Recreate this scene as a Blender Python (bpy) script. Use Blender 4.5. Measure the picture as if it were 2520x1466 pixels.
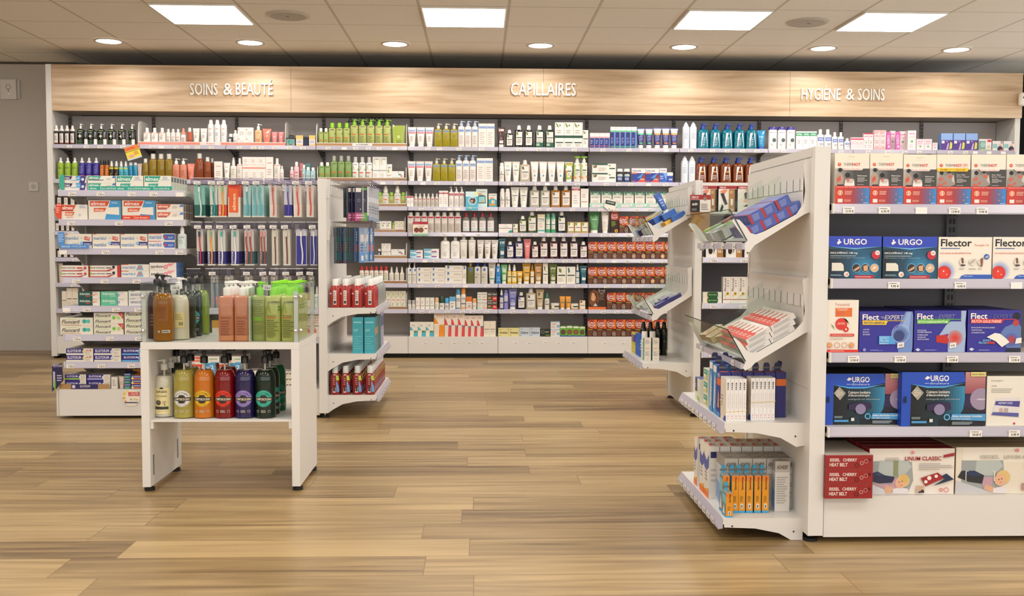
import bpy, math, random
from mathutils import Matrix, Vector
random.seed(7)
for o in list(bpy.data.objects): bpy.data.objects.remove(o)
SC = bpy.context.scene
COL = SC.collection
# ---------------------------------------------------------------- camera
F, PITCH, YAW, ROLL, HC = 2443.0, .0547, .0336, .0034, .965
CAMROT = Matrix.Rotation(-YAW, 4, 'Z') @ Matrix.Rotation(math.pi/2-PITCH, 4, 'X') @ Matrix.Rotation(ROLL, 4, 'Z')
cd = bpy.data.cameras.new('camera'); cd.sensor_width = 36; cd.lens = F/2520*36; cd.clip_start = .05; cd.clip_end = 60
cam = bpy.data.objects.new('camera', cd); COL.objects.link(cam)
cam.matrix_world = Matrix.Translation((0, 0, HC)) @ CAMROT
SC.camera = cam
CEIL = HC+1.5766
# ---------------------------------------------------------------- world, exposure
w = bpy.data.worlds.new('world'); SC.world = w; w.use_nodes = True
w.node_tree.nodes['Background'].inputs[0].default_value = (1, .985, .96, 1)
w.node_tree.nodes['Background'].inputs[1].default_value = 1.7
vs = SC.view_settings
vs.view_transform = 'Standard'; vs.look = 'None'; vs.gamma = 1; vs.use_curve_mapping = False; vs.exposure = .3
SC.display_settings.display_device = 'sRGB'
SC.cycles.max_bounces = 10; SC.cycles.transparent_max_bounces = 24; SC.cycles.diffuse_bounces = 4
SC.cycles.sample_clamp_indirect = 4; SC.cycles.caustics_reflective = False; SC.cycles.caustics_refractive = False
PANEL_E, DOWN_E = 11.5, 11.0
WARM = (1, .97, .925)
# ---------------------------------------------------------------- helpers
def ray(px, py):
    d = CAMROT.to_3x3() @ Vector(((px-1260)/F, -(py-733)/F, -1)); return d
def atY(px, py, Y): d = ray(px, py); return Vector((0, 0, HC))+d*(Y/d.y)
def atX(px, py, X): d = ray(px, py); return Vector((0, 0, HC))+d*(X/d.x)
def atZ(px, py, Z): d = ray(px, py); return Vector((0, 0, HC))+d*((Z-HC)/d.z)
def lin(h):
    h = h.lstrip('#')
    if len(h) == 3: h = ''.join(c*2 for c in h)
    f = lambda c: c/12.92 if c <= .04045 else ((c+.055)/1.055)**2.4
    return tuple(f(int(h[i:i+2], 16)/255) for i in (0, 2, 4))
MATS = {}
def M(col, rough=.45, metal=0., trans=0., coat=0., kind=''):
    k = (col, rough, metal, trans, coat, kind)
    if k in MATS: return MATS[k]
    m = bpy.data.materials.new('%s_%s' % (kind or 'paint', col.strip('#'))); m.use_nodes = True
    nt = m.node_tree; b = nt.nodes['Principled BSDF']; c = lin(col)
    b.inputs['Base Color'].default_value = (*c, 1); b.inputs['Roughness'].default_value = rough
    b.inputs['Metallic'].default_value = metal; b.inputs['Transmission Weight'].default_value = trans
    b.inputs['Coat Weight'].default_value = coat; b.inputs['Coat Roughness'].default_value = .03
    if kind == 'clear':          # thin clear plastic: tinted transparency with a glossy skin
        tr = nt.nodes.new('ShaderNodeBsdfTransparent'); tr.inputs[0].default_value = (*c, 1)
        gl = nt.nodes.new('ShaderNodeBsdfGlossy'); gl.inputs['Roughness'].default_value = rough
        lw = nt.nodes.new('ShaderNodeLayerWeight'); lw.inputs[0].default_value = .5; fr = None
        for op, v in (('POWER', 4.), ('MULTIPLY', .3), ('ADD', .014)):
            q = nt.nodes.new('ShaderNodeMath'); q.operation = op; q.inputs[1].default_value = v
            nt.links.new(fr.outputs[0] if fr else lw.outputs['Facing'], q.inputs[0]); fr = q
        mx = nt.nodes.new('ShaderNodeMixShader')
        nt.links.new(fr.outputs[0], mx.inputs[0]); nt.links.new(tr.outputs[0], mx.inputs[1]); nt.links.new(gl.outputs[0], mx.inputs[2])
        nt.links.new(mx.outputs[0], nt.nodes['Material Output'].inputs[0])
    elif kind == 'liquid':
        b.inputs['Subsurface Weight'].default_value = .0; b.inputs['IOR'].default_value = 1.33
    elif kind == 'lamp':
        b.inputs['Emission Color'].default_value = (*WARM, 1); b.inputs['Emission Strength'].default_value = metal
        b.inputs['Metallic'].default_value = 0
    MATS[k] = m; return m
CLEAR = lambda c='#fbfcfb', r=.05: M(c, r, kind='clear')
TXT = {}
def text2d(s, bold=False, ital=False):
    k = (s, bold, ital)
    if k in TXT: return TXT[k]
    cu = bpy.data.curves.new('t', 'FONT'); cu.body = s; cu.resolution_u = 2 if len(s) > 3 else 3; cu.fill_mode = 'FRONT'
    if bold: cu.offset = .022
    if ital: cu.shear = .25
    o = bpy.data.objects.new('t', cu); COL.objects.link(o)
    bpy.context.view_layer.update()
    me = bpy.data.meshes.new_from_object(o.evaluated_get(bpy.context.evaluated_depsgraph_get()))
    V = [(v.co.x, v.co.y) for v in me.vertices]; Fc = [tuple(p.vertices) for p in me.polygons]
    bpy.data.objects.remove(o); bpy.data.curves.remove(cu); bpy.data.meshes.remove(me)
    if V:
        x0 = min(v[0] for v in V); x1 = max(v[0] for v in V); y0 = min(v[1] for v in V); y1 = max(v[1] for v in V)
        V = [((x-x0)/max(x1-x0, 1e-6), (y-y0)/max(y1-y0, 1e-6)) for x, y in V]
    TXT[k] = (V, Fc); return TXT[k]
class MB:
    """collects shapes and links them as ONE mesh object"""
    def __init__(s): s.v = []; s.f = []; s.m = []; s.mats = []; s.sm = []
    def mi(s, m):
        if m not in s.mats: s.mats.append(m)
        return s.mats.index(m)
    def add(s, V, Fc, m, smooth=False):
        b = len(s.v); s.v += [tuple(v) for v in V]; i = s.mi(m)
        for f in Fc: s.f.append(tuple(b+j for j in f)); s.m.append(i); s.sm.append(smooth)
        return s
    def box(s, x0, x1, y0, y1, z0, z1, m, faces=None):
        V = [(x, y, z) for z in (z0, z1) for y in (y0, y1) for x in (x0, x1)]
        FF = dict(b=(0, 2, 3, 1), t=(4, 5, 7, 6), f=(0, 1, 5, 4), k=(2, 6, 7, 3), l=(0, 4, 6, 2), r=(1, 3, 7, 5))
        if isinstance(m, dict):
            for k, f in FF.items(): s.add(V, [f], m.get(k, m['*']))
        else: s.add(V, list(FF.values()), m)
        return s
    def prism(s, pts, axis, a, b, m):
        """polygon pts in the plane across axis ('x': (y,z), 'y': (x,z), 'z': (x,y)) from a to b"""
        n = len(pts)
        g = dict(x=lambda p, c: (c, p[0], p[1]), y=lambda p, c: (p[0], c, p[1]), z=lambda p, c: (p[0], p[1], c))[axis]
        V = [g(p, a) for p in pts]+[g(p, b) for p in pts]
        FF = [tuple(range(n-1, -1, -1)), tuple(range(n, 2*n))]+[(i, (i+1) % n, n+(i+1) % n, n+i) for i in range(n)]
        return s.add(V, FF, m)
    def loft(s, secs, m, seg=16, cap0=True, cap1=True, cx=0, cy=0, smooth=True):
        """secs: (z, half width, half depth, superellipse power)"""
        V = []; FF = []
        for z, a, b, n in secs:
            for i in range(seg):
                t = 2*math.pi*(i+.5)/seg; c, q = math.cos(t), math.sin(t)
                V.append((cx+a*math.copysign(abs(c)**(2/n), c), cy+b*math.copysign(abs(q)**(2/n), q), z))
        for k in range(len(secs)-1):
            for i in range(seg): j = (i+1) % seg; FF.append((k*seg+i, k*seg+j, (k+1)*seg+j, (k+1)*seg+i))
        s.add(V, FF, m, smooth)
        if cap0: s.add(V[:seg], [tuple(range(seg-1, -1, -1))], m)
        if cap1: s.add(V[-seg:], [tuple(range(seg))], m)
        return s
    def tube(s, pts, r, m, seg=6):
        pts = [Vector(p) for p in pts]; V = []; FF = []
        for i, p in enumerate(pts):
            d = (pts[min(i+1, len(pts)-1)]-pts[max(i-1, 0)]).normalized()
            u = d.cross(Vector((0, 0, 1)) if abs(d.z) < .9 else Vector((1, 0, 0))).normalized(); v = d.cross(u)
            for k in range(seg): t = 2*math.pi*k/seg; V.append(p+u*r*math.cos(t)+v*r*math.sin(t))
        for i in range(len(pts)-1):
            for k in range(seg): j = (k+1) % seg; FF.append((i*seg+k, i*seg+j, (i+1)*seg+j, (i+1)*seg+k))
        FF += [tuple(range(seg-1, -1, -1)), tuple(range(len(V)-seg, len(V)))]
        return s.add(V, FF, m, True)
    def disc(s, c, r, axis, m, seg=20, r2=None):
        V = []
        for i in range(seg):
            t = 2*math.pi*i/seg; a, b = r*math.cos(t), (r2 or r)*math.sin(t)
            V.append({'y': (c[0]+a, c[1], c[2]+b), 'z': (c[0]+a, c[1]+b, c[2]), 'x': (c[0], c[1]+a, c[2]+b)}[axis])
        return s.add(V, [tuple(range(seg))], m)
    def text(s, t, mapf, u0, u1, v0, v1, m, bold=False, ital=False):
        V, Fc = text2d(t, bold, ital)
        return s.add([mapf(u0+(u1-u0)*x, v0+(v1-v0)*y) for x, y in V], Fc, m)
    def mesh(s, name):
        me = bpy.data.meshes.new(name); me.from_pydata(s.v, [], s.f)
        for m in s.mats: me.materials.append(m)
        me.polygons.foreach_set('material_index', s.m); me.polygons.foreach_set('use_smooth', s.sm)
        if any(s.sm): me.set_sharp_from_angle(angle=.7)
        me.update(); return me
    def build(s, name, parent=None, loc=(0, 0, 0)):
        o = bpy.data.objects.new(name, s.mesh(name)); COL.objects.link(o); o.location = loc
        if parent: o.parent = parent
        return o
LABELS = {}
def tag(o, label, cat, group=None):
    o['label'] = label; o['category'] = cat
    if group: o['group'] = group
    n = len(label.split())
    if label in LABELS or n < 4 or n > 16: print('LABEL!', n, label)
    LABELS[label] = 1; return o
def thing(name, label, cat, loc=(0, 0, 0), rz=0, group=None):
    o = bpy.data.objects.new(name, None); COL.objects.link(o); o.location = loc; o.rotation_euler = (0, 0, rz)
    o.empty_display_size = .05
    return tag(o, label, cat, group)
def struct(o): o['kind'] = 'structure'; return o
def copy_tree(o, parent=None):
    c = o.copy(); COL.objects.link(c)
    if parent: c.parent = parent
    for ch in o.children: copy_tree(ch, c)
    return c
# ---------------------------------------------------------------- printing on a pack: a list of marks in (u, v) over its front
def do_print(mb, spec, W, H, fmap, flat=True, lay=0):
    """fmap(u, v, e) -> point e metres outside the front face"""
    e0 = .0004 if flat else .0009
    for i, el in enumerate(x for x in spec.split(';') if x.strip()):
        a = el.split(); k = a[0]; e = e0+.00025*(i+lay)
        cl = (lambda x: min(1., max(0., x))) if flat else (lambda x: x)
        mp = lambda u, v: fmap(cl(u), cl(v), e)
        if k == 'r':
            u0, v0, u1, v1 = map(float, a[1:5]); n = 1 if flat else 8
            V = [mp(u0+(u1-u0)*j/n, v) for v in (v0, v1) for j in range(n+1)]
            mb.add(V, [(j, j+1, n+2+j, n+1+j) for j in range(n)], M(a[5]))
        elif k == 'p':
            c = list(map(float, a[2:])); pts = [mp(c[j], c[j+1]) for j in range(0, len(c), 2)]
            mb.add(pts, [tuple(range(len(pts)))], M(a[1]))
        elif k == 'c':
            u, v, r = map(float, a[1:4]); ry = r*W/H; rings = 1 if flat else 4; sg = 20
            V = [mp(u, v)]
            for q in range(1, rings+1): V += [mp(u+r*q/rings*math.cos(2*math.pi*j/sg), v+ry*q/rings*math.sin(2*math.pi*j/sg)) for j in range(sg)]
            FF = [(0, 1+j, 1+(j+1) % sg) for j in range(sg)]
            for q in range(rings-1): FF += [(1+q*sg+j, 1+(q+1)*sg+j, 1+(q+1)*sg+(j+1) % sg, 1+q*sg+(j+1) % sg) for j in range(sg)]
            mb.add(V, FF, M(a[4]))
        elif k == 'o':
            u, v, r, t = map(float, a[1:5]); sg = 24
            V = [mp(u+q*math.cos(2*math.pi*j/sg), v+q*W/H*math.sin(2*math.pi*j/sg)) for q in (r-t, r) for j in range(sg)]
            mb.add(V, [(j, (j+1) % sg, sg+(j+1) % sg, sg+j) for j in range(sg)], M(a[5]))
        elif k in 'gh':                        # printed colour blend across (g) or upwards (h)
            u0, v0, u1, v1 = map(float, a[1:5]); A, B = a[5].strip('#'), a[6].strip('#'); n = 9
            for j in range(n):
                c = '#'+''.join('%02x' % round(int(A[q:q+2], 16)+(int(B[q:q+2], 16)-int(A[q:q+2], 16))*j/(n-1)) for q in (0, 2, 4)); x, y = j/n, (j+1)/n
                q = (u0+(u1-u0)*x, v0, u0+(u1-u0)*y, v1) if k == 'g' else (u0, v0+(v1-v0)*x, u1, v0+(v1-v0)*y)
                mb.add([mp(q[0], q[1]), mp(q[2], q[1]), mp(q[2], q[3]), mp(q[0], q[3])], [(0, 1, 2, 3)], M(c))
        elif k == 'b':                         # printed round blend: u v r inner outer
            u, v, r = map(float, a[1:4]); A, B = a[4].strip('#'), a[5].strip('#'); n = 7; sg = 22
            for j in range(n):
                c = '#'+''.join('%02x' % round(int(A[q:q+2], 16)+(int(B[q:q+2], 16)-int(A[q:q+2], 16))*j/(n-1)) for q in (0, 2, 4))
                V = [mp(u+r*q/n*math.cos(2*math.pi*z/sg), v+r*q/n*W/H*math.sin(2*math.pi*z/sg)) for q in (j, j+1) for z in range(sg)]
                mb.add(V, [(z, (z+1) % sg, sg+(z+1) % sg, sg+z) for z in range(sg)], M(c))
        elif k[0] in 'wW':                     # text stretched into a box; W bold, trailing i italic, v vertical
            u0, u1, v0, v1 = map(float, a[1:5]); s = ' '.join(a[6:]).replace('_', ' ')
            if 'v' in k: mb.text(s, lambda x, y: mp(u1-(u1-u0)*y, v0+(v1-v0)*x), 0, 1, 0, 1, M(a[5]), k[0] == 'W', 'i' in k)
            else: mb.text(s, mp, u0, u1, v0, v1, M(a[5]), k[0] == 'W', 'i' in k)
        elif k == 'l':                         # lines of fine print
            u0, u1, v0, v1 = map(float, a[1:5]); n = int(a[5]); rr = random.Random(i+n)
            for j in range(n):
                v = v1-(v1-v0)*(j+.5)/n; h = (v1-v0)/n*.24; q = u1-(u1-u0)*rr.random()*.4
                m2 = 1 if flat else 5
                V = [mp(u0+(q-u0)*z/m2, y) for y in (v-h, v+h) for z in range(m2+1)]
                mb.add(V, [(z, z+1, m2+2+z, m2+1+z) for z in range(m2)], M(a[6]))
# ---------------------------------------------------------------- light panels on the ceiling (their own light)
TX0, TY0, TT = -.4014, 6.714, .6
def light_panel(c, r, label):
    x0, y0 = TX0+TT*c+.012, TY0+TT*r+.012
    t = thing('ceiling_light_panel', label, 'ceiling light', (x0+.288, y0+.288, CEIL), group='square light panels in the ceiling grid')
    MB().box(-.288, .288, -.288, .288, -.012, -.0005, M('#e8e4dc')).build('frame', t)
    MB().box(-.276, .276, -.276, .276, -.0135, -.012, M('#ffffff', .5, PANEL_E, kind='lamp')).build('diffuser', t)
names = {(-6, 0): 'square light panel at the left ceiling edge above the gray wall', (-3, 0): 'square light panel above the SOINS & BEAUTÉ lettering',
         (0, 0): 'square light panel above the middle of the header, left of CAPILLAIRES', (3, 0): 'square light panel right of CAPILLAIRES, left of the second ceiling speaker',
         (5, 0): 'square light panel right of the second ceiling speaker'}
for (c, r), l in names.items(): light_panel(c, r, l)
for r, rn in ((-3, 'nearest ceiling row just above the view'), (-6, 'second ceiling row above the view'), (-9, 'third ceiling row overhead'), (-12, 'fourth ceiling row behind')):
    for c, cn in ((-6, 'far left'), (-3, 'left'), (0, 'middle'), (3, 'right'), (5, 'far right')):
        light_panel(c, r, 'square light panel %s in the %s' % (cn, rn))
ORD = 'first second third fourth fifth sixth seventh eighth ninth tenth eleventh twelfth'.split()
NUM = 'zero one two three four five six seven eight nine ten eleven twelve'.split()
for i, (px, py) in enumerate(((268, 125), (616, 123), (972, 121), (1330, 123), (1683, 130), (2025, 138), (2353, 147))):
    p = atZ(px, py, CEIL); p = Vector((p.x*7.98/p.y, 7.98, CEIL))
    t = thing('downlight', 'round recessed downlight, %s of seven from the left above the wood header' % ORD[i], 'downlight', p, group='downlights above the wood header')
    mb = MB(); sg = 28
    V = [(r*math.cos(2*math.pi*j/sg), r*math.sin(2*math.pi*j/sg), z) for r, z in ((.118, -.0005), (.112, -.008), (.094, -.008)) for j in range(sg)]
    mb.add(V, [(q*sg+j, q*sg+(j+1) % sg, (q+1)*sg+(j+1) % sg, (q+1)*sg+j) for q in (0, 1) for j in range(sg)], M('#cfc8bb'), True); mb.build('trim_ring', t)
    MB().disc((0, 0, -.006), .095, 'z', M('#ffffff', .5, 9.0, kind='lamp')).build('lens', t)
    ld = bpy.data.lights.new('downlight_lamp', 'SPOT'); ld.energy = DOWN_E; ld.color = (1, .95, .9); ld.spot_size = 2.7; ld.spot_blend = .45; ld.shadow_soft_size = .07
    lo = bpy.data.objects.new('lamp', ld); COL.objects.link(lo); lo.location = (0, 0, -.03); lo.parent = t
# ================================================================ the room
YG = 8.3365                              # front plane of the wall unit
BX = [-3.5, -2.797, -2.09, -1.349, -.593, .164, .922, 1.682, 2.432, 3.155, 3.87, 4.55]   # bay edges
def nodes(name):
    m = bpy.data.materials.new(name); m.use_nodes = True; return m, m.node_tree.nodes, m.node_tree.links
def math_node(N, L, op, a, b=None):
    n = N.new('ShaderNodeMath'); n.operation = op
    for i, x in enumerate((a, b)):
        if x is None: continue
        if isinstance(x, (int, float)): n.inputs[i].default_value = x
        else: L.new(x, n.inputs[i])
    return n.outputs[0]
def wood_mat(name, cols, plank=None, rough=.45, grain=(1.6, 30), seam='#6d5434'):
    """planks along X (floor: in XY) or one board (header: in XZ)"""
    m, N, L = nodes(name); b = N['Principled BSDF']; tc = N.new('ShaderNodeTexCoord'); sx = N.new('ShaderNodeSeparateXYZ'); L.new(tc.outputs['Object'], sx.inputs[0])
    X = sx.outputs[0]; Yv = sx.outputs[1] if plank else sx.outputs[2]
    cm = N.new('ShaderNodeCombineXYZ')
    if plank:
        pl, pw = plank
        row = math_node(N, L, 'FLOOR', math_node(N, L, 'DIVIDE', Yv, pw))
        wn = N.new('ShaderNodeTexWhiteNoise'); wn.noise_dimensions = '1D'; L.new(row, wn.inputs['W'])
        xs = math_node(N, L, 'ADD', math_node(N, L, 'DIVIDE', X, pl), math_node(N, L, 'MULTIPLY', wn.outputs['Value'], 7.3))
        col = math_node(N, L, 'FLOOR', xs)
        w2 = N.new('ShaderNodeTexWhiteNoise'); w2.noise_dimensions = '2D'; c2 = N.new('ShaderNodeCombineXYZ'); L.new(row, c2.inputs[0]); L.new(col, c2.inputs[1]); L.new(c2.outputs[0], w2.inputs['Vector'])
        ident = w2.outputs['Value']
        fy = math_node(N, L, 'FRACT', math_node(N, L, 'DIVIDE', Yv, pw)); fx = math_node(N, L, 'FRACT', xs)
        ey = math_node(N, L, 'LESS_THAN', fy, .016); ex = math_node(N, L, 'LESS_THAN', fx, .0022)
        edge = math_node(N, L, 'MAXIMUM', ey, ex)
        L.new(math_node(N, L, 'ADD', X, math_node(N, L, 'MULTIPLY', ident, 37.)), cm.inputs[0]); L.new(math_node(N, L, 'ADD', Yv, math_node(N, L, 'MULTIPLY', ident, 11.)), cm.inputs[1])
    else:
        L.new(X, cm.inputs[0]); L.new(Yv, cm.inputs[1])
    mp = N.new('ShaderNodeMapping'); mp.inputs['Scale'].default_value = (grain[0], grain[1], 1); L.new(cm.outputs[0], mp.inputs[0])
    n1 = N.new('ShaderNodeTexNoise'); n1.inputs['Scale'].default_value = 1; n1.inputs['Detail'].default_value = 6; n1.inputs['Distortion'].default_value = .6; L.new(mp.outputs[0], n1.inputs['Vector'])
    m2 = N.new('ShaderNodeMapping'); m2.inputs['Scale'].default_value = (.7, 9 if plank else 5, 1); L.new(cm.outputs[0], m2.inputs[0])
    n2 = N.new('ShaderNodeTexNoise'); n2.inputs['Scale'].default_value = 1.6; n2.inputs['Detail'].default_value = 3; n2.inputs['Distortion'].default_value = 1.2; L.new(m2.outputs[0], n2.inputs['Vector'])
    f = math_node(N, L, 'ADD', math_node(N, L, 'MULTIPLY', n1.outputs['Fac'], .55), math_node(N, L, 'MULTIPLY', n2.outputs['Fac'], .45))
    if plank: f = math_node(N, L, 'ADD', math_node(N, L, 'MULTIPLY', f, .8), math_node(N, L, 'MULTIPLY', ident, .21))
    cr = N.new('ShaderNodeValToRGB'); L.new(f, cr.inputs[0]); e = cr.color_ramp.elements
    e[0].position = .34; e[1].position = .66; e[0].color = (*lin(cols[0]), 1); e[1].color = (*lin(cols[2]), 1); x = e.new(.5); x.color = (*lin(cols[1]), 1)
    out = cr.outputs[0]
    if plank:
        mx = N.new('ShaderNodeMix'); mx.data_type = 'RGBA'; L.new(edge, mx.inputs['Factor']); L.new(out, mx.inputs['A']); mx.inputs['B'].default_value = (*lin(seam), 1); out = mx.outputs['Result']
    L.new(out, b.inputs['Base Color']); b.inputs['Roughness'].default_value = rough
    return m
FLOORM = wood_mat('oak_planks', ('#6a5333', '#947a52', '#b3986b'), plank=(1.08, .178), rough=.33, grain=(1.4, 34))
HEADM = wood_mat('light_oak_board', ('#ab8d6c', '#c7ab8a', '#d9c3a6'), rough=.5, grain=(1.2, 26))
WHITE = M('#dedbd6', .35); WHITE2 = M('#d8d4ce', .4); GRAY = M('#bfb8b5', .5); DGRAY = M('#5f5c5e', .5); RAIL = M('#b3aebb', .25); BLACK = M('#0b0a0a', .5); STEEL = M('#b9b9bd', .25, 1.)
def ceil_mat():
    m, N, L = nodes('ceiling_tiles'); b = N['Principled BSDF']; tc = N.new('ShaderNodeTexCoord'); sx = N.new('ShaderNodeSeparateXYZ'); L.new(tc.outputs['Object'], sx.inputs[0])
    edges = []
    for i, (o, wd) in enumerate(((TX0, .02), (TY0, .012))):
        fr = math_node(N, L, 'FRACT', math_node(N, L, 'DIVIDE', math_node(N, L, 'ADD', sx.outputs[i], 30*TT-o+wd/2), TT))
        edges.append(math_node(N, L, 'LESS_THAN', fr, wd/TT))
    e = math_node(N, L, 'MAXIMUM', *edges)
    n = N.new('ShaderNodeTexNoise'); n.inputs['Scale'].default_value = 60; L.new(tc.outputs['Object'], n.inputs['Vector'])
    cr = N.new('ShaderNodeValToRGB'); L.new(n.outputs['Fac'], cr.inputs[0]); cr.color_ramp.elements[0].color = (*lin('#efebe3'), 1); cr.color_ramp.elements[1].color = (*lin('#f6f3ec'), 1)
    mx = N.new('ShaderNodeMix'); mx.data_type = 'RGBA'; L.new(e, mx.inputs['Factor']); L.new(cr.outputs[0], mx.inputs['A']); mx.inputs['B'].default_value = (*lin('#cfc7ba'), 1)
    L.new(mx.outputs['Result'], b.inputs['Base Color']); b.inputs['Roughness'].default_value = .9
    bp = N.new('ShaderNodeBump'); bp.inputs['Strength'].default_value = .25; bp.inputs['Distance'].default_value = .004; bp.invert = True; L.new(e, bp.inputs['Height']); L.new(bp.outputs[0], b.inputs['Normal'])
    return m
def wall_mat():
    m, N, L = nodes('painted_wall'); b = N['Principled BSDF']; tc = N.new('ShaderNodeTexCoord')
    n = N.new('ShaderNodeTexNoise'); n.inputs['Scale'].default_value = 180; L.new(tc.outputs['Object'], n.inputs['Vector'])
    cr = N.new('ShaderNodeValToRGB'); L.new(n.outputs['Fac'], cr.inputs[0]); cr.color_ramp.elements[0].color = (*lin('#b9b3ab'), 1); cr.color_ramp.elements[1].color = (*lin('#c6c0b8'), 1)
    L.new(cr.outputs[0], b.inputs['Base Color']); b.inputs['Roughness'].default_value = .8
    bp = N.new('ShaderNodeBump'); bp.inputs['Strength'].default_value = .15; L.new(n.outputs['Fac'], bp.inputs['Height']); L.new(bp.outputs[0], b.inputs['Normal'])
    return m
WALLM = wall_mat()
XL, XR, YB, YBK = -6.2, 5.6, 9.15, -2.6
struct(MB().box(XL, XR, YBK, YB, -.06, 0, FLOORM).build('floor'))
struct(MB().box(XL, XR, YBK, YB, CEIL, CEIL+.06, ceil_mat()).build('ceiling'))
WLY = 8.95                               # gray wall left of the shelving
struct(MB().box(XL, -3.545, WLY, WLY+.1, 0, CEIL-.004, WALLM).box(XL, -3.545, WLY-.004, WLY+.01, CEIL-.02, CEIL-.002, M('#4d4842')).build('wall_front_left'))
struct(MB().box(XL-.1, XL, YBK, YB, 0, CEIL, M('#d8d0c4', .8)).build('wall_left'))
struct(MB().box(XR, XR+.1, YBK, 8.2, 0, .25, M('#c9d4d4', .8)).box(XR, XR+.1, YBK, 8.2, CEIL-.12, CEIL, M('#c9d4d4', .8)).box(XR, XR+.1, 8.2, YB, 0, CEIL, M('#c9d4d4', .8)).build('wall_right'))
for i in range(5):                       # shop windows along the right side
    a, b = YBK+(8.2-YBK)*i/5, YBK+(8.2-YBK)*(i+1)/5; m = M('#5a5a5c', .4); z0, z1 = .2505, CEIL-.1205
    struct(MB().box(XR+.02, XR+.08, a+.002, a+.06, z0, z1, m).box(XR+.02, XR+.08, b-.06, b-.002, z0, z1, m).box(XR+.02, XR+.08, a+.06, b-.06, z0, z0+.06, m).box(XR+.02, XR+.08, a+.06, b-.06, z1-.06, z1, m).build('unseen_window_%d' % (i+5)))
struct(MB().box(XL, XR, YB, YB+.1, 0, CEIL, M('#12100e', .9)).build('wall_back'))  # near-black colour paints in the shade of the gap above the header
mb = MB().box(XL, XR, YBK-.1, YBK, 0, .25, M('#d8d0c4', .8)).box(XL, XR, YBK-.1, YBK, CEIL-.12, CEIL, M('#d8d0c4', .8)); struct(mb.build('wall_behind'))
for i in range(4):                       # unseen shop windows behind the camera, added to let more daylight in
    a, b = XL+(XR-XL)*i/4, XL+(XR-XL)*(i+1)/4; m = M('#5a5a5c', .4); z0, z1 = .2505, CEIL-.1205
    struct(MB().box(a+.002, a+.06, YBK-.08, YBK-.02, z0, z1, m).box(b-.06, b-.002, YBK-.08, YBK-.02, z0, z1, m).box(a+.06, b-.06, YBK-.08, YBK-.02, z0, z0+.06, m).box(a+.06, b-.06, YBK-.08, YBK-.02, z1-.06, z1, m).build('unseen_window_%d' % (i+1)))
# things on the gray wall and the ceiling
p = atY(27, 221, WLY); t = thing('alarm_box', 'white square alarm box with round emblem high on gray wall', 'alarm box', (p.x, WLY, p.z))
MB().box(-.075, .06, -.035, -.0005, -.085, .085, M('#dcd8d2')).build('housing', t)
mb = MB(); do_print(mb, 'o .5 .62 .17 .035 #7b7773;r .48 .36 .53 .5 #7b7773;c .52 .26 .05 #fff', .13, .17, lambda u, v, e: (-.075+.135*u, -.035-e, -.085+.17*v)); mb.build('emblem', t)
MB().box(.062, .085, -.02, -.0005, -.08, .08, M('#c9c5be')).build('bracket', t)
p = atY(84, 459, WLY); t = thing('wall_socket', 'white power socket low on the gray wall beside the shelving', 'socket', (p.x, WLY, p.z))
MB().box(-.04, .04, -.012, -.0005, -.04, .04, M('#d6d2cc')).build('plate', t)
mb = MB().disc((0, -.0125, 0), .024, 'y', M('#c2beb7'));
for q in (-.008, .008): mb.disc((q, -.0128, -.003), .003, 'y', M('#5a5652'))
mb.disc((0, -.0128, .011), .0025, 'y', M('#8a8680')); mb.build('outlet', t)
for px, py, l in ((709, 37, 'round gray ceiling speaker left of the middle light panel'), (1988, 54, 'round gray ceiling speaker between the two light panels on the right')):
    p = atZ(px, py, CEIL); t = thing('ceiling_speaker', l, 'speaker', p, group='round ceiling speakers')
    MB().loft([(-.014, .125, .125, 2), (-.008, .145, .145, 2), (-.0005, .15, .15, 2)], M('#c2bbb0'), 28).build('rim', t)
    MB().disc((0, 0, -.0148), .12, 'z', M('#a8a29a')).build('grille', t); MB().disc((0, -.02, -.0156), .012, 'z', M('#2a2622')).build('emblem', t)
# ---------------------------------------------------------------- header and lettering
ZT, ZB = HC+1.4526, HC+1.0773
HX = [-3.5, atY(716, 220, YG).x, atY(1337, 220, YG).x, atY(1944, 230, YG).x, 4.6]
t = thing('header_board', 'long light oak header board above the wall shelving', 'header board', (0, YG, ZB))
for i in range(4):
    MB().box(HX[i]+.001, HX[i+1]-.001, 0, .022, 0, ZT-ZB, HEADM).build('panel', t)
MB().box(HX[0], HX[4], .0225, .3, .0, .012, M('#8a7a68')).build('underside', t)
for s, x0, x1, y0, y1, l in (('SOINS', 469, 536, 206, 234, 0), ('&', 551, 573, 206, 234, 0), ('BEAUTÉ', 581, 672, 197, 234, 0), ('CAPILLAIRES', 1257, 1417, 205, 235, 1), ('HYGIÈNE', 1971, 2068, 211, 246, 2), ('&', 2081, 2102, 219, 246, 2), ('SOINS', 2110, 2176, 219, 247, 2)):
    if s in ('SOINS', 'CAPILLAIRES', 'HYGIÈNE') and not (s == 'SOINS' and l == 2):
        sg = thing('sign_lettering', 'white raised lettering reading %s on the oak header' % ('SOINS & BEAUTÉ', 'CAPILLAIRES', 'HYGIÈNE & SOINS')[l], 'sign', (0, YG, ZB))
    a = atY(x0, y1, YG); b = atY(x1, y0, YG); mb = MB(); V, Fc = text2d(s, False)
    def mp(x, y, yy): return (a.x+(b.x-a.x)*x, yy, a.z+(b.z-a.z)*y-ZB)
    n = len(V); m = M('#f2efea', .4); mb.add([mp(x, y, -.014) for x, y in V], Fc, m)
    ed = {}
    for f in Fc:
        for i in range(len(f)): e = (f[i], f[(i+1) % len(f)]); ed[e] = 1
    for (i, j) in ed:
        if (j, i) not in ed: mb.add([mp(*V[i], -.014), mp(*V[j], -.014), mp(*V[j], -.0008), mp(*V[i], -.0008)], [(0, 3, 2, 1)], m)
    mb.build('word', sg)
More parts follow.
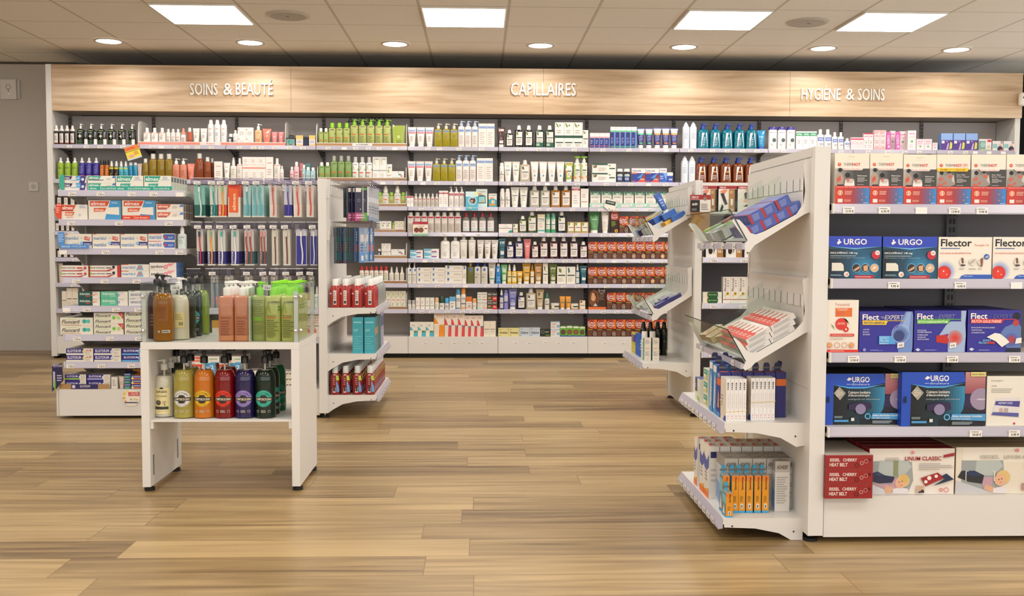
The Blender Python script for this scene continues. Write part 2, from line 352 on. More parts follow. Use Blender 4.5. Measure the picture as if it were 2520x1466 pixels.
t = thing('end_panel', 'tall white end panel at the left side of wall shelving', 'end panel', (-3.545, YG-.005, 0))
MB().box(0, .045, 0, .55, .02, ZT, WHITE).build('board', t); MB().box(.01, .035, .02, .5, 0, .02, BLACK).build('foot', t)
t = thing('end_panel', 'tall gray-white end panel at the right side of wall shelving', 'end panel', (4.555, YG-.005, 0))
MB().box(0, .045, .03, .55, .02, ZB, WHITE).build('board', t); MB().box(.01, .035, .05, .5, 0, .02, BLACK).build('foot', t)
p = atY(2511, 246, YG); t = thing('motion_sensor', 'white motion sensor at the right end of the oak header', 'sensor', (p.x, YG, p.z))
MB().loft([(-.055, .012, .018, 3), (-.045, .026, .03, 3), (.045, .026, .03, 3), (.055, .014, .02, 3)], M('#efeae2'), cy=-.031).build('housing', t)
MB().disc((-.003, -.0622, .012), .008, 'y', BLACK).build('eye', t)
# ---------------------------------------------------------------- the wall shelving: eleven bays, each a unit
SZ = [0, 1.769, 1.484, 1.271, 1.057, .839, .628, .412, .182]      # product level per row, from the top shelf to the base cabinet
YBP = YG+.33                             # back panel
def price_tag(parent, x, y, z, txt, w=.042, h=.022, rot=0, face=0):
    mb = MB(); 
    fm = lambda u, v, e: (-w/2+w*u, -e, -h/2+h*v)
    mb.box(-w/2, w/2, -.0004, 0, -h/2, h/2, M('#f1ece6'))
    if txt: do_print(mb, 'r .1 .72 .75 .8 #777;W .22 .92 .16 .56 #222 '+txt, w, h, fm)
    o = mb.build('price_tag', parent, (x, y, z)); o.rotation_euler = (0, rot, face); return o
BAYN = ['first', 'second', 'third', 'fourth', 'fifth', 'sixth', 'seventh', 'eighth', 'ninth', 'tenth', 'last']
PRICES = '12.90 €;6.90 €;9.90 €;14.50 €;11.20 €;8.95 €'.split(';')
rt = random.Random(3)
BAYS = []
for k in range(11):
    x0 = BX[k]; BW = BX[k+1]-x0; t = thing('shelving_bay', 'gray backed white wall shelving bay, %s from the left' % BAYN[k], 'shelving bay', (x0, YG, 0), group='bays of the wall shelving')
    BAYS.append(t)
    mb = MB().box(.001, BW-.001, .33, .345, .15, ZB-.002, GRAY)
    for z in (.60, 1.06, 1.53): mb.box(.02, BW-.02, .3295, .33, z, z+.0025, M('#4c4644'))
    mb.build('back_panel', t)
    mb = MB().box(.001, .029, .318, .3295, .15, ZB-.002, M('#77706d'))
    z = .2
    while z < ZB-.03: mb.box(.006, .012, .317, .318, z, z+.02, BLACK)  .box(.018, .024, .317, .318, z, z+.02, BLACK); z += .03
    mb.build('upright', t)
    for r in range(1, 8):
        if r > 1 and k > 8: continue
        z = SZ[r]; mb = MB().box(.002, BW-.002, .002, .316, -.022, -.0006, WHITE2)
        for xb in (.004, BW-.006): mb.prism([(.02, -.022), (.316, -.022), (.316, -.085), (.27, -.06), (.18, -.035)], 'x', xb, xb+.002, M('#6b6563'))
        s = mb.build('shelf', t, (0, 0, z))
        MB().prism([(.0015, .0), (-.012, -.03), (-.012, -.034), (.0015, -.034)], 'x', .003, BW-.003, RAIL).build('price_rail', s)
        hid = (k < 4 and r > 2) or (k > 7 and r > 1)
        if not hid or k == 0:
            n = rt.choice((4, 5, 6)) if k not in (1, 2) or r != 1 else 6
            for i in range(n):
                price_tag(s, .06+(BW-.12)*(i+.25+.5*rt.random())/n, -.0135, -.022, rt.choice(PRICES) if rt.random() > .12 else '')
    bc = MB().box(.0015, BW-.0015, .002, .316, .04, SZ[8]-.0006, WHITE).build('base_cabinet', t)
    if k in (4, 5, 6):
        for i in range(5 if k < 6 else 3): price_tag(bc, .13+(.12 if k < 6 else .15)*i+.03*rt.random(), .0012, .135-.012*rt.random(), rt.choice(PRICES), rot=.1*(rt.random()-.5))
    MB().box(.001, BW-.001, .06, .31, .0, .0395, BLACK).build('plinth', t)
# ================================================================ packs: cartons, bottles, tubes, jars
def style_body(kind, W, D, H, o):
    """sections (z, half width, half depth, power) of a pack body and the z range of its front"""
    a, b, n = W/2, D/2, float(o.get('n', 2.6))
    if kind == 'bottle':
        hs = float(o.get('hs', .78)); nk = float(o.get('nk', .34)); sh = float(o.get('sh', .07)); bt = float(o.get('bt', 1.))
        return [(0, a*.93*bt, b*.93*bt, n), (.012*H, a*bt, b*bt, n), ((hs-sh)*H, a, b, n), ((hs-sh*.55)*H, a*.95, b*.95, n), ((hs-sh*.2)*H, a*.78, b*.78, n*.9), (hs*H, a*nk*1.25, min(b*.95, a*nk*1.25), 2), ((hs+.02)*H, a*nk, a*nk, 2)], (.03, hs-sh)
    if kind == 'aero':
        hs = float(o.get('hs', .8))
        return [(0, a*.95, b*.95, 2), (.015*H, a, b, 2), ((hs-.1)*H, a, b, 2), ((hs-.04)*H, a*.93, b*.93, 2), (hs*H, a*.66, b*.66, 2)], (.03, hs-.1)
    if kind == 'tube':
        ct = float(o.get('ct', .13)); r = a*.72
        return [(ct*H, r*.96, min(r, b), 2), ((ct+.02)*H, r, min(r, b), 2), (.6*H, a*.87, b*.66, 2.2), (.93*H, a*.99, b*.16, 2.6), (.94*H, a, .0022, 8), (H, a, .002, 8)], (ct+.02, .93)
    if kind == 'jar':
        return [(0, a*.9, b*.9, 2), (.08*H, a, b, 2), (.6*H, a, b, 2)], (.1, .58)
    if kind == 'pouch':
        return [(0, a*.9, b, 3), (.1*H, a*.95, b, 2.6), (.6*H, a*.98, b*.6, 2.6), (.93*H, a, .004, 4), (H, a*.9, .002, 6)], (.1, .9)
    if kind == 'roll':
        hs = float(o.get('hs', .6))
        return [(0, a*.86, b*.86, 2), (.05*H, a*.92, b*.92, 2), (hs*.9*H, a, b, 2), (hs*H, a*.95, b*.95, 2)], (.06, hs*.9)
def interp(secs, z):
    for q in range(len(secs)-1):
        z0, z1 = secs[q][0], secs[q+1][0]
        if z <= z1 or q == len(secs)-2:
            t = min(1, max(0, (z-z0)/max(z1-z0, 1e-9))); return [x+(y-x)*t for x, y in zip(secs[q][1:], secs[q+1][1:])]
NAMES = dict(bottle='bottle', aero='aerosol_can', tube='squeeze_tube', jar='cream_jar', pouch='refill_pouch', roll='roll_on_stick', box='carton')
CATS = dict(bottle='bottle', aero='spray can', tube='tube', jar='jar', pouch='pouch', roll='deodorant', box='box')
def pump(root, r, z, m, side=1, hh=.05):
    """collar, stem and a nozzle that points to one side"""
    mb = MB().loft([(z, r, r, 2), (z+hh*.5, r, r, 2), (z+hh*.57, r*.8, r*.8, 2)], m, 12).loft([(z+hh*.57, r*.42, r*.42, 2), (z+hh*.78, r*.42, r*.42, 2)], m, 10)
    mb.loft([(z+hh*.76, r*.6, r*.6, 2), (z+hh*.95, r*.66, r*.66, 2), (z+hh, r*.5, r*.5, 2)], m, 10)
    L = r*2.1; x = [(0, -.32), (1, -.3), (1.02, -.5), (1.1, -.5), (1.1, -.16), (.3, .02), (0, .02)]
    mb.prism([(side*L*p, z+hh*(.96+.5*q)) for p, q in x], 'y', -r*.28, r*.28, m)
    return mb.build('pump', root)
CUSTOM = {}
def ct_(o): return 'cap=cone' in o
def make_pack(style, W, D, H):
    if style in CUSTOM: return CUSTOM[style](W, D, H)
    kind, body, cap, opts, spec = STY[style][:5]
    o = dict(x.split('=') for x in opts.split(',') if x)
    if kind == 'box':
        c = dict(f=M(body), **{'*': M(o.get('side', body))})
        if 'top' in o: c['t'] = M(o['top'])
        mb = MB().box(-W/2, W/2, -D/2, D/2, 0, H, c)
        fm = lambda u, v, e: (-W/2+W*u, -D/2-e, H*v)
        do_print(mb, spec, W, H, fm)
        if 'flap' not in o: mb.box(-W/2+.002, W/2-.002, -D/2+D*.32, -D/2+D*.32+.0008, H, H+.0003, M(o.get('seam', '#b9b2a8')))
        if len(STY[style]) > 5:                                   # print on the right-hand or left-hand side and on the top
            for face, sp in STY[style][5].items():
                fm2 = dict(r=lambda u, v, e: (W/2+e, -D/2+D*u, H*v), l=lambda u, v, e: (-W/2-e, D/2-D*u, H*v), t=lambda u, v, e: (-W/2+W*u, -D/2+D*v, H+e))[face]
                do_print(mb, sp, D if face != 't' else W, H if face != 't' else D, fm2)
        if 'hook' in o:                                           # hang tab of a blister card
            mb.prism([(-W*.32, H), (-W*.32, H+.02), (-W*.2, H+.028), (W*.2, H+.028), (W*.32, H+.02), (W*.32, H)], 'y', D/2-.002, D/2-.0012, M(o['hook']))
            mb.box(-.012, .012, D/2-.0022, D/2-.002, H+.008, H+.014, M('#6a6660'))
        return mb.build(o.get('nm') or ('toothpaste_carton' if style[:2] == 'tp' else 'hair_colour_carton' if style[:3] == 'col' or style == 'sun' else 'soap_carton' if style[:4] == 'soap' else 'carton'))
    secs, (f0, f1) = style_body(kind, W, D, H, o)
    mat = M(body, float(o.get('ro', .3)), coat=.3)
    if 'tr' in o: mat = M(body, .12, trans=float(o['tr']), coat=.5, kind='liquid')
    if 'clr' in o: mat = CLEAR(body)
    seg = 20 if W > .06 else 16
    mb = MB().loft(secs, mat, seg)
    def fm(u, v, e):
        a, b, n = interp(secs, v*H); k = abs(2*u-1); return ((2*u-1)*a*.998, -(b+e)*max(0, 1-min(.999, k)**n)**(1/n)-e*.3, v*H)
    if spec: do_print(mb, spec, W, H, fm, False)
    root = mb.build(o.get('nm') or ('shampoo_bottle' if cap and ct_(opts) and style[0] == 'k' else 'mouthwash_bottle' if style[:2] == 'mw' else NAMES[kind]))
    if cap == '': return root
    cm = M(cap, .3, coat=.2); ct = o.get('cap', 'cyl'); a, b = W/2, D/2
    if kind == 'tube':
        MB().loft([(0, a*.66, min(a*.66, b), 2), (float(o.get('ct', .13))*H-.0005, a*.66, min(a*.66, b), 2)], cm, 16).build('cap', root)
    elif kind == 'jar':
        MB().loft([(.6*H, a*1.01, b*1.01, 2), (.96*H, a*1.01, b*1.01, 2), (H, a*.95, b*.95, 2)], cm, 20).build('lid', root)
    elif kind == 'pouch':
        mb = MB(); mb.tube([(-W*.34, 0, H*.93), (-W*.44, 0, H*1.03)], .006, M('#f2efe8')); mb.build('spout', root)
    elif kind in ('aero', 'roll'):
        hs = float(o.get('hs', .8 if kind == 'aero' else .6)); z0 = hs*H-.001
        if ct == 'nozzle':
            MB().loft([(z0, a*.66, b*.66, 2), (z0+.07*H, a*.6, b*.6, 2), (z0+.09*H, a*.36, b*.36, 2), (H*.985, a*.3, b*.3, 2), (H, a*.16, b*.16, 2)], cm, 12).build('nozzle', root)
        else:
            k = .95 if kind == 'roll' else float(o.get('cw', .78)); MB().loft([(z0, a*k, b*k, 2), (H*.93, a*k*.97, b*k*.97, 2), (H*.985, a*k*.8, b*k*.8, 2), (H, a*k*.45, b*k*.45, 2)], cm, 16).build('cap', root)
    else:
        hs = float(o.get('hs', .78)); z0 = (hs+.004)*H; cw = float(o.get('cw', .42))
        if ct == 'cyl':
            MB().loft([(z0, a*cw, min(b, a*cw), 2), (H*.985, a*cw*.96, min(b, a*cw*.96), 2), (H, a*cw*.86, min(b, a*cw*.86), 2)], cm, 14).build('cap', root)
        elif ct == 'cone':
            MB().loft([(z0, a*cw, min(b, a*cw), 2), (H*.99, a*cw*.72, min(b, a*cw*.72), 2), (H, a*cw*.6, min(b, a*cw*.6), 2)], cm, 14).build('cap', root)
        elif ct == 'pump': pump(root, a*cw, z0, cm, int(o.get('sd', 1)), H-z0)
        elif ct == 'foam':
            mb = MB().loft([(z0, a*.85, b*.85, 2), (z0+.1*H, a*.85, b*.85, 2), (z0+.12*H, a*.5, b*.5, 2), (H*.97, a*.42, b*.42, 2)], cm, 14); mb.build('pump', root)
        elif ct == 'spray':
            mb = MB().loft([(z0, a*cw, min(b, a*cw), 2), (z0+(H-z0)*.45, a*cw*.95, min(b, a*cw), 2), (H*.97, a*cw*.55, min(b, a*cw*.55), 2), (H, a*cw*.45, min(b, a*cw*.4), 2)], cm, 14)
            mb.box(-a*.12, a*.12, -a*cw*.9, 0, H*.93, H*.97, cm); mb.build('spray_head', root)
        elif ct == 'flip': MB().loft([(z0-.02*H, a*.98, b*.98, 3), (H*.97, a*.94, b*.94, 3), (H, a*.8, b*.8, 3)], cm, 16).build('cap', root)
        elif ct == 'disc':
            MB().loft([(z0, a*.55, min(b, a*.55), 2), (z0+(H-z0)*.4, a*.5, min(b, a*.5), 2), (z0+(H-z0)*.45, a*.35, min(b, a*.35), 2), (z0+(H-z0)*.7, a*.35, min(b, a*.35), 2)], M('#f3f0e8'), 14).loft([(z0+(H-z0)*.7, a, b, 2), (H*.99, a, b, 2), (H, a*.9, b*.9, 2)], cm, 16).build('pump', root)
    return root
PROTO = {}
def put(style, W, D, H, loc, label, rz=0, group=None, rot=None):
    k = (style, round(W, 3), round(D, 3), round(H, 3))
    if k in PROTO: o = copy_tree(PROTO[k])
    else: o = PROTO[k] = make_pack(style, W, D, H)
    o.location = loc; o.rotation_euler = rot or (0, 0, rz)
    for q in ('label', 'category', 'group'):
        if q in o: del o[q]
    return tag(o, label, STY[style][6] if len(STY[style]) > 6 else CATS[STY[style][0]], group)
DEPTH = dict(bottle=.75, aero=1, tube=.75, jar=1, pouch=.4, roll=.9, box=.6)
KL = '#2e4a42'
STY = {
'star': ('bottle', '#101a12', '#efece6', 'cap=pump,n=3,cw=.3,hs=.74,nm=pump_bottle', 'r .18 .66 .82 .69 #7d9a4e;r .2 .55 .75 .6 #8f948c;p #e9ecd6 .5 .53 .58 .45 .78 .41 .58 .37 .5 .29 .42 .37 .22 .41 .42 .45;l .12 .9 .04 .24 4 #5f7a5e'),
'blktube': ('tube', '#141414', '#f4f0ea', 'ct=.4', 'l .2 .8 .55 .8 3 #777'),
'foamblk': ('bottle', '#15120f', '#f0ede7', 'cap=foam,n=2,hs=.68,nm=foam_bottle', 'r .14 .06 .86 .56 #d9d2cd;r .14 .06 .86 .1 #d97a6a;l .25 .75 .2 .45 4 #8d8680'),
'avb': ('bottle', '#f1ece6', '#f6f3ee', 'hs=.74,cw=.46,n=3', 'r .05 .66 .95 .69 #e8806c;r .3 .54 .7 .57 #e0a090;l .2 .8 .3 .5 3 #b9b0aa;c .5 .16 .08 #e6a493'),
'avs': ('bottle', '#eeeae6', '#f6f3ee', 'hs=.8,cw=.5,n=2.4', 'r .2 .45 .8 .49 #e3a090;l .2 .7 .1 .35 3 #aaa3a0'),
'avfoam': ('bottle', '#ebe6e3', '#eba189', 'hs=.62,cap=foam,n=2', 'l .2 .8 .15 .45 3 #c99;c .3 .3 .1 #d88'),
'salb': ('bottle', '#d2694a', '#f2efe9', 'hs=.76,cw=.6,n=3,tr=.25', 'l .25 .75 .1 .2 2 #a04a32'),
'avt': ('tube', '#f2ede6', '#eee9e2', '', 'r .3 .74 .7 .78 #e0a090;l .25 .75 .4 .6 3 #b9b0aa'),
'avspray': ('aero', '#f0efee', '#f7f6f3', 'hs=.84,cw=.6', 'r .3 .62 .7 .65 #e8a090;l .25 .75 .35 .5 3 #c5bfc2;c .5 .25 .05 #d88'),
'navyb': ('bottle', '#1c2747', '#f3f0ea', 'hs=.72,cw=.85,n=2,nk=.6', 'r .1 .08 .6 .55 #e8e4de;l .2 .55 .15 .4 2 #334'),
'whb': ('bottle', '#f2eee8', '#f5f2ec', 'hs=.8,cw=.5,n=2.5', 'r .25 .5 .75 .53 #d8a79b;l .2 .8 .15 .35 3 #b5aea8'),
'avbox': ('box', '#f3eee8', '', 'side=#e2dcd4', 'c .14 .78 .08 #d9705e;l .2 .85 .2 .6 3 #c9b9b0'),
'peachp': ('bottle', '#eebd8f', '#f5f1e9', 'cap=pump,hs=.72,cw=.42,n=2.6,nm=pump_bottle', 'r .3 .55 .7 .59 #d09a70;l .25 .75 .12 .3 3 #c99468'),
'salt': ('tube', '#e6806c', '#dd7562', '', 'r .3 .72 .7 .76 #f3c1b2;l .3 .7 .3 .5 2 #c46450'),
'pinkt': ('tube', '#e38484', '#dd7474', '', 'r .3 .6 .7 .66 #f5cfcb'),
'tealblis': ('box', '#8f9c98', '', 'hook=#1d2422,side=#222', 'r 0 .84 1 1 #1d2422;c .36 .5 .22 #3f8f86;c .62 .5 .24 #55a79c;l .3 .7 .08 .2 1 #111'),
'yelbox': ('box', '#ded9dc', '', 'side=#c9b26a', 'r 0 .62 1 1 #ecc878;r 0 0 1 .12 #e8b968;l .2 .8 .3 .5 2 #99a'),
'navybox': ('box', '#131c3d', '', 'side=#10172f', 'l .3 .7 .2 .5 2 #26305a'),
'ads': ('bottle', '#a9b861', '#f4f2ea', 'hs=.8,cw=.6,n=3', 'r .2 .7 .8 .74 #6c7a3c;r .2 .28 .7 .34 #c9803e'),
'adm': ('bottle', '#b4bd6a', '#95d31d', 'hs=.79,cw=.6,n=3.4', 'W .2 .8 .68 .72 #4d5a30 A-DERMA;r .12 .32 .7 .37 #d4712c;c .93 .52 .1 #3f9a3a;l .12 .8 .06 .28 4 #8a9650'),
'adp': ('bottle', '#b9c072', '#8ccb22', 'hs=.78,cap=pump,cw=.5,n=3.4,sd=1,nm=pump_bottle', 'W .2 .85 .7 .735 #4d5a30 A-DERMA;p #9cb04e .1 .46 .2 .66 .23 .66 .36 .46 .34 .46 .21 .62 .12 .46;r .1 .415 .7 .455 #d4712c;c .92 .6 .07 #3f9a3a;c .92 .5 .07 #3f9a3a;l .12 .8 .06 .38 6 #8a9650'),
'adpouch': ('pouch', '#9fb04a', '#fff', '', 'p #7db82a .02 .9 .98 .9 .98 .72 .3 .76;c .5 .45 .12 #c9d48a;l .3 .8 .15 .3 2 #7f9036'),
'dext': ('tube', '#f2eae2', '#f4efe8', '', 'r 0 .77 1 .88 #a9c2e2;W .2 .8 .8 .85 #3d5d98 Dexeryl;r 0 .66 1 .76 #f08c92;l .25 .75 .25 .55 4 #bdb2ab'),
'dexy': ('bottle', '#b5a62a', '#d8d2b8', 'hs=.76,cap=pump,cw=.42,n=3.4,tr=.2,nm=pump_bottle', 'r 0 .61 1 .7 #93a7bd;W .2 .8 .63 .68 #3a4f70 Dexeryl;l .3 .7 .38 .5 3 #8f7f24;r .1 .015 .9 .03 #6d621c'),
'dexp': ('bottle', '#f2eae3', '#b9cbe4', 'hs=.8,cap=pump,cw=.5,n=3,nm=pump_bottle', 'r 0 .57 1 .68 #a3bce2;W .18 .82 .6 .65 #3d5d98 Dexeryl;l .2 .8 .1 .45 5 #c9bdb6'),
'dexbox': ('box', '#f1e7df', '', 'side=#d7ccc4', 'r 0 .78 1 .9 #a9bde2;W .12 .88 .8 .87 #3d5d98 Dexeryl;l .2 .8 .1 .65 6 #cfc3bb'),
'brt': ('tube', '#4a1f1c', '#ece6df', 'ct=.15', 'r .14 .2 .86 .92 #ded5d2;r .14 .6 .86 .64 #2e4a42;c .35 .8 .14 #a05a50;l .2 .8 .3 .5 2 #998f8c'),
# upright shampoo bottles with a white label, one pattern, many liquids (see KLO below)
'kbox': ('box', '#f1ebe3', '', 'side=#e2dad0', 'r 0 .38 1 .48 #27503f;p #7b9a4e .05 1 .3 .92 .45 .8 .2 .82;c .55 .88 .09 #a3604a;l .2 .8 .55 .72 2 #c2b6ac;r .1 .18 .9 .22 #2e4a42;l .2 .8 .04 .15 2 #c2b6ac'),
'kbox1': ('box', '#f1ebe3', '', 'side=#d9d0c5', 'p #7b9a4e .05 .98 .35 .9 .5 .78 .15 .8;c .45 .84 .1 #a3604a;r .08 .48 .92 .53 #2e4a42;l .2 .8 .2 .42 3 #c2b6ac'),
'fcs': ('box', '#efe9ea', '', 'side=#cfc8cc', 'r 0 .68 1 .74 #e08c98;r 0 0 .8 .66 #2d2f7a;r .8 0 1 .66 #5a86c9;r 0 .1 1 .14 #d06a80;l .1 .6 .25 .55 3 #99a2d8'),
'fct': ('box', '#efe9ea', '', 'side=#6b8fd0', 'r 0 .76 1 .82 #4fc487;r 0 0 .7 .75 #2a2a72;r .7 0 1 .75 #5f8ed2;r 0 .05 1 .09 #4fb487;l .1 .6 .2 .5 4 #8d94cf'),
'fctg': ('tube', '#2e2a74', '#f1ecea', 'ct=.16', 'r 0 .86 1 .94 #f2eeec;r 0 .72 1 .86 #f2eeec;r 0 .66 1 .73 #63cda0;W .12 .88 .76 .82 #9aa FORCAPIL;r .2 .22 .8 .27 #5fcf8a;l .15 .85 .32 .6 4 #8d94cf'),
'fcto': ('tube', '#2e2a74', '#f1ecea', 'ct=.16', 'r 0 .86 1 .94 #f2eeec;r 0 .72 1 .86 #f2eeec;r 0 .64 1 .73 #f0a25a;W .12 .88 .76 .82 #9aa FORCAPIL;r .2 .22 .8 .27 #ef8a4c;l .15 .85 .32 .6 4 #8d94cf'),
'whaero': ('aero', '#e6ecf4', '#eef2f6', 'hs=.86,cap=nozzle', 'l .2 .8 .35 .6 4 #b9c5d6;p #667 .25 .68 .55 .66 .75 .69 .5 .645'),
'tealp': ('bottle', '#0f86a0', '#2447a8', 'hs=.76,cap=pump,cw=.36,n=3,sh=.12,bt=1.04,tr=.3,nm=pump_bottle', 'p #ece8ea .25 .08 .84 .08 .78 .62 .32 .62;l .36 .75 .12 .4 4 #9fb6c4;p #445 .38 .54 .6 .5 .72 .54 .55 .49;l .4 .72 .42 .46 1 #7fc4d8'),
'ambp': ('bottle', '#8a3f0e', '#1f3da0', 'hs=.76,cap=pump,cw=.36,n=3,sh=.12,bt=1.04,tr=.3,nm=pump_bottle', 'p #ece8e8 .25 .08 .84 .08 .78 .62 .32 .62;l .36 .75 .12 .3 3 #bdb0a8;p #445 .38 .54 .6 .5 .72 .54 .55 .49;r .36 .4 .74 .44 #eab06a'),
'bltube': ('tube', '#1c8fc4', '#2a62c8', '', 'W .2 .8 .62 .7 #bfe3f2 abc;l .25 .75 .25 .5 4 #7cc4e4'),
'myb': ('bottle', '#f3efee', '#3a2f8f', 'hs=.88,cap=flip,n=3.2,sh=.02', 'W .15 .85 .72 .77 #8a86a0 Myleuca;c .62 .4 .24 #55615c;p #7fc46a .2 .58 .4 .52 .5 .48 .3 .53;l .2 .5 .15 .25 2 #aaa'),
'nov': ('box', '#f0eaea', '', 'side=#d8d2d0', 'r 0 .74 1 .92 #1f9a63;W .12 .88 .78 .88 #e6f2ec NOVELA;l .15 .8 .3 .55 3 #bcb2b2'),
'sfb': ('bottle', '#f3f0f0', '#f7f4f2', 'hs=.76,cw=.46,n=2.4', 'r .1 .42 .95 .6 #5b78c6;W .2 .85 .46 .56 #e8ecf6 SAFORELLE;l .3 .9 .2 .32 2 #aab'),
'pkb': ('box', '#f4dfe2', '', 'side=#e6c6cc', 'r 0 .8 1 .92 #e8506c;l .2 .8 .4 .65 3 #d8b4ba;c .5 .22 .12 #f0b8c4'),
'pkt': ('box', '#f5e4e6', '', 'side=#ecccd2', 'r 0 .94 1 1 #e23b58;W .15 .85 .78 .86 #e06a98 saforelle;r .1 .52 .9 .54 #e08a98;c .5 .42 .14 #6fbf5a;l .2 .8 .1 .3 2 #d8b4ba'),
'pkd': ('box', '#ecd6d6', '', 'side=#dfc2c4', 'p #e2b4b4 0 1 1 1 .6 .8 0 .78;W .15 .85 .68 .73 #b86a78 saforelle;l .2 .8 .3 .5 2 #cbaeb0;c .5 .05 .45 #dcb0b0'),
'geo': ('pouch', '#d46ab4', '', '', 'Wv .2 .62 .3 .82 #f2d6ea GEO;c .5 .18 .22 #efd0e4'),
'pkw': ('box', '#f4e8e8', '', 'side=#e6ced2,nm=carton', 'W .15 .85 .8 .88 #e06a98 saforelle;r .1 .66 .9 .68 #e7a2a8;c .5 .44 .15 #6fbf5a;l .2 .8 .1 .3 3 #dcc'),
'pkl': ('box', '#f4dde2', '', 'side=#e9c8ce', 'W .15 .85 .74 .86 #d86a94 saforelle;l .15 .85 .5 .68 2 #dab;c .5 .32 .13 #6fbf5a'),
'kid': ('box', '#5b3a8c', '', 'side=#7f9fd4,top=#8fb0e0,nm=wipes_pack', 'r 0 .6 1 1 #8fb0e4;r .05 .4 .3 .56 #e4dff0;p #d8d45a .72 .05 .95 .1 .98 .42 .8 .5;p #c6b4e0 .45 .02 .62 .05 .68 .38 .6 .45;l .4 .7 .48 .56 2 #b9a6dc'),
'suv': ('box', '#e6dfdd', '', 'side=#cfc6c4', 'r 0 0 .52 .84 #7fa39a;c .3 .5 .2 #9fc4ba;r .66 .74 .98 .94 #d8404a;c .78 .3 .14 #d9c2b4;r .1 0 .9 .1 #b9c98a'),
'suv2': ('box', '#e6dfdd', '', 'side=#cfc6c4', 'r .04 .25 .45 .7 #8fc0bc;c .72 .5 .15 #d9b49c;c .72 .16 .26 #2a2c36;r .72 0 .98 .12 #e2504a;r .76 .72 .96 1 #b59a98'),
# second shelf
'grna': ('aero', '#8fb02a', '#eef0ea', 'hs=.76,cap=nozzle', 'r .2 .5 .8 .53 #5f7a1c;l .2 .8 .1 .45 5 #a9c468'),
'pura': ('aero', '#352c92', '#eeedf0', 'hs=.76,cap=nozzle', 'r .15 .55 .7 .58 #8d88cc;l .2 .8 .25 .5 3 #7c76c4;r .2 .14 .8 .18 #d8506a'),
'orga': ('aero', '#b8641e', '#191513', 'hs=.76,cw=.9', 'l .2 .8 .1 .55 4 #e09a4c'),
'blky': ('bottle', '#2a1710', '#efece8', 'hs=.7,cap=spray,cw=.6,n=3', 'r .05 .56 .95 .66 #c9c32a;W .3 .7 .1 .35 #9a8a4a KC'),
'cyab': ('bottle', '#4fb8cc', '#f0eeea', 'hs=.7,cap=spray,cw=.6,n=3', 'r .05 .56 .95 .64 #c9d05a;l .2 .8 .1 .45 3 #2c8aa4'),
'cyaa': ('aero', '#2f9cc8', '#d9e2e6', 'hs=.82', 'Wv .25 .65 .05 .6 #0f4c72 SPRAY'),
'creamt': ('tube', '#d9c4ba', '#d2bcb2', '', 'l .3 .7 .3 .6 3 #b9a096'),
'amb': ('bottle', '#a3862a', '#e8e3d8', 'hs=.8,cw=.62,n=3,tr=.25', 'l .25 .75 .15 .4 3 #86691c'),
'salp': ('bottle', '#d98a70', '#f0ece6', 'hs=.72,cap=pump,cw=.5,n=3,nm=pump_bottle', 'l .25 .75 .2 .45 3 #b86a52'),
'brn': ('bottle', '#9c4f2a', '#e9e4dd', 'hs=.8,cw=.55,n=2.6,tr=.2', 'l .25 .75 .2 .4 3 #7c3a1e'),
'avlbox': ('box', '#f2ebe4', '', 'side=#d8d0c8', 'l .2 .8 .75 .9 2 #d9b0a4;r 0 .5 1 .545 #e8705a;r .15 .62 .85 .7 #e6dcd4;l .3 .9 .1 .35 3 #d5c6bc'),
'avtall': ('box', '#f2ebe4', '', 'side=#cfc6bd', 'r .2 .72 .8 .76 #dda498;l .2 .8 .2 .5 3 #c9bcb2'),
'pks': ('bottle', '#f0c6cc', '#f5f0ee', 'hs=.76,cw=.6,n=2.4', 'r .2 .4 .8 .46 #d8607a;l .2 .8 .1 .3 2 #a98'),
'tls': ('bottle', '#a9d0d4', '#f3f1ee', 'hs=.76,cw=.7,n=2.4', 'r .1 .2 .55 .5 #e8efee;l .2 .6 .1 .45 3 #466'),
'tealbox': ('box', '#5f9a98', '', 'side=#497a78', 'r .1 .5 .9 .6 #cfe4e0'),
'adg': ('bottle', '#86a45c', '#b9bfae', 'hs=.78,cw=.58,n=3.4', 'W .2 .85 .66 .7 #4d6a3c A-DERMA;r .12 .3 .7 .35 #cf6f30;c .92 .46 .09 #3f8a3a;l .12 .8 .06 .26 3 #6d8a48'),
'adgs': ('bottle', '#8cad62', '#f2f0ea', 'hs=.8,cw=.6,n=3', 'r .2 .7 .8 .74 #56703a;r .2 .3 .7 .36 #cf7a3a'),
'adw': ('bottle', '#eeece8', '#dcdad6', 'hs=.78,cw=.58,n=3.4', 'W .2 .85 .66 .7 #889 A-DERMA;p #9cb04e .1 .46 .2 .62 .23 .62 .34 .46 .3 .46 .21 .58 .14 .46;r .08 .3 .65 .35 #e0703a;c .92 .46 .09 #3f9a4a;l .12 .7 .1 .2 2 #8cb04a'),
'adbox': ('box', '#f0ece6', '', 'side=#d2cdc6', 'p #9cb04e .08 .66 .16 .9 .19 .9 .42 .66 .36 .66 .18 .86 .12 .66;W .25 .85 .88 .93 #888 A-DERMA;r 0 .415 1 .435 #55504c;l .15 .8 .08 .3 3 #d2cbc2'),
'adbx': ('box', '#f0ece6', '', 'side=#cdc7c0', 'l .2 .8 .7 .9 1 #aaa;p #9cb04e .1 .5 .3 .75 .34 .74 .5 .5;r 0 .3 .8 .34 #b98a80;l .15 .8 .1 .25 2 #ccc'),
'flat': ('box', '#f1ece8', '', 'side=#d5cfca', 'r .55 .55 .78 .72 #6a8fa0;r .72 .42 .88 .54 #e06050;r 0 .26 1 .36 #9ab8ac;p #556 .5 .9 .56 .8 .6 .8 .54 .92'),
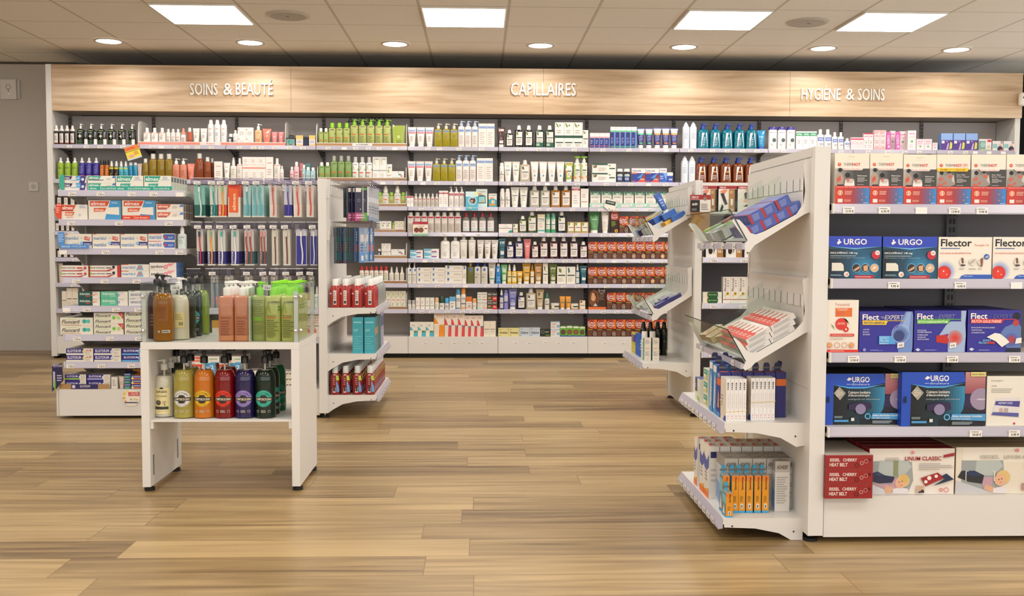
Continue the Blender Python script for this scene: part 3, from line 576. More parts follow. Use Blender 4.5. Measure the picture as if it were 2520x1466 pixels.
'whaero2': ('aero', '#f1ece4', '#f4f1ea', 'hs=.85,cw=.85', 'p #2e3a30 .3 .45 .42 .4 .45 .56 .36 .52;r .1 .36 .9 .39 #2e4a42;l .2 .8 .15 .3 3 #c6bdb2'),
'kt': ('tube', '#eeebe2', '#efeae2', 'ct=.12', 'p #6f8a5a .3 .85 .4 .75 .36 .7 .3 .78;p #87a06a .5 .86 .6 .72 .52 .68 .48 .78;r .18 .56 .82 .59 #2e4a42;l .25 .75 .3 .52 3 #c2bab0'),
'bluedot': ('tube', '#f2e9e2', '#f2eae3', 'ct=.15', 'r .05 .68 .95 .78 #dbe4e6;c .52 .3 .14 #5f9ac4;l .3 .7 .42 .6 2 #d2c6bd'),
'citrus': ('tube', '#eae8da', '#f3efe6', '', 'r 0 .84 1 .94 #9cc43c;r 0 .2 .18 .84 #9cc43c;r .82 .2 1 .84 #a9c850;c .6 .88 .16 #ef9a3a;c .1 .5 .14 #ef8a3a;c .8 .26 .16 #ef8a3a;r .24 .52 .8 .56 #2e4a42;r 0 .15 1 .22 #8fc43a;l .3 .7 .3 .48 2 #bbb'),
'citfoam': ('bottle', '#ebe9dd', '#7fae2c', 'hs=.76,cap=disc,n=2.4,nm=foam_bottle', 'r .04 .2 .2 .7 #b4d068;c .15 .62 .12 #9cc43c;c .8 .66 .12 #ef9a3a;c .2 .16 .16 #ef8a3a;c .9 .2 .14 #e8963a;r .25 .44 .85 .475 #2e4a42;l .3 .8 .28 .4 2 #bbb'),
'klbx2': ('box', '#efe9e1', '', 'side=#dcd3c8', 'r 0 .84 .65 1 #27503f;p #7b7a4e .04 .8 .2 .72 .14 .5 .04 .55;c .15 .7 .05 #8a5a44;r .72 .42 .96 .54 #2e4a42;l .25 .6 .2 .6 3 #c9bdb2;p #7b9a4e .68 .9 .8 .8 .72 .7'),
'brcap': ('bottle', '#2a1d1c', '#f1ece8', 'hs=.76,cw=.9,n=2,nk=.8', 'r 0 .06 1 .56 #2c4c8c;r 0 .42 1 .6 #b8c8c8;l .15 .8 .15 .35 2 #dde'),
'fcb': ('box', '#eee8ea', '', 'side=#c9c2c8', 'W .06 .72 .74 .88 #667 FORCAPIL;r 0 0 1 .66 #2f3f92;r 0 .6 .4 .7 #d8805a;p #4f8fd2 .35 .3 .85 .66 .9 .66 .7 .3;p #9c3428 .55 0 1 0 1 .7;W .6 .96 .16 .26 #f2dcd2 OFFERT;r 0 .06 .3 .1 #e06060;p #e0502c .35 0 .6 .16 1 .16 1 0'),
'fcs2': ('box', '#eee8ea', '', 'side=#c9c2c8', 'W .1 .9 .78 .9 #778 FORCAPIL;r 0 0 1 .68 #3a5fb8;p #6fa8ea .5 .68 1 .68 1 .1 .8 .3;l .1 .7 .2 .5 2 #aab8e0'),
'fcs3': ('box', '#eee8ea', '', 'side=#c9c2c8', 'r 0 0 1 .66 #2c4aa4;W .3 .95 .2 .36 #eef OFFERT'),
}
def KLO(c, side='cone', plant='#6f8a4a', fr='#a3604a', lab='#e9e2dc', cap='#f1eee8'):
    return ('bottle', c, cap, 'hs=.8,cw=.5,nk=.42,cap=cone,n=4,sh=.05,tr=.2', 'r .16 .1 .86 .7 %s;p %s .17 .69 .36 .69 .42 .58 .28 .54 .2 .6;c .34 .58 .07 %s;r .2 .42 .82 .455 #2e4a42;l .25 .78 .18 .38 3 #b9b0a8;p %s .78 .11 .85 .11 .85 .16' % (lab, plant, fr, plant))
for k_, a_ in dict(kdark=('#1b1512', ), kolive=('#4a5320', '', '#7d8a3c', '#8a8a3c'), kcream=('#cdbf9f', '', '#3f5a2c', '#6a5a2c'), kgrey=('#b9b4a2', '', '#7a9060', '#a9b48a'), kamb=('#b5782a', '', '#3f6a3c', '#d8562c'),
                   kpet=('#0f1c18', '', '#5f9a3c', '#4f8a3c'), knavy=('#1d1d4c', '', '#5a5aa0', '#4a4a9a'), kred=('#4a1420', '', '#3c3a2a', '#d8402c'), kpeo=('#3f1424', '', '#7a8a6a', '#e07a94'), kblk=('#1c1a2c', '', '#6a6aa8', '#8a84b4')).items(): STY[k_] = KLO(*a_)
STY['kgrn'] = KLO('#20362a'); STY['kgrn'] = STY['kgrn'][:4]+(STY['kgrn'][4]+';r 0 .02 1 .22 #1f5f48;W .1 .5 .07 .18 #e6efe8 -30%',)
ROWN = ['', 'top wall shelf', 'second wall shelf', 'third wall shelf', 'fourth wall shelf', 'fifth wall shelf', 'sixth wall shelf', 'lowest wall shelf', 'wall base cabinet']
YP = YG+.014
def W(r, style, x0, x1, n, ytop, desc, fill=.95, dep=None, rows=1, z0=None, yoff=0, group=None, ybase=None):
    """n packs of a kind side by side on wall shelf r, between two pixel columns of the photo on the shelf's front plane"""
    a, b = atY(x0, 450, YP+yoff).x, atY(x1, 450, YP+yoff).x
    zb = SZ[r] if z0 is None else z0; 
    xm = (x0+x1)/2; H = atY(xm, ytop, YP+yoff).z-zb; Wd = (b-a)/n*fill
    D = dep or min(.24/rows, max(.03, Wd*DEPTH[STY[style][0]]))
    for k in range(rows):
        for i in range(n):
            where = ROWN[r]; desc = desc if k == 0 or desc.startswith('rear ') else 'rear '+desc
            if n == 1: l = '%s, %s' % (desc, where)
            elif n == 2: l = '%s, %s one of two, %s' % (desc, ('left', 'right')[i], where)
            else: l = '%s, %s from left of %s, %s' % (desc, ORD[i], NUM[n], where)
            put(style, Wd, D, H, (a+(b-a)*(i+.5)/n+(.012*k), YP+yoff+D/2+k*(D+.012), zb), l, 0, group or (desc+' packs' if n > 1 else None))
    return zb+H
STY.update({
'blkbox': ('box', '#17130f', '', 'side=#0f0d0b', 'r .25 .05 .8 .75 #e2d8ce;l .35 .7 .2 .6 3 #998f84'),
'lims': ('bottle', '#a9b961', '#95d31d', 'hs=.76,cw=.75,n=3', 'r .15 .35 .85 .42 #d4803c;l .2 .8 .1 .3 3 #86964a'),
'adsp': ('bottle', '#e9e4da', '#efebe2', 'hs=.66,cw=.62,cap=spray,n=2.2,sh=.1', 'W .2 .85 .5 .54 #99a A-DERMA;r .2 .3 .75 .35 #e0806c;l .2 .75 .1 .25 3 #b9b2a8'),
'redt': ('box', '#f3eeea', '', 'side=#ddd6d0', 'r 0 .84 1 .96 #b8243c;l .2 .8 .3 .6 3 #c9bfb8'),
'redclr': ('bottle', '#d8d0c6', '#e4e0da', 'hs=.62,cap=foam,n=2.2', 'r 0 .5 1 .6 #b8243c;l .2 .8 .1 .4 3 #b4a9a0'),
'redbox': ('box', '#f3ede8', '', 'side=#ddd6d0', 'r 0 .8 1 .88 #b8243c;W .2 .8 .815 .865 #f4d8d8 topi;l .2 .8 .15 .6 4 #cfc5be'),
'redp': ('bottle', '#f2ece6', '#efeae4', 'cap=pump,hs=.76,cw=.36,n=2.6,sd=-1,nm=pump_bottle', 'r 0 .56 1 .66 #b8243c;W .2 .8 .58 .64 #f4d8d8 topi;l .2 .8 .1 .4 4 #cfc5be'),
'bluepost': ('box', '#58b4d4', '', 'flap=1,nm=display_card', 'r 0 .72 1 1 #cfe6ea;c .84 .9 .12 #f2e27c;c .55 .5 .34 #e6e8e6;c .55 .5 .3 #8fb8c8;p #4a3026 .3 .5 .45 .64 .6 .6 .75 .66 .8 .5 .7 .36 .5 .4;p #caa284 .35 .5 .5 .56 .65 .5 .55 .42;r 0 .1 1 .15 #9fd2e4;c .4 .12 .08 #f0d84a'),
'compblis': ('box', '#dfe6dc', '', 'flap=1,side=#bcd0c8,nm=blister_pack', 'W .15 .85 .8 .9 #7fa8a0 Compeed;p #e0a46a .12 .68 .55 .68 .5 .76 .16 .76;p #1d5a52 .14 .2 .86 .2 .84 .6 .7 .66 .3 .66 .16 .6;p #8fd0d2 .2 .24 .8 .24 .78 .58 .22 .58;p #d8b08c .4 .24 .7 .24 .6 .46;r .05 .02 .95 .18 #cdeeee'),
'compbox': ('box', '#e8e2da', '', 'side=#2d8aa4', 'W .1 .9 .8 .92 #6a94a8 Compeed;p #3aa4b4 0 0 1 0 1 .5 .6 .66 0 .55;r .15 .6 .6 .72 #e8a05a;c .55 .38 .22 #e2d8c8;p #d8a078 .45 .3 .6 .5 .68 .36;r .1 .1 .8 .24 #e0943c'),
'redclr2': ('bottle', '#cfc4ba', '#d9d4cc', 'hs=.84,cw=.66,n=3,nk=.5', 'r 0 .7 1 .78 #b8243c;r .06 .45 .94 .7 #e2dad4;W .2 .8 .6 .66 #a9a0a4 topicrem;l .2 .8 .1 .4 3 #b9aea4'),
'redpost': ('box', '#ece2d0', '', 'flap=1,nm=display_card', 'r 0 .8 1 1 #b02438;W .06 .4 .86 .9 #e8b8b8 topi;l .3 .8 .62 .72 1 #b9a;c .24 .4 .17 #6a3a26;c .54 .4 .17 #7a4a30;p #b02a34 .1 .34 .38 .34 .3 .25 .18 .25;r .78 .16 .94 .7 #f2eae0;r .78 .46 .94 .54 #b02438;r 0 0 1 .14 #8fc4ae'),
'redcap': ('bottle', '#8d837a', '#9c1c30', 'hs=.78,cw=.46,n=2.6,tr=.3,nk=.36,sh=.14', 'r .06 .08 .94 .6 #e6e2e2;o .6 .4 .2 .03 #e8b8b8;r .06 .16 .94 .185 #7fb8b4;l .2 .7 .25 .5 3 #c9bfc0'),
'bisou': ('bottle', '#f1eee8', '#f3f0ea', 'hs=.84,cw=.36,n=2.4,sh=.12', 'o .6 .42 .25 .02 #b9bccb;r .25 .6 .75 .63 #d8c6c0;l .25 .8 .1 .3 3 #c9c4c0'),
'bist': ('bottle', '#eee9e0', '#f1ede5', 'hs=.88,cw=.5,n=3,sh=.02,bt=.8', 'r .15 .76 .85 .79 #c9c0b8;o .6 .54 .25 .02 #b9bccb;l .25 .8 .1 .4 4 #c9c4c0'),
'cer': ('tube', '#efe8dd', '#efe9e0', 'ct=.1', 'p #4f64b8 .6 .92 1 .92 .98 .68;W .1 .6 .78 .86 #8fa0c8 Cera;r .15 .58 .6 .6 #6a7490;l .15 .7 .25 .5 4 #c9c0b4;r .2 .32 .6 .34 #6a7490'),
'klst': ('box', '#efe9e4', '', 'side=#d8d0cc', 'p #7fc6e0 0 .45 0 1 .6 1 .35 .6;r 0 .0 .8 .4 #bfe4ec;p #4fb0d8 0 0 0 .3 .5 .0;r .5 .3 .85 .55 #a04a94;r .1 .66 .5 .74 #5a86b4'),
'teal_s': ('box', '#f0e8de', '', 'side=#dcd3c8', 'r 0 .48 1 .53 #3a4a72;p #556 .46 .88 .5 .8 .54 .88;W .3 .7 .6 .68 #7a86a0 KLORANE;p #1d8a80 .65 0 1 0 1 .4 .92 .2 .86 .34 .8 .15 .74 .24 .72 .08'),
'klmini': ('box', '#efe6d8', '', 'side=#c9a06a', 'r 0 0 1 .08 #c9965a;p #5f8a3c .08 .95 .4 .9 .3 .6 .1 .7;r .15 .4 .9 .47 #2e4a42;l .2 .8 .15 .3 2 #c2b6a6'),
'etial': ('box', '#ece2d4', '', 'side=#d6cbbc', 'r 0 .85 1 1 #d8c49c;W .08 .92 .68 .8 #6a7484 Etialog;r .15 .62 .9 .65 #4fb4c0;l .15 .85 .28 .55 3 #c9bfb2;r 0 .08 1 .16 #5fb4b8'),
'grnaero': ('aero', '#4fa97a', '#5f9a7c', 'hs=.82,cw=.8', 'r .12 .18 .88 .7 #e6e6dc;p #3f6a4a .3 .6 .5 .55 .5 .68 .34 .7;r .12 .4 .88 .43 #2e4a42;l .2 .8 .2 .36 2 #b9beb0'),
'papbox': ('box', '#c69a62', '', 'side=#a9804c', 'r .1 .1 .88 .92 #ebe4d6;p #7fa83c .05 .95 .42 .9 .3 .62 .08 .74;r .18 .46 .85 .52 #2e4a42;r .1 .1 .88 .16 #8fae4a'),
'rich': ('box', '#efe8dd', '', 'side=#d8d0c4', 'r 0 .76 1 1 #8fae98;p #3f6a54 0 1 .2 .8 .35 .95 .5 .78 .7 .96 .9 .8 1 .95 1 1;c .5 .8 .14 #cfd8cc;W .12 .88 .6 .68 #a09484 RICHELET;l .2 .8 .2 .45 3 #d6c6bc'),
'gtube': ('tube', '#56945a', '#efeae0', 'ct=.14', 'p #3a7440 .05 .92 .95 .92 .9 .78 .6 .84 .3 .76 .1 .86;r .25 .6 .8 .63 #b4d0a8;l .25 .75 .25 .5 4 #86b484'),
'wtube': ('tube', '#efe8e0', '#f1ebe2', 'ct=.12', 'p #8fae84 .05 .92 .95 .92 .9 .84 .5 .88 .1 .84;r .2 .68 .8 .71 #c9b8a4;l .25 .75 .25 .55 4 #d2c6bc;c .5 .2 .1 #e6d0c4'),
})
def COLR(dot): return ('box', '#b8391c', '', 'side=#3a1a12,top=#7a2a16', 'r 0 0 1 .45 #4a2015;p #e0701c .7 .5 1 .45 1 1 .75 1;p #8a2a14 0 .45 .3 .5 .2 1 0 1;c .42 .74 .4 #d8c2b4;c .42 .76 .36 #a82a1a;W .06 .78 .74 .88 #efe4dc Color;W .14 .84 .62 .74 #efe4dc Soin;r .05 .38 .55 .43 #8a9a2c;r .05 .3 .9 .325 #b86a4c;l .05 .6 .04 .26 3 #8a5c48;c .82 .16 .22 #d8c8b4;c .82 .16 .18 %s;W .72 .92 .12 .2 #e8dccc %s' % dot)
for i_, d_ in enumerate((('#2a1c16', '4N'), ('#5c4030', '5GM'), ('#6a4c34', '5G'), ('#7a5a3c', '6G'), ('#9a7444', '7N'), ('#c08a48', '7G'), ('#8a7458', '7NI'), ('#e0a03c', '8G'))): STY['col%d' % i_] = COLR(d_)
STY['sun'] = ('box', '#2a1510', '', 'side=#1c0f0c', 'r 0 .6 1 1 #a83a1c;c .45 .78 .38 #d8c2b4;c .45 .79 .34 #a82a1a;W .1 .8 .8 .87 #efe4dc Color;W .16 .86 .7 .77 #efe4dc Soin;l .1 .7 .3 .55 4 #8a9a2c;c .7 .1 .2 #f0b82c;c .7 .1 .1 #5a3018')
STY.update({
'adrc': ('bottle', '#ece6da', '#d02a24', 'hs=.76,cw=.7,n=2.6', 'l .2 .8 .2 .5 3 #b9c090;r .2 .55 .7 .6 #d8a090'),
'adspr': ('bottle', '#ece6da', '#f0ece2', 'hs=.64,cap=spray,cw=.5,n=2.6', 'l .2 .8 .2 .5 3 #c9c2b0;p #8a9 .55 .5 .6 .55 .65 .5'),
'lrpp': ('bottle', '#ece8e0', '#efebe4', 'cap=pump,hs=.78,cw=.3,n=3,nm=pump_bottle', 'r .55 .6 .85 .72 #2f6ac0;r .15 .42 .9 .44 #555;l .2 .8 .1 .35 3 #c9c2ba'),
'lrpb': ('box', '#ece6da', '', 'side=#d2cbbf', 'r .13 .52 .24 .9 #3a78c0;l .1 .3 .3 .45 1 #9ab;l .5 .95 .4 .7 2 #c0b6aa;r 0 0 1 .03 #b4aca0'),
'lrpt': ('box', '#ece6da', '', 'side=#d2cbbf', 'r .3 .82 .7 .96 #3a78c0;l .2 .8 .3 .6 3 #c0b6aa'),
'lrpo': ('bottle', '#8a8a50', '#b4ac78', 'hs=.84,cw=.4,n=3.4,tr=.4', 'r .4 .62 .72 .74 #3a78c0;l .3 .7 .35 .5 2 #6a6c38'),
'lrpw': ('bottle', '#dcd8cc', '#24489a', 'hs=.84,cw=.5,n=3.4', 'r .35 .62 .65 .74 #2f6ac0;r .15 .3 .5 .33 #555;l .2 .8 .4 .52 2 #b9b2a6'),
'dertube': ('tube', '#ece6da', '#e6e2d6', '', 'W .15 .8 .74 .84 #5a8a90 DUCRAY;r .1 .2 .9 .27 #4fa49a;l .15 .8 .35 .6 3 #b9b0a4'),
'blaero': ('aero', '#2f86d0', '#eef0f0', 'hs=.86,cw=.6', 'r .3 .58 .6 .74 #cfdcea;r .15 .3 .85 .33 #a9d0f0;l .2 .8 .12 .26 2 #8fc0e8'),
'grkt': ('tube', '#6fbf6c', '#f0ece2', '', 'r .2 .2 .85 .72 #cfdcc4;W .2 .85 .72 .86 #dff0d8 KLO;r .2 .5 .85 .54 #2e4a42'),
'yels': ('bottle', '#e2b41c', '#f1ede4', 'hs=.66,cap=spray,cw=.6,n=3', 'r .05 .1 .95 .62 #eadba0;r .1 .34 .9 .38 #2e4a42;c .4 .5 .1 #c9902c'),
'yelt': ('tube', '#dfa72a', '#f2ede4', '', 'r .2 .2 .85 .84 #e9ddb8;r .25 .52 .8 .56 #2e4a42;c .5 .68 .1 #d8b04a;l .3 .7 .26 .46 3 #cbb98a'),
'ambs': ('bottle', '#c9962c', '#b8821c', 'hs=.68,cap=spray,cw=.6,n=3', 'r .05 .04 .95 .62 #e6dcc2;r .1 .34 .9 .38 #2e4a42'),
'tant': ('tube', '#c68f4a', '#f0eae0', '', 'r .2 .2 .85 .84 #e2d2b4;r .25 .52 .8 .56 #2e4a42;c .5 .68 .1 #e0a05a;l .3 .7 .26 .46 3 #c6b08a'),
'kbt': ('box', '#eee8da', '', 'side=#cfc8ba', 'p #6a7a3a .2 .85 .5 .8 .4 .6 .25 .66;c .62 .6 .1 #7d8a3c;r .08 .44 .92 .48 #2e4a42;l .2 .8 .12 .36 3 #c9c2b2'),
'olivt': ('tube', '#6b7a2e', '#efeae0', '', 'r .2 .2 .85 .84 #d5d6c2;r .25 .52 .8 .56 #2e4a42;p #4f6a2c .4 .75 .55 .72 .5 .6;l .3 .7 .26 .46 3 #b4b69a'),
'kbxl': ('box', '#eee8da', '', 'side=#cfc8ba', 'p #6a7a3a .15 .92 .5 .85 .4 .65 .2 .7;c .48 .7 .06 #7d8a3c;r .1 .46 .9 .53 #2e4a42;l .15 .85 .12 .38 3 #c9c2b2'),
'kbxt': ('box', '#eee8da', '', 'side=#cfc8ba', 'p #2c7a86 .15 .92 .3 .94 .4 .7 .25 .62 .18 .72;r .1 .46 .9 .53 #2e4a42;l .15 .85 .12 .38 3 #c9c2b2'),
'tesp': ('bottle', '#2a5a6a', '#f0ede6', 'hs=.68,cap=spray,cw=.6,n=3', 'r .05 .04 .95 .6 #d2d8d8;p #1d4a52 .1 .4 .4 .5 .5 .4;r .1 .3 .9 .34 #2e4a42'),
'tet': ('tube', '#1f6478', '#5a7480', 'ct=.12', 'r .22 .2 .88 .86 #d8dcda;p #2c7a86 .3 .8 .5 .82 .55 .66 .4 .64;r .25 .55 .85 .6 #2e4a42'),
'adpro': ('box', '#e9e4d4', '', 'side=#cfc9b6', 'p #9cb04e .1 .62 .45 .92 .5 .92 .85 .62 .78 .62 .48 .84 .18 .62;r .2 .48 .8 .52 #d8806c;r 0 .05 .8 .09 #c9cfa0;p #8aa03c .1 .08 .4 .34 .5 .34 .3 .08'),
'sjar': ('bottle', '#dcd8d0', '#b9b8b4', 'hs=.56,cw=.95,n=2.4,nk=.8', 'l .2 .8 .1 .35 2 #a9a49c'),
'dnt': ('box', '#eee9e0', '', 'side=#d5cfc5', 'l .2 .8 .5 .72 2 #c9a8a8;r .1 .28 .9 .32 #b87a80;p #e2dcd0 0 0 .15 0 .05 .4'),
'dng': ('box', '#eee9e0', '', 'side=#d5cfc5', 'l .2 .8 .5 .72 2 #a8bca8;r .1 .28 .9 .32 #4f8a5c'),
'rop': ('roll', '#ece6dc', '#e6b48c', '', 'r .2 .4 .8 .43 #c9b09c;l .2 .7 .12 .3 2 #b9b0a4'),
'rog': ('roll', '#ece6dc', '#123f24', 'hs=.46', 'l .2 .8 .15 .35 3 #6a9a7a'),
'rob': ('roll', '#ece6dc', '#4fa4d8', 'hs=.52', 'r .1 .3 .9 .33 #2c4a8a;l .2 .8 .12 .26 2 #8a9ab4'),
'stb': ('box', '#ece6dc', '', 'side=#d5cfc5', 'r 0 .64 1 1 #5fb4e4;W .2 .7 .42 .5 #456 DUCRAY;l .2 .8 .08 .3 3 #6a8ab4'),
'tlb': ('aero', '#ece8e2', '#4f9fd0', 'hs=.72,cw=.95', 'W .15 .85 .46 .54 #567 ETIAXIL;r .1 .4 .9 .42 #2c4a6a;r 0 .03 1 .07 #2c6a94'),
'tlo': ('aero', '#ece8e2', '#f09a2c', 'hs=.72,cw=.95', 'W .15 .85 .46 .54 #877 ETIAXIL;r .1 .24 .9 .28 #556;r 0 .03 1 .09 #f09a2c'),
'sto': ('box', '#ece6dc', '', 'side=#d5cfc5', 'r 0 .62 1 1 #e2701c;W .2 .8 .4 .48 #b8502c DUCRAY;r .3 .24 .8 .3 #444;r .1 .1 .9 .15 #e2701c'),
'rol2': ('roll', '#ece6dc', '#e6a468', '', 'l .2 .8 .2 .4 2 #c9a080'),
'eti': ('box', '#ece6da', '', 'side=#cfc9bd', 'W .1 .9 .7 .86 #7a8084 Etiaxil;l .2 .8 .3 .6 2 #b9b2a6;r .1 .1 .9 .2 #6fd0b4'),
'etr': ('box', '#ece6da', '', 'side=#cfc9bd', 'W .1 .9 .7 .86 #7a8084 Etiaxil;l .2 .8 .3 .6 2 #b9b2a6;r .1 .1 .9 .2 #e06a78'),
'etd': ('box', '#4a443c', '', 'side=#2a2620', 'W .1 .9 .7 .86 #d8d0c4 Etiaxil;r .15 .25 .7 .45 #c9902c;r 0 0 1 .06 #e0d8cc'),
'etx': ('box', '#4a443c', '', 'side=#2a2620', 'W .1 .9 .7 .86 #d8d0c4 Etiaxil;r 0 0 1 .5 #d02a2c;W .15 .85 .2 .38 #f2d6d0 OFFRE'),
'nvsp': ('bottle', '#1f1d5a', '#f0eeea', 'hs=.7,cap=spray,cw=.62,n=3', 'r .05 .06 .95 .6 #cdc8d0;r .1 .3 .9 .34 #2e4a42'),
'lil': ('aero', '#8a86d0', '#7f7cc0', 'hs=.84,cw=.85', 'r .1 .4 .9 .7 #c9c6de;r .1 .36 .9 .4 #2e4a42;l .2 .8 .1 .3 2 #aaa6dc'),
'lilt': ('tube', '#8280c8', '#efeae2', '', 'r .15 .2 .88 .86 #c2c2d6;p #7a78b8 .4 .78 .6 .76 .55 .68;r .22 .52 .82 .56 #2e4a42;l .3 .7 .26 .46 3 #a9a9c4'),
'kar': ('tube', '#c9ae86', '#f0eae0', '', 'r .15 .2 .88 .86 #dccdb0;p #4a3a24 .3 .86 .5 .8 .4 .66 .28 .72;r .22 .52 .82 .56 #2e4a42;l .3 .7 .26 .46 3 #bfae8e'),
'grsp': ('bottle', '#e6e0d4', '#2f7a54', 'hs=.64,cap=spray,cw=.7,n=3', 'r 0 .5 1 .64 #3a8a60;p #4a5a3c .2 .5 .4 .46 .35 .36;r .1 .28 .9 .32 #2e4a42'),
'jark': ('jar', '#c9b88a', '#efe9dd', '', 'r .1 .15 .95 .9 #e2dccb;r .4 .35 .95 .6 #2e4a42'),
'jaro': ('jar', '#d8984a', '#efe9dd', '', 'r .05 .15 .9 .9 #e2dccb;r .3 .35 .85 .6 #2e4a42'),
'orgt': ('tube', '#e6982a', '#f2ece2', '', 'r .2 .5 .85 .58 #4a7a5c;p #7a8a2c .4 .8 .6 .76 .5 .64;l .25 .75 .25 .45 2 #f0b868'),
'kmix': ('box', '#d8b78a', '', 'side=#b4905c', 'r .12 .06 .95 .95 #e9dcc4;c .3 .84 .16 #6a3a26;r .2 .42 .9 .48 #2e4a42'),
'pic': ('box', '#3a2418', '', 'side=#2a1a12,nm=display_box', 'r 0 0 1 .12 #e0702c;p #7a4a2c .05 .3 .1 .8 .3 .98 .55 .85 .62 .5 .5 .16 .2 .16;p #d8a078 .15 .5 .2 .78 .36 .8 .44 .6 .36 .42 .24 .4;p #5a301c .3 .82 .48 .78 .5 .4 .62 .16 .4 .16 .46 .5;p #cfd4d8 .28 .16 .4 .3 .52 .16;o .75 .92 .18 .03 #c9b8ac;W .6 .92 .88 .95 #d8ccc0 Color;l .62 .95 .45 .75 4 #8a6a54'),
'turq': ('box', '#efe8da', '', 'side=#cfc8ba', 'l .2 .85 .68 .85 2 #9cc8cc;p #56b4c4 0 .42 0 .68 .2 .62 .42 .42;r .5 .3 .98 .4 #2c3a2a;W .55 .95 .32 .38 #9ae06a CYNE;p #56b4c4 .45 0 1 0 1 .3 .5 .3'),
'orgb': ('box', '#efe6d6', '', 'side=#d5c9b6', 'l .2 .9 .85 .95 1 #f0b08a;p #f0902a 0 .55 0 .82 .2 .76 .45 .55;p #f0902a .45 0 1 0 1 .5 .52 .5;p #e6dcca 0 0 .35 0 .52 .5 0 .5;r .58 .46 .98 .52 #e0a83c'),
'redb': ('box', '#efe6d8', '', 'side=#d0c6b8,top=#d8606a', 'l .2 .9 .82 .94 2 #e8a098;p #e0484c 0 .5 0 .8 .22 .74 .5 .5;p #e04a50 .5 0 1 0 1 .48 .62 .48;p #e6dccc 0 0 .4 0 .6 .48 0 .48;r .6 .42 .98 .5 #3a2a5c;W .66 .92 .43 .49 #f0d0d4 Z'),
'cremb': ('box', '#ece2cf', '', 'side=#d2c7b4', 'r .1 .45 .9 .5 #8a8478;l .25 .75 .2 .38 2 #d6cbb8'),
'soapy': ('box', '#e2d694', '', 'side=#c6ba7c,top=#d8cc94', 'W .12 .88 .34 .6 #4a4434 Anesse;r .05 .8 .3 .84 #6a6448;c .2 .12 .06 #a9a068'),
'soapb': ('box', '#c3cdd8', '', 'side=#a9b2bc,top=#b9c2cc', 'W .12 .88 .3 .58 #3a404c Chèvre;r .05 .82 .32 .86 #5a6470;c .15 .12 .06 #8a96a4'),
'blks': ('box', '#1c261c', '', 'side=#141c14', 'o .25 .65 .16 .02 #cfd2c8;l .5 .9 .5 .75 2 #a9b09a;r .5 .12 .95 .26 #6a8a2c'),
'wbs': ('box', '#e4e2de', '', 'side=#c2c0bc', 'r 0 .86 1 1 #a9c4d8;r .1 .55 .6 .75 #e2b49c;c .82 .4 .16 #7fb0d4;l .1 .6 .12 .45 2 #c9b8ac'),
'mang': ('box', '#6fae3a', '', 'side=#4f8a2c', 'c .5 .42 .4 #3a2a24;c .5 .42 .3 #6a4a3c;p #e8e6d8 0 .9 .5 .99 1 .9 .9 .8 .1 .8;p #2c4a94 0 0 1 0 .9 .14 .5 .06 .1 .16'),
'mang2': ('box', '#6fae3a', '', 'side=#4f8a2c', 'c .5 .42 .4 #7a2c2c;c .5 .42 .3 #8a5a34;p #e8e6d8 0 .9 .5 .99 1 .9 .9 .8 .1 .8;p #2c4a94 0 0 1 0 .9 .14 .5 .06 .1 .16'),
})
def tray(r, x0, x1, col, txt, label, th='#3', fins=('l', 'r'), finh=.2):
    """brand display tray standing on a wall shelf: printed front strip, thin floor, side fins"""
    a, b = atY(x0, 450, YP).x, atY(x1, 450, YP).x; t = thing('display_tray', label, 'display tray', (a, YG+.003, SZ[r]+.0003)); w = b-a
    MB().box(0, w, .006, .27, 0, .003, M('#e4dfd8')).build('floor', t)
    mb = MB().box(0, w, 0, .005, 0, .026, M('#e9e4dd')); do_print(mb, 'r 0 .08 1 .8 %s%s' % (col, txt), w, .026, lambda u, v, e: (w*u, -e, .026*v)); mb.build('front_strip', t)
    for f in fins:
        x = 0 if f == 'l' else w-.004
        MB().prism([(.0055, .0032), (.24, .0032), (.24, finh), (.06, finh), (.02, finh*.9), (.0055, finh*.5)], 'x', x, x+.004, M('#ebe6e0')).build('side_fin', t)
T0 = .0036
def Wt(r, *a, **k): return W(r, *a, z0=SZ[r]+T0, yoff=.01, **k)
# ---- top shelf
W(1, 'foamblk', 133, 186, 4, 307, 'black foam bottle with white label')
W(1, 'star', 186, 338, 6, 304, 'black pump bottle with white star', .7, dep=.045, yoff=.04)
W(1, 'blktube', 200, 340, 6, 322, 'small black tube with white base', .55, dep=.03)
tray(1, 342, 704, '#f08c78', ';w .1 .3 .3 .6 #fbe0d8 Nettoyants et Démaquillants;w .62 .76 .3 .6 #fbe0d8 Soins spécifiques;r .42 -.2 .56 1.1 #efe2de;W .46 .52 .2 .7 #e06a58 Avène', 'white display tray with salmon strip on the top wall shelf')
Wt(1, 'avb', 353, 409, 3, 314, 'white bottle with salmon shoulder line', .9)
Wt(1, 'avs', 409, 445, 3, 317, 'small plain white bottle', .92)
Wt(1, 'avfoam', 445, 459, 1, 314, 'white foam bottle with salmon cap')
Wt(1, 'salb', 461, 474, 1, 314, 'salmon lotion bottle with white cap')
Wt(1, 'avt', 474, 511, 2, 315, 'white cream tube on salmon strip tray', .9)
Wt(1, 'avspray', 511, 559, 3, 294, 'tall white thermal spray can', .95)
Wt(1, 'navyb', 563, 574, 1, 329, 'small navy bottle with white cap')
Wt(1, 'whb', 574, 586, 1, 320, 'slim white bottle beside the navy one')
h = Wt(1, 'avbox', 586, 625, 2, 338, 'white square carton with red dots, lower layer', .98)
W(1, 'avbox', 586, 625, 2, 313.5, 'white square carton with red dots, upper layer', .98, z0=h+.0005, yoff=.01)
Wt(1, 'peachp', 627, 645, 1, 304, 'peach pump bottle with white pump')
Wt(1, 'salt', 645, 668, 1, 316, 'large salmon cream tube')
Wt(1, 'pinkt', 668, 700, 2, 324, 'small coral pink tube', .92)
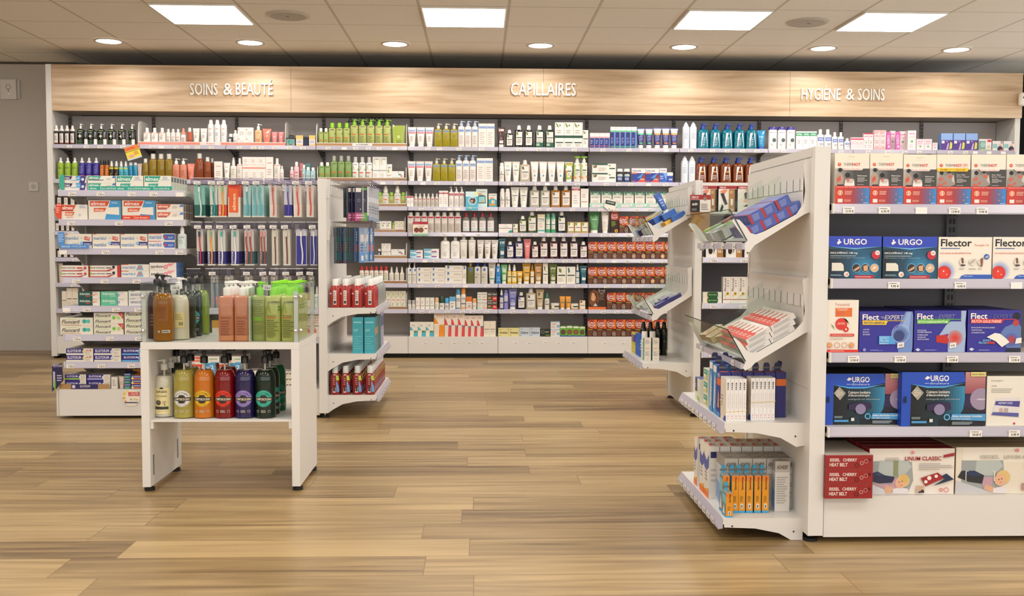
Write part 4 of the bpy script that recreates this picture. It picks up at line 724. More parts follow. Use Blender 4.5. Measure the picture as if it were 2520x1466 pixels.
W(1, 'tealblis', 705, 727, 1, 339, 'gray blister pack with teal discs')
W(1, 'yelbox', 729, 747, 1, 333, 'yellow and gray carton left of navy carton')
W(1, 'navybox', 748, 760, 1, 337, 'narrow navy carton between yellow cartons')
W(1, 'yelbox', 761, 777, 1, 333, 'yellow and gray carton right of navy carton')
tray(1, 779, 1001, '#b98a5c', ';r .4 -.1 .62 1.1 #e9e4e2;W .44 .58 .25 .7 #777 A-DERMA', 'wood look display tray with gray name on top wall shelf', finh=.19)
Wt(1, 'ads', 784, 809, 2, 315, 'small green bottle with white cap', .95)
Wt(1, 'adm', 809, 862, 3, 302, 'pale green bottle with lime cap', .93)
Wt(1, 'adp', 862, 963, 5, 293, 'tall pale green pump bottle', .93)
Wt(1, 'adpouch', 964, 998, 1, 308, 'green refill pouch with white spout')
mb = MB(); p0, p1 = atY(855, 305, YBP), atY(952, 288, YBP); mb.text('A-DERMA', lambda u, v: (p0.x+(p1.x-p0.x)*u-BX[3], .3288, p0.z+(p1.z-p0.z)*v), 0, 1, 0, 1, M('#2a2624')); mb.build('brand_lettering', BAYS[3])
W(1, 'dext', 1003, 1068, 3, 312, 'white tube with blue and pink bands', .95)
W(1, 'dexy', 1069, 1127, 3, 303, 'yellow pump bottle with blue label band', .97)
W(1, 'dexp', 1127, 1177, 3, 297, 'white pump bottle with blue band', .96)
W(1, 'dexbox', 1177, 1217, 2, 304, 'tall white carton with blue band', .98)
W(1, 'brt', 1224, 1243, 1, 313, 'brown tube with white label')
W(1, 'kdark', 1243, 1264, 1, 319, 'small black bottle with white cap and label', .93)
W(1, 'kdark', 1265, 1313, 2, 308, 'black shampoo bottle with white label', .9)
W(1, 'kgrn', 1315, 1365, 2, 308, 'dark shampoo bottle with green discount band', .9)
W(1, 'kbox', 1365, 1433, 3, 301, 'white twin carton with green middle band', .98)
W(1, 'kbox1', 1433, 1447, 1, 320, 'narrow white carton with plant print')
W(1, 'fcs', 1451, 1500, 4, 327, 'short white and purple carton', .97)
W(1, 'fct', 1501, 1566, 5, 312, 'tall purple carton with green line', .97)
W(1, 'fctg', 1566, 1607, 2, 314, 'purple tube with green band', .92)
W(1, 'fcto', 1607, 1669, 3, 313, 'purple tube with orange band', .95)
W(1, 'whaero', 1679, 1715, 2, 300, 'tall white spray can with tapered top', .96)
W(1, 'tealp', 1716, 1864, 5, 303, 'teal pump bottle with white label', .9, rows=2, dep=.07)
W(1, 'bltube', 1863, 1884, 1, 320, 'bright blue gel tube')
W(1, 'myb', 1890, 1957, 3, 312, 'white bottle with purple flip cap', .9)
W(1, 'nov', 1957, 2008, 3, 323, 'white carton with green name band', .97)
W(1, 'sfb', 2009, 2046, 2, 318, 'larger white bottle with blue label', .93)
W(1, 'sfb', 2046, 2076, 2, 325, 'medium white bottle with blue label', .9)
W(1, 'sfb', 2077, 2092, 1, 340, 'smallest white bottle with blue label')
W(1, 'pkb', 2092, 2123, 3, 338, 'low pink carton with red band', .97)
W(1, 'pkt', 2123, 2147, 2, 328, 'slim pink carton with red top edge', .95)
W(1, 'pkd', 2148, 2178, 2, 320, 'dusty pink carton with round print', .97)
W(1, 'pkw', 2187, 2201, 1, 322, 'white and pink carton behind the first pink sachet', yoff=.05)
W(1, 'pkw', 2210, 2228, 1, 323, 'white and pink carton behind the second pink sachet', yoff=.05)
W(1, 'geo', 2179, 2192, 1, 324, 'magenta pink sachet left of its twin')
W(1, 'geo', 2202, 2215, 1, 324, 'magenta pink sachet right of its twin')
W(1, 'pkw', 2231, 2252, 1, 321, 'tallest white and pink carton')
W(1, 'pkl', 2253, 2291, 2, 342, 'low pale pink carton', .97)
W(1, 'pkl', 2292, 2305, 1, 351, 'smallest pale pink carton')
W(1, 'kid', 2312, 2404, 3, 328, 'blue topped pack with purple front', .92)
W(1, 'suv', 2406, 2438, 1, 342, 'white carton with teal window')
W(1, 'suv2', 2439, 2494, 2, 347, 'small white carton with child picture', .94)
# ---- second shelf
W(2, 'grna', 139, 191, 3, 387, 'lime green spray can', .92)
W(2, 'pura', 191, 244, 3, 387, 'violet blue spray can', .94)
W(2, 'orga', 244, 268, 2, 393, 'copper spray can with black cap', .94)
W(2, 'blky', 268, 292, 2, 396, 'black spray bottle with yellow band', .95)
W(2, 'cyab', 292, 315, 2, 396, 'cyan spray bottle with yellow band', .95)
W(2, 'cyaa', 315, 338, 2, 399, 'blue spray can with dark writing', .95)
W(2, 'creamt', 337, 349, 1, 402, 'beige cream tube')
W(2, 'amb', 350, 365, 1, 390, 'small amber lotion bottle')
W(2, 'amb', 366, 425, 3, 378, 'large amber lotion bottle', .97)
W(2, 'salp', 424, 459, 2, 389, 'salmon pump bottle with white pump', .95)
W(2, 'salt', 459, 479, 1, 402, 'salmon cream tube on second shelf')
W(2, 'brn', 479, 501, 1, 377, 'tall brown lotion bottle')
W(2, 'brn', 501, 519, 1, 386, 'medium brown lotion bottle')
W(2, 'brn', 516, 528, 1, 389, 'slim brown lotion bottle', yoff=.07)
W(2, 'avtall', 527, 548, 1, 397, 'white carton between brown bottles and white tube')
W(2, 'avt', 549, 566, 1, 400, 'white tube with salmon print')
W(2, 'adspr', 566, 582, 1, 387, 'white spray bottle with salmon print')
W(2, 'avb', 582, 597, 1, 389, 'white bottle left of the banded cartons')
W(2, 'avlbox', 597, 654, 3, 386, 'white carton with salmon waist band', .99)
W(2, 'avtall', 654, 673, 1, 386, 'tall white carton right of banded cartons')
W(2, 'avb', 673, 690, 1, 389, 'white bottle right of the banded cartons')
W(2, 'avs', 689, 698, 1, 408, 'small white salmon striped bottle')
W(2, 'pks', 713, 723, 1, 410, 'short pink bottle with white cap'); W(2, 'pks', 723, 736, 1, 398, 'tall pink bottle with white cap')
W(2, 'pinkt', 736, 746, 1, 401, 'light pink tube behind bottles', yoff=.03)
W(2, 'tls', 743, 752, 1, 405, 'pale teal bottle with white cap'); W(2, 'tls', 752, 764, 1, 411, 'small teal bottle in front of box'); W(2, 'tls', 764, 776, 1, 412, 'small teal bottle beside the wood tray')
W(2, 'tealbox', 752, 765, 1, 402, 'dark teal carton behind teal bottles', yoff=.08)
tray(2, 781, 1000, '#9c7350', ';w .55 .9 .3 .65 #d8c6b4 PEAUX À TENDANCE ATOPIQUE', 'wood look display tray on the second wall shelf', finh=.12)
Wt(2, 'adgs', 784, 813, 2, 399, 'small mid green bottle with white cap', .95)
Wt(2, 'adg', 813, 866, 3, 383, 'mid green bottle with gray cap', .94)
Wt(2, 'adw', 866, 917, 3, 386, 'white bottle with orange line', .93)
Wt(2, 'adbox', 917, 952, 2, 386, 'white twin carton with green curve', .98)
Wt(2, 'adbx', 952, 965, 1, 404, 'narrow white carton beside flat carton')
Wt(2, 'flat', 963, 995, 1, 421, 'flat white carton with green line')
W(2, 'dext', 1002, 1065, 3, 396, 'white tube with blue and pink bands', .95)
W(2, 'dexy', 1065, 1121, 3, 389, 'yellow pump bottle with blue label band', .97)
W(2, 'dexp', 1121, 1172, 3, 381, 'white pump bottle with blue band', .96)
W(2, 'dexbox', 1173, 1213, 2, 389, 'tall white carton with blue band', .98)
W(2, 'whaero2', 1229, 1241, 1, 400, 'slim white spray can')
W(2, 'kt', 1240, 1280, 2, 397, 'cream white tube with leaf print', .96)
W(2, 'kcream', 1279, 1305, 1, 393, 'beige shampoo bottle with olive print')
W(2, 'bluedot', 1305, 1390, 4, 397, 'white tube with blue dot', .94)
W(2, 'citrus', 1390, 1411, 1, 398, 'green and orange fruit patterned tube')
W(2, 'citfoam', 1412, 1446, 2, 384, 'fruit patterned foam bottle with green pump', .95)
h = W(2, 'klbx2', 1456, 1517, 1, 425.5, 'wide white carton with green strip, lower one')
W(2, 'klbx2', 1456, 1517, 1, 402.5, 'wide white carton with green strip, upper one', z0=h+.0005)
W(2, 'brcap', 1517, 1552, 2, 415, 'dark capsule bottle with blue label', .93)
W(2, 'fcb', 1554, 1622, 2, 414, 'blue and red offer carton', .98)
W(2, 'fcs2', 1622, 1641, 1, 414, 'blue carton beside offer cartons')
W(2, 'fcs3', 1641, 1656, 1, 424, 'small blue offer carton')
W(2, 'whaero', 1677, 1713, 2, 384, 'tall white spray can with tapered top', .96, rows=2)
W(2, 'ambp', 1711, 1864, 5, 386, 'amber pump bottle with white label', .9, rows=2, dep=.07)
# ---- third shelf
W(3, 'blkbox', 136, 202, 4, 480, 'black carton with white panel', .97)
tray(3, 900, 1000, '#9c7350', ';w .3 .8 .3 .65 #d8c6b4 PEAUX À TENDANCE ATOPIQUE', 'wood look display tray on the third wall shelf', fins=('r',), finh=.13)
for q, (x0, x1) in enumerate(((928, 941), (957, 969), (986, 998))): Wt(3, 'lims', x0, x1, 1, 473, 'small green bottle with lime cap, %s from left of three' % ORD[q])
Wt(3, 'adsp', 939, 958, 1, 457, 'white spray bottle left of middle lime cap'); Wt(3, 'adsp', 968, 987, 1, 457, 'white spray bottle right of middle lime cap')
W(3, 'redt', 1001, 1018, 2, 482, 'thin white carton with red top band', .93)
W(3, 'redclr', 1018, 1080, 6, 475, 'clear capped bottle with red band', .96)
W(3, 'redbox', 1080, 1103, 2, 469, 'white carton with red band', .97)
W(3, 'redp', 1104, 1143, 3, 459, 'white pump bottle with red band', .96)
W(3, 'bluepost', 1145, 1177, 1, 471, 'blue display card with foot picture', z0=SZ[3]-.028, yoff=-.032, dep=.0025)
W(3, 'compblis', 1171, 1200, 1, 465, 'pale green blister pack', dep=.02)
W(3, 'compbox', 1202, 1223, 1, 476, 'blue and orange plaster carton')
W(3, 'whaero2', 1230, 1256, 2, 463, 'slim white spray can', .92)
W(3, 'kt', 1257, 1300, 2, 460, 'cream white tube with leaf print', .96)
W(3, 'kgrey', 1303, 1355, 2, 457, 'gray shampoo bottle with white label', .94)
W(3, 'kamb', 1355, 1406, 2, 457, 'amber shampoo bottle with white label', .94)
W(3, 'redbox', 1407, 1428, 1, 458, 'white carton with pink crescent')
W(3, 'dnt', 1429, 1449, 1, 464, 'white carton with blue ribbon')
W(3, 'rich', 1452, 1643, 7, 471, 'white carton with leafy top', .9, yoff=.012)
a_ = atY(1451, 510, YG); b_ = atY(1668, 510, YG)
t = thing('shelf_strip', 'mint green printed strip along the third wall shelf', 'shelf strip', (a_.x, YG+.001, SZ[3]+.0003)); w_ = b_.x-a_.x
mb = MB().box(0, w_, 0, .008, 0, .034, M('#a9d6c2')); do_print(mb, ';'.join('r %.3f .1 %.3f .7 #efe6e4;w %.3f %.3f .3 .5 #d090a0 offre;c %.3f .55 .014 #e4ead6' % (u, u+.09, u+.01, u+.08, u+.11) for u in (.03, .19, .36, .52, .68)), w_, .034, lambda u, v, e: (w_*u, -e, .034*v)); mb.build('strip', t)
p = atY(1502, 503, YG-.02); t = thing('shelf_talker', 'tilted white hexagon tag hanging at the mint strip', 'tag', (p.x, YG-.016, p.z)); t.rotation_euler = (0, .22, 0)
mb = MB().prism([(.056*math.cos(math.pi/6*(2*i+1)), .056*math.sin(math.pi/6*(2*i+1))) for i in range(6)], 'y', 0, .0015, M('#e9e4da'))
do_print(mb, 'r .06 .48 .92 .78 #26382c;W .2 .8 .6 .7 #d8e0d8 NOUVEAU;c .5 .14 .07 #a9a49c;p #7f9a84 .3 .92 .5 .99 .7 .92', .1, .11, lambda u, v, e: (-.05+.1*u, -e, -.055+.11*v)); mb.build('card', t)
# ---- fourth shelf
W(4, 'blkbox', 132, 196, 5, 543, 'black carton with white panel', .97)
tray(4, 880, 997, '#9c7350', ';w .3 .8 .3 .65 #d8c6b4 VISAGE PEAUX SÈCHES', 'wood look display tray on the fourth wall shelf', fins=('r',), finh=.13)
Wt(4, 'adbx', 926, 963, 3, 544, 'white cream carton on wood tray', .95)
Wt(4, 'lims', 964, 970, 1, 547, 'tiny green bottle between white cartons')
Wt(4, 'adpro', 970, 994, 2, 544, 'white carton with curved print', .95)
W(4, 'redclr2', 1002, 1135, 8, 522, 'clear bottle with red band', .96)
W(4, 'redpost', 1015, 1054, 1, 545, 'red topped display card with two faces', z0=SZ[4]-.028, yoff=-.032, dep=.0025)
W(4, 'redcap', 1137, 1218, 4, 523, 'clear bottle with dark red cap', .88)
W(4, 'teal_s', 1227, 1262, 1, 551, 'flat cream carton with teal leaves')
W(4, 'klmini', 1263, 1275, 1, 551, 'tiny tan carton beside flat carton')
W(4, 'kolive', 1276, 1298, 1, 531, 'small olive shampoo bottle')
W(4, 'kolive', 1297, 1323, 1, 520, 'large olive shampoo bottle')
W(4, 'etial', 1323, 1342, 1, 527, 'cream carton with teal line')
W(4, 'grnaero', 1343, 1369, 2, 524, 'green dry shampoo can', .92)
W(4, 'kpet', 1371, 1395, 1, 520, 'dark green shampoo bottle with leaf label')
W(4, 'papbox', 1397, 1449, 3, 546, 'tan carton with leaf label', .95)
W(4, 'gtube', 1450, 1478, 1, 519, 'green patterned tube')
W(4, 'wtube', 1481, 1501, 1, 520, 'white tube with leafy crimp')
W(4, 'sun', 1503, 1524, 1, 520, 'dark hair colour carton with sunflower')
W(4, 'col0', 1524, 1548, 1, 532, 'orange hair colour carton with dark dot'); W(4, 'col2', 1549, 1596, 2, 532, 'orange hair colour carton with brown dot', .98)
# ---- fifth shelf
W(5, 'blkbox', 134, 196, 4, 612, 'black carton with white panel', .97)
tray(5, 870, 1000, '#a67f56', '', 'wood look display tray on the fifth wall shelf', fins=('r',), finh=.13)
Wt(5, 'navyb', 929, 937, 1, 612, 'small dark green bottle on wood tray')
Wt(5, 'adbox', 938, 961, 2, 599, 'white twin carton with green print', .97)
Wt(5, 'flat', 961, 996, 1, 613, 'flat white carton with dark line')
h = W(5, 'klst', 1008, 1041, 1, 626, 'blue and purple carton, lower of short pair'); W(5, 'klst', 1008, 1041, 1, 615, 'blue and purple carton, upper of short pair', z0=h+.0005)
h = W(5, 'klst', 1042, 1081, 1, 624.5, 'blue and purple carton, lower of wide pair'); W(5, 'klst', 1042, 1081, 1, 612, 'blue and purple carton, upper of wide pair', z0=h+.0005)
W(5, 'bisou', 1083, 1133, 2, 583, 'round shouldered white bottle', .93)
W(5, 'bist', 1131, 1172, 2, 583, 'white bottle with crescent print', .92)
W(5, 'cer', 1174, 1227, 3, 590, 'cream tube with blue corner', .97)
W(5, 'tet', 1227, 1245, 1, 587, 'navy tube with white panel')
W(5, 'knavy', 1245, 1267, 1, 594, 'small navy shampoo bottle', .93)
W(5, 'knavy', 1266, 1290, 1, 583, 'large navy shampoo bottle', .93)
W(5, 'pinkt', 1289, 1308, 1, 588, 'red conditioner tube')
W(5, 'kred', 1307, 1328, 1, 594, 'small wine red shampoo bottle', .93)
W(5, 'kred', 1327, 1376, 2, 583, 'large wine red shampoo bottle', .93)
W(5, 'kpeo', 1376, 1426, 2, 583, 'large wine bottle with pink flower', .93)
W(5, 'kpeo', 1426, 1449, 1, 594, 'small wine bottle with pink flower', .93)
DOT = ('dark', 'dark brown', 'brown', 'mid brown', 'tan', 'amber', 'ash', 'gold', 'pale')
def colours(r, x0, x1, seq, ytop):
    n = len(seq); w = (x1-x0)/n
    for i, c in enumerate(seq): W(r, 'col%d' % c, x0+w*i, x0+w*(i+1), 1, ytop, 'orange and brown hair colour carton, %s from left' % ORD[i], .985, group='hair colour cartons on the %s' % ROWN[r], dep=.07)
colours(5, 1448, 1661, (0, 1, 2, 3, 4, 5, 6, 7, 2), 595)
# ---- sixth shelf
W(6, 'creamt', 137, 150, 1, 648, 'white tube with green corner'); W(6, 'blkbox', 150, 196, 3, 645, 'black carton with white panel', .97)
tray(6, 880, 1000, '#9c7350', '', 'wood look display tray on the sixth wall shelf', fins=('r',), finh=.14)
Wt(6, 'adrc', 883, 955, 6, 655, 'white bottle with red cap', .9)
Wt(6, 'adspr', 956, 995, 3, 656, 'white spray bottle', .88)
W(6, 'lrpp', 1001, 1025, 2, 647, 'white pump bottle with blue square', .95)
for x0, x1, yt, nm in ((1025, 1060, 658, 'first'), (1060, 1095, 658, 'second'), (1095, 1138, 653, 'widest')):
    z = SZ[6]
    for q in range(3): z = W(6, 'lrpb', x0, x1, 1, 698-(698-yt)*(q+1)/3, 'flat white carton with blue square, %s of %s stack' % (('bottom', 'middle', 'top')[q], nm), .985, z0=z, dep=.12, group='flat white cartons in three stacks')+.0004
W(6, 'lrpt', 1138, 1148, 1, 654, 'slim upright white carton with blue square')
W(6, 'lrpo', 1149, 1167, 1, 647, 'clear olive oil bottle')
W(6, 'lrpw', 1167, 1201, 2, 647, 'milky bottle with blue cap', .93)
W(6, 'dertube', 1202, 1221, 1, 646, 'white tube with teal line')
W(6, 'blaero', 1220, 1234, 1, 648, 'bright blue spray can')
W(6, 'grkt', 1233, 1250, 1, 651, 'green conditioner tube')
W(6, 'yels', 1249, 1260, 1, 650, 'yellow spray bottle beside green tube'); W(6, 'yels', 1260, 1273, 1, 651, 'wider yellow spray bottle')
W(6, 'yelt', 1272, 1288, 1, 667, 'small yellow tube'); W(6, 'yelt', 1286, 1308, 1, 648, 'large yellow tube')
W(6, 'ambs', 1306, 1316, 1, 650, 'slim amber spray bottle'); W(6, 'tant', 1315, 1337, 1, 648, 'tan conditioner tube')
W(6, 'kbt', 1337, 1350, 1, 647, 'tall narrow white carton with olive'); W(6, 'olivt', 1352, 1373, 1, 650, 'olive green tube')
W(6, 'kbxl', 1372, 1395, 1, 656, 'white carton with olive branch'); W(6, 'kbxt', 1395, 1418, 1, 656, 'white carton with teal leaf')
W(6, 'tesp', 1418, 1428, 1, 650, 'dark teal spray bottle'); W(6, 'tet', 1428, 1448, 1, 654, 'teal tube with white label')
colours(6, 1448, 1661, (1, 2, 3, 4, 4, 6, 7, 5, 3), 657)
# ---- lowest shelf
W(7, 'cremb', 146, 158, 1, 716, 'short beige carton with leaf print'); W(7, 'cremb', 158, 186, 2, 708, 'tall beige carton with leaf print', .97)
tray(7, 900, 1000, '#9c7350', '', 'wood look display tray on the lowest wall shelf', fins=('r',), finh=.14)
Wt(7, 'adpro', 936, 998, 5, 716, 'white carton with green curves', .96)
W(7, 'sjar', 1002, 1022, 2, 738, 'small jar with silver lid', .93)
W(7, 'dnt', 1022, 1046, 2, 732, 'white tapered carton with red line', .9); W(7, 'dng', 1046, 1069, 2, 732, 'white tapered carton with green line', .9)
W(7, 'rop', 1069, 1080, 1, 732, 'roll-on with peach dome'); W(7, 'rog', 1080, 1094, 1, 728, 'roll-on with dark green cap'); W(7, 'rob', 1094, 1106, 1, 733, 'roll-on with blue cap')
W(7, 'stb', 1106, 1121, 1, 730, 'white stick with light blue cap'); W(7, 'tlb', 1121, 1134, 1, 710, 'tall can with blue cap'); W(7, 'tlo', 1134, 1147, 1, 708, 'tall can with orange cap')
W(7, 'sto', 1147, 1162, 1, 730, 'white stick with orange cap'); W(7, 'rol2', 1162, 1174, 1, 734, 'roll-on with pale orange dome')
for st, x0, x1, nm in (('eti', 1175, 1187, 'mint lined'), ('etr', 1187, 1199, 'pink lined'), ('etd', 1200, 1212, 'dark gold'), ('etx', 1212, 1224, 'dark red')):
    h = W(7, st, x0, x1, 1, 740.5, 'small %s carton, lower of two' % nm, .97); W(7, st, x0, x1, 1, 719, 'small %s carton, upper of two' % nm, .97, z0=h+.0004)
W(7, 'nvsp', 1230, 1240, 1, 712, 'navy spray bottle'); W(7, 'lil', 1240, 1252, 1, 713, 'lilac spray can'); W(7, 'lilt', 1252, 1274, 1, 711, 'lilac tube')
W(7, 'kblk', 1273, 1295, 1, 719, 'small dark violet shampoo bottle'); W(7, 'kcream', 1295, 1321, 1, 710, 'beige shampoo bottle with olive print')
W(7, 'kar', 1320, 1341, 1, 712, 'tan tube with brown fruit'); W(7, 'grsp', 1342, 1354, 1, 719, 'white spray bottle with green head')
W(7, 'jark', 1357, 1380, 1, 746, 'cream jar with olive label', dep=.07); W(7, 'orgt', 1379, 1408, 2, 729, 'small orange tube', .95); W(7, 'jaro', 1406, 1428, 1, 747, 'cream jar with orange label', dep=.07); W(7, 'kmix', 1428, 1443, 1, 739, 'tan carton beside the jar')
W(7, 'pic', 1449, 1495, 1, 710, 'dark display box with portrait of long haired woman')
colours(7, 1495, 1661, (0, 1, 2, 3, 4, 5, 6), 720)
# ---- base cabinets
W(8, 'turq', 1008, 1067, 3, 792, 'white carton with turquoise shapes', .985)
W(8, 'orgb', 1067, 1094, 1, 771, 'tall white carton with orange shapes')
W(8, 'redb', 1094, 1144, 3, 772, 'tall white carton with red shapes', .985); W(8, 'redb', 1144, 1190, 3, 776, 'shorter white carton with red shapes', .985)
W(8, 'cremb', 1191, 1221, 2, 790, 'plain cream carton', .98)
W(8, 'soapy', 1227, 1279, 2, 807, 'pale yellow soap carton', .98); W(8, 'soapb', 1279, 1331, 2, 806, 'pale blue soap carton', .98)
W(8, 'blks', 1331, 1357, 1, 810, 'black soap carton with round emblem')
h = W(8, 'wbs', 1357, 1380, 1, 810, 'white and blue carton, lower of two', .97); W(8, 'wbs', 1357, 1380, 1, 791, 'white and blue carton, upper of two', .97, z0=h+.0004)
W(8, 'mang', 1380, 1396, 1, 802, 'green carton with dark oval, first of four', .97); W(8, 'mang2', 1396, 1412, 1, 801, 'green carton with red oval, second of four', .97); W(8, 'mang2', 1412, 1428, 1, 802, 'green carton with red oval, third of four', .97); W(8, 'mang', 1428, 1443, 1, 803, 'green carton with dark oval, last of four', .97)
colours(8, 1448, 1661, (0, 0, 1, 2, 3, 4, 5, 6, 7), 786)

p = atY(327, 375, YG-.02); t = thing('shelf_talker', 'tilted yellow and orange promotion card hanging from the top wall shelf', 'sign', (p.x, YG-.017, p.z)); t.rotation_euler = (0, -.3, 0)
mb = MB().box(-.06, .06, 0, .0015, -.055, .055, M('#ecd64a')); do_print(mb, 'r 0 .7 1 1 #e8823c;r 0 .62 1 .66 #5a7a2c;W .1 .7 .76 .92 #d84a2c OFFRE;l .55 .95 .3 .55 3 #d8702c;c .25 .3 .09 #e8a09a;c .42 .28 .09 #e8a09a;r 0 0 1 .12 #cfd8d8', .12, .11, lambda u, v, e: (-.06+.12*u, -e, -.055+.11*v)); mb.build('card', t)
# ================================================================ floor gondola on the left (toothpaste, toothbrushes, end cap)
YA = 5.47
xa0, xa1 = atY(786, 1000, 5.45).x, atY(806, 1000, 5.45).x
xaL = atY(140, 1000, YA).x; xaM = atY(470, 700, YA).x
zA = [0]+[atY(300, y, YA).z for y in (468, 540, 611, 682, 752, 823, 890, 957)]
def bracket_shelf(t, x0, x1, z, yf, depth, lip=.034, name='shelf'):
    """board, side brackets below it; front at yf (parent space), towards +y"""
    mb = MB().box(x0, x1, yf, yf+depth, -.02, -.0006, WHITE2)
    for xb in (x0+.001, x1-.004): mb.prism([(yf+.01, -.02), (yf+depth, -.02), (yf+depth, -.105), (yf+depth-.03, -.1), (yf+depth*.62, -.05), (yf+depth*.3, -.03), (yf+.01, -.028)], 'x', xb, xb+.003, WHITE2)
    s = mb.build(name, t, (0, 0, z)); MB().prism([(yf, 0), (yf-.012, -.03), (yf-.012, -lip), (yf, -lip)], 'x', x0+.002, x1-.002, RAIL).build('price_rail', s)
    for xb in (x0-.001, x1-.0015): MB().box(xb, xb+.0025, yf-.013, yf+.02, -lip, .001, WHITE).build('rail_end', s)
    return s
GA = thing('gondola', 'white floor gondola of toothpaste and toothbrushes on the left', 'shelving unit', (0, 0, 0))
ZG = 1.315
MB().box(xa0, xa1, 5.45, 6.27, .03, ZG, WHITE).box(xa1, xa1+.004, 5.5, 6.2, .4995, .501, M('#b9b0a8')).build('end_panel', GA)
for y in (5.5, 6.2): MB().loft([(0, .022, .022, 2), (.012, .022, .022, 2)], BLACK, 14, cx=(xa0+xa1)/2, cy=y).loft([(.012, .006, .006, 2), (.0298, .006, .006, 2)], STEEL, 8, cx=(xa0+xa1)/2, cy=y).build('foot', GA)
MB().box(xaL+.02, xa0-.001, 5.83, 5.86, .1, ZG-.02, M('#9a928e', .5)).box(xaL+.02, xaL+.05, 5.8, 5.83, .1, ZG-.02, WHITE2).box(xaM-.02, xaM+.02, 5.815, 5.8298, .1, ZG-.02, M('#8a827e')).build('back_panel', GA)
mb = MB()
for z in (.5, .78, 1.05): mb.box(xaM+.03, xa0-.01, 5.8288, 5.8298, z, z+.003, M('#6a6461'))
mb.build('panel_seam', GA)
MB().box(xaL+.012, xa0-.002, YA, 5.829, .016, zA[8]-.0006, WHITE).box(xaL, xaL+.0105, YA-.003, 5.829, .016, zA[8]+.001, WHITE2).box(xaM-.0006, xaM+.0006, YA-.0008, YA, .02, zA[8]-.001, M('#8a827a')).build('base_cabinet', GA)
MB().box(xaL+.06, xa0-.03, YA+.07, 5.82, 0, .0158, BLACK).build('plinth', GA)
AX = [(143, 457)]*3+[(148, 457)]*4
TAGS = {1: ((183, '5.90 €'), (252, '6.90 €'), (328, '11.90 €'), (382, '13.90 €'), (446, '')), 2: ((179, '5.90 €'), (296, '9.90 €'), (418, '6.90 €')), 3: ((157, ''), (262, '12.90 €'), (394, '7.20 €'), (443, '6.90 €')), 4: ((188, '11.20 €'), (258, '11.90 €'), (337, '8.90 €'), (406, '9.20 €')),
        5: ((163, ''), (213, '5.90 €'), (285, '5.90 €'), (340, '7.20 €')), 6: ((187, '7.90 €'), (269, '11.20 €'), (340, '9.90 €')), 7: ((170, '5.90 €'), (246, '5.90 €'), (320, '5.90 €'))}
for r in range(1, 8):
    s = bracket_shelf(GA, atY(AX[r-1][0], 600, YA).x+.012, atY(457, 600, YA).x, zA[r], YA, .34)
    for px, txt in TAGS[r]: p = atY(px, 600, YA); price_tag(s, p.x, YA-.0135, -.022, txt, .042, .022)
ROWA = ['', 'top', 'second', 'third', 'fourth', 'fifth', 'sixth', 'seventh', 'base']
def TB(logo, lc, **k):
    """toothpaste carton front: slanted logo flag on white"""
    return 'p %s 0 .96 .48 .96 .4 .5 0 .5;W .05 .37 .58 .88 #f2efe8 %s' % (lc, logo)
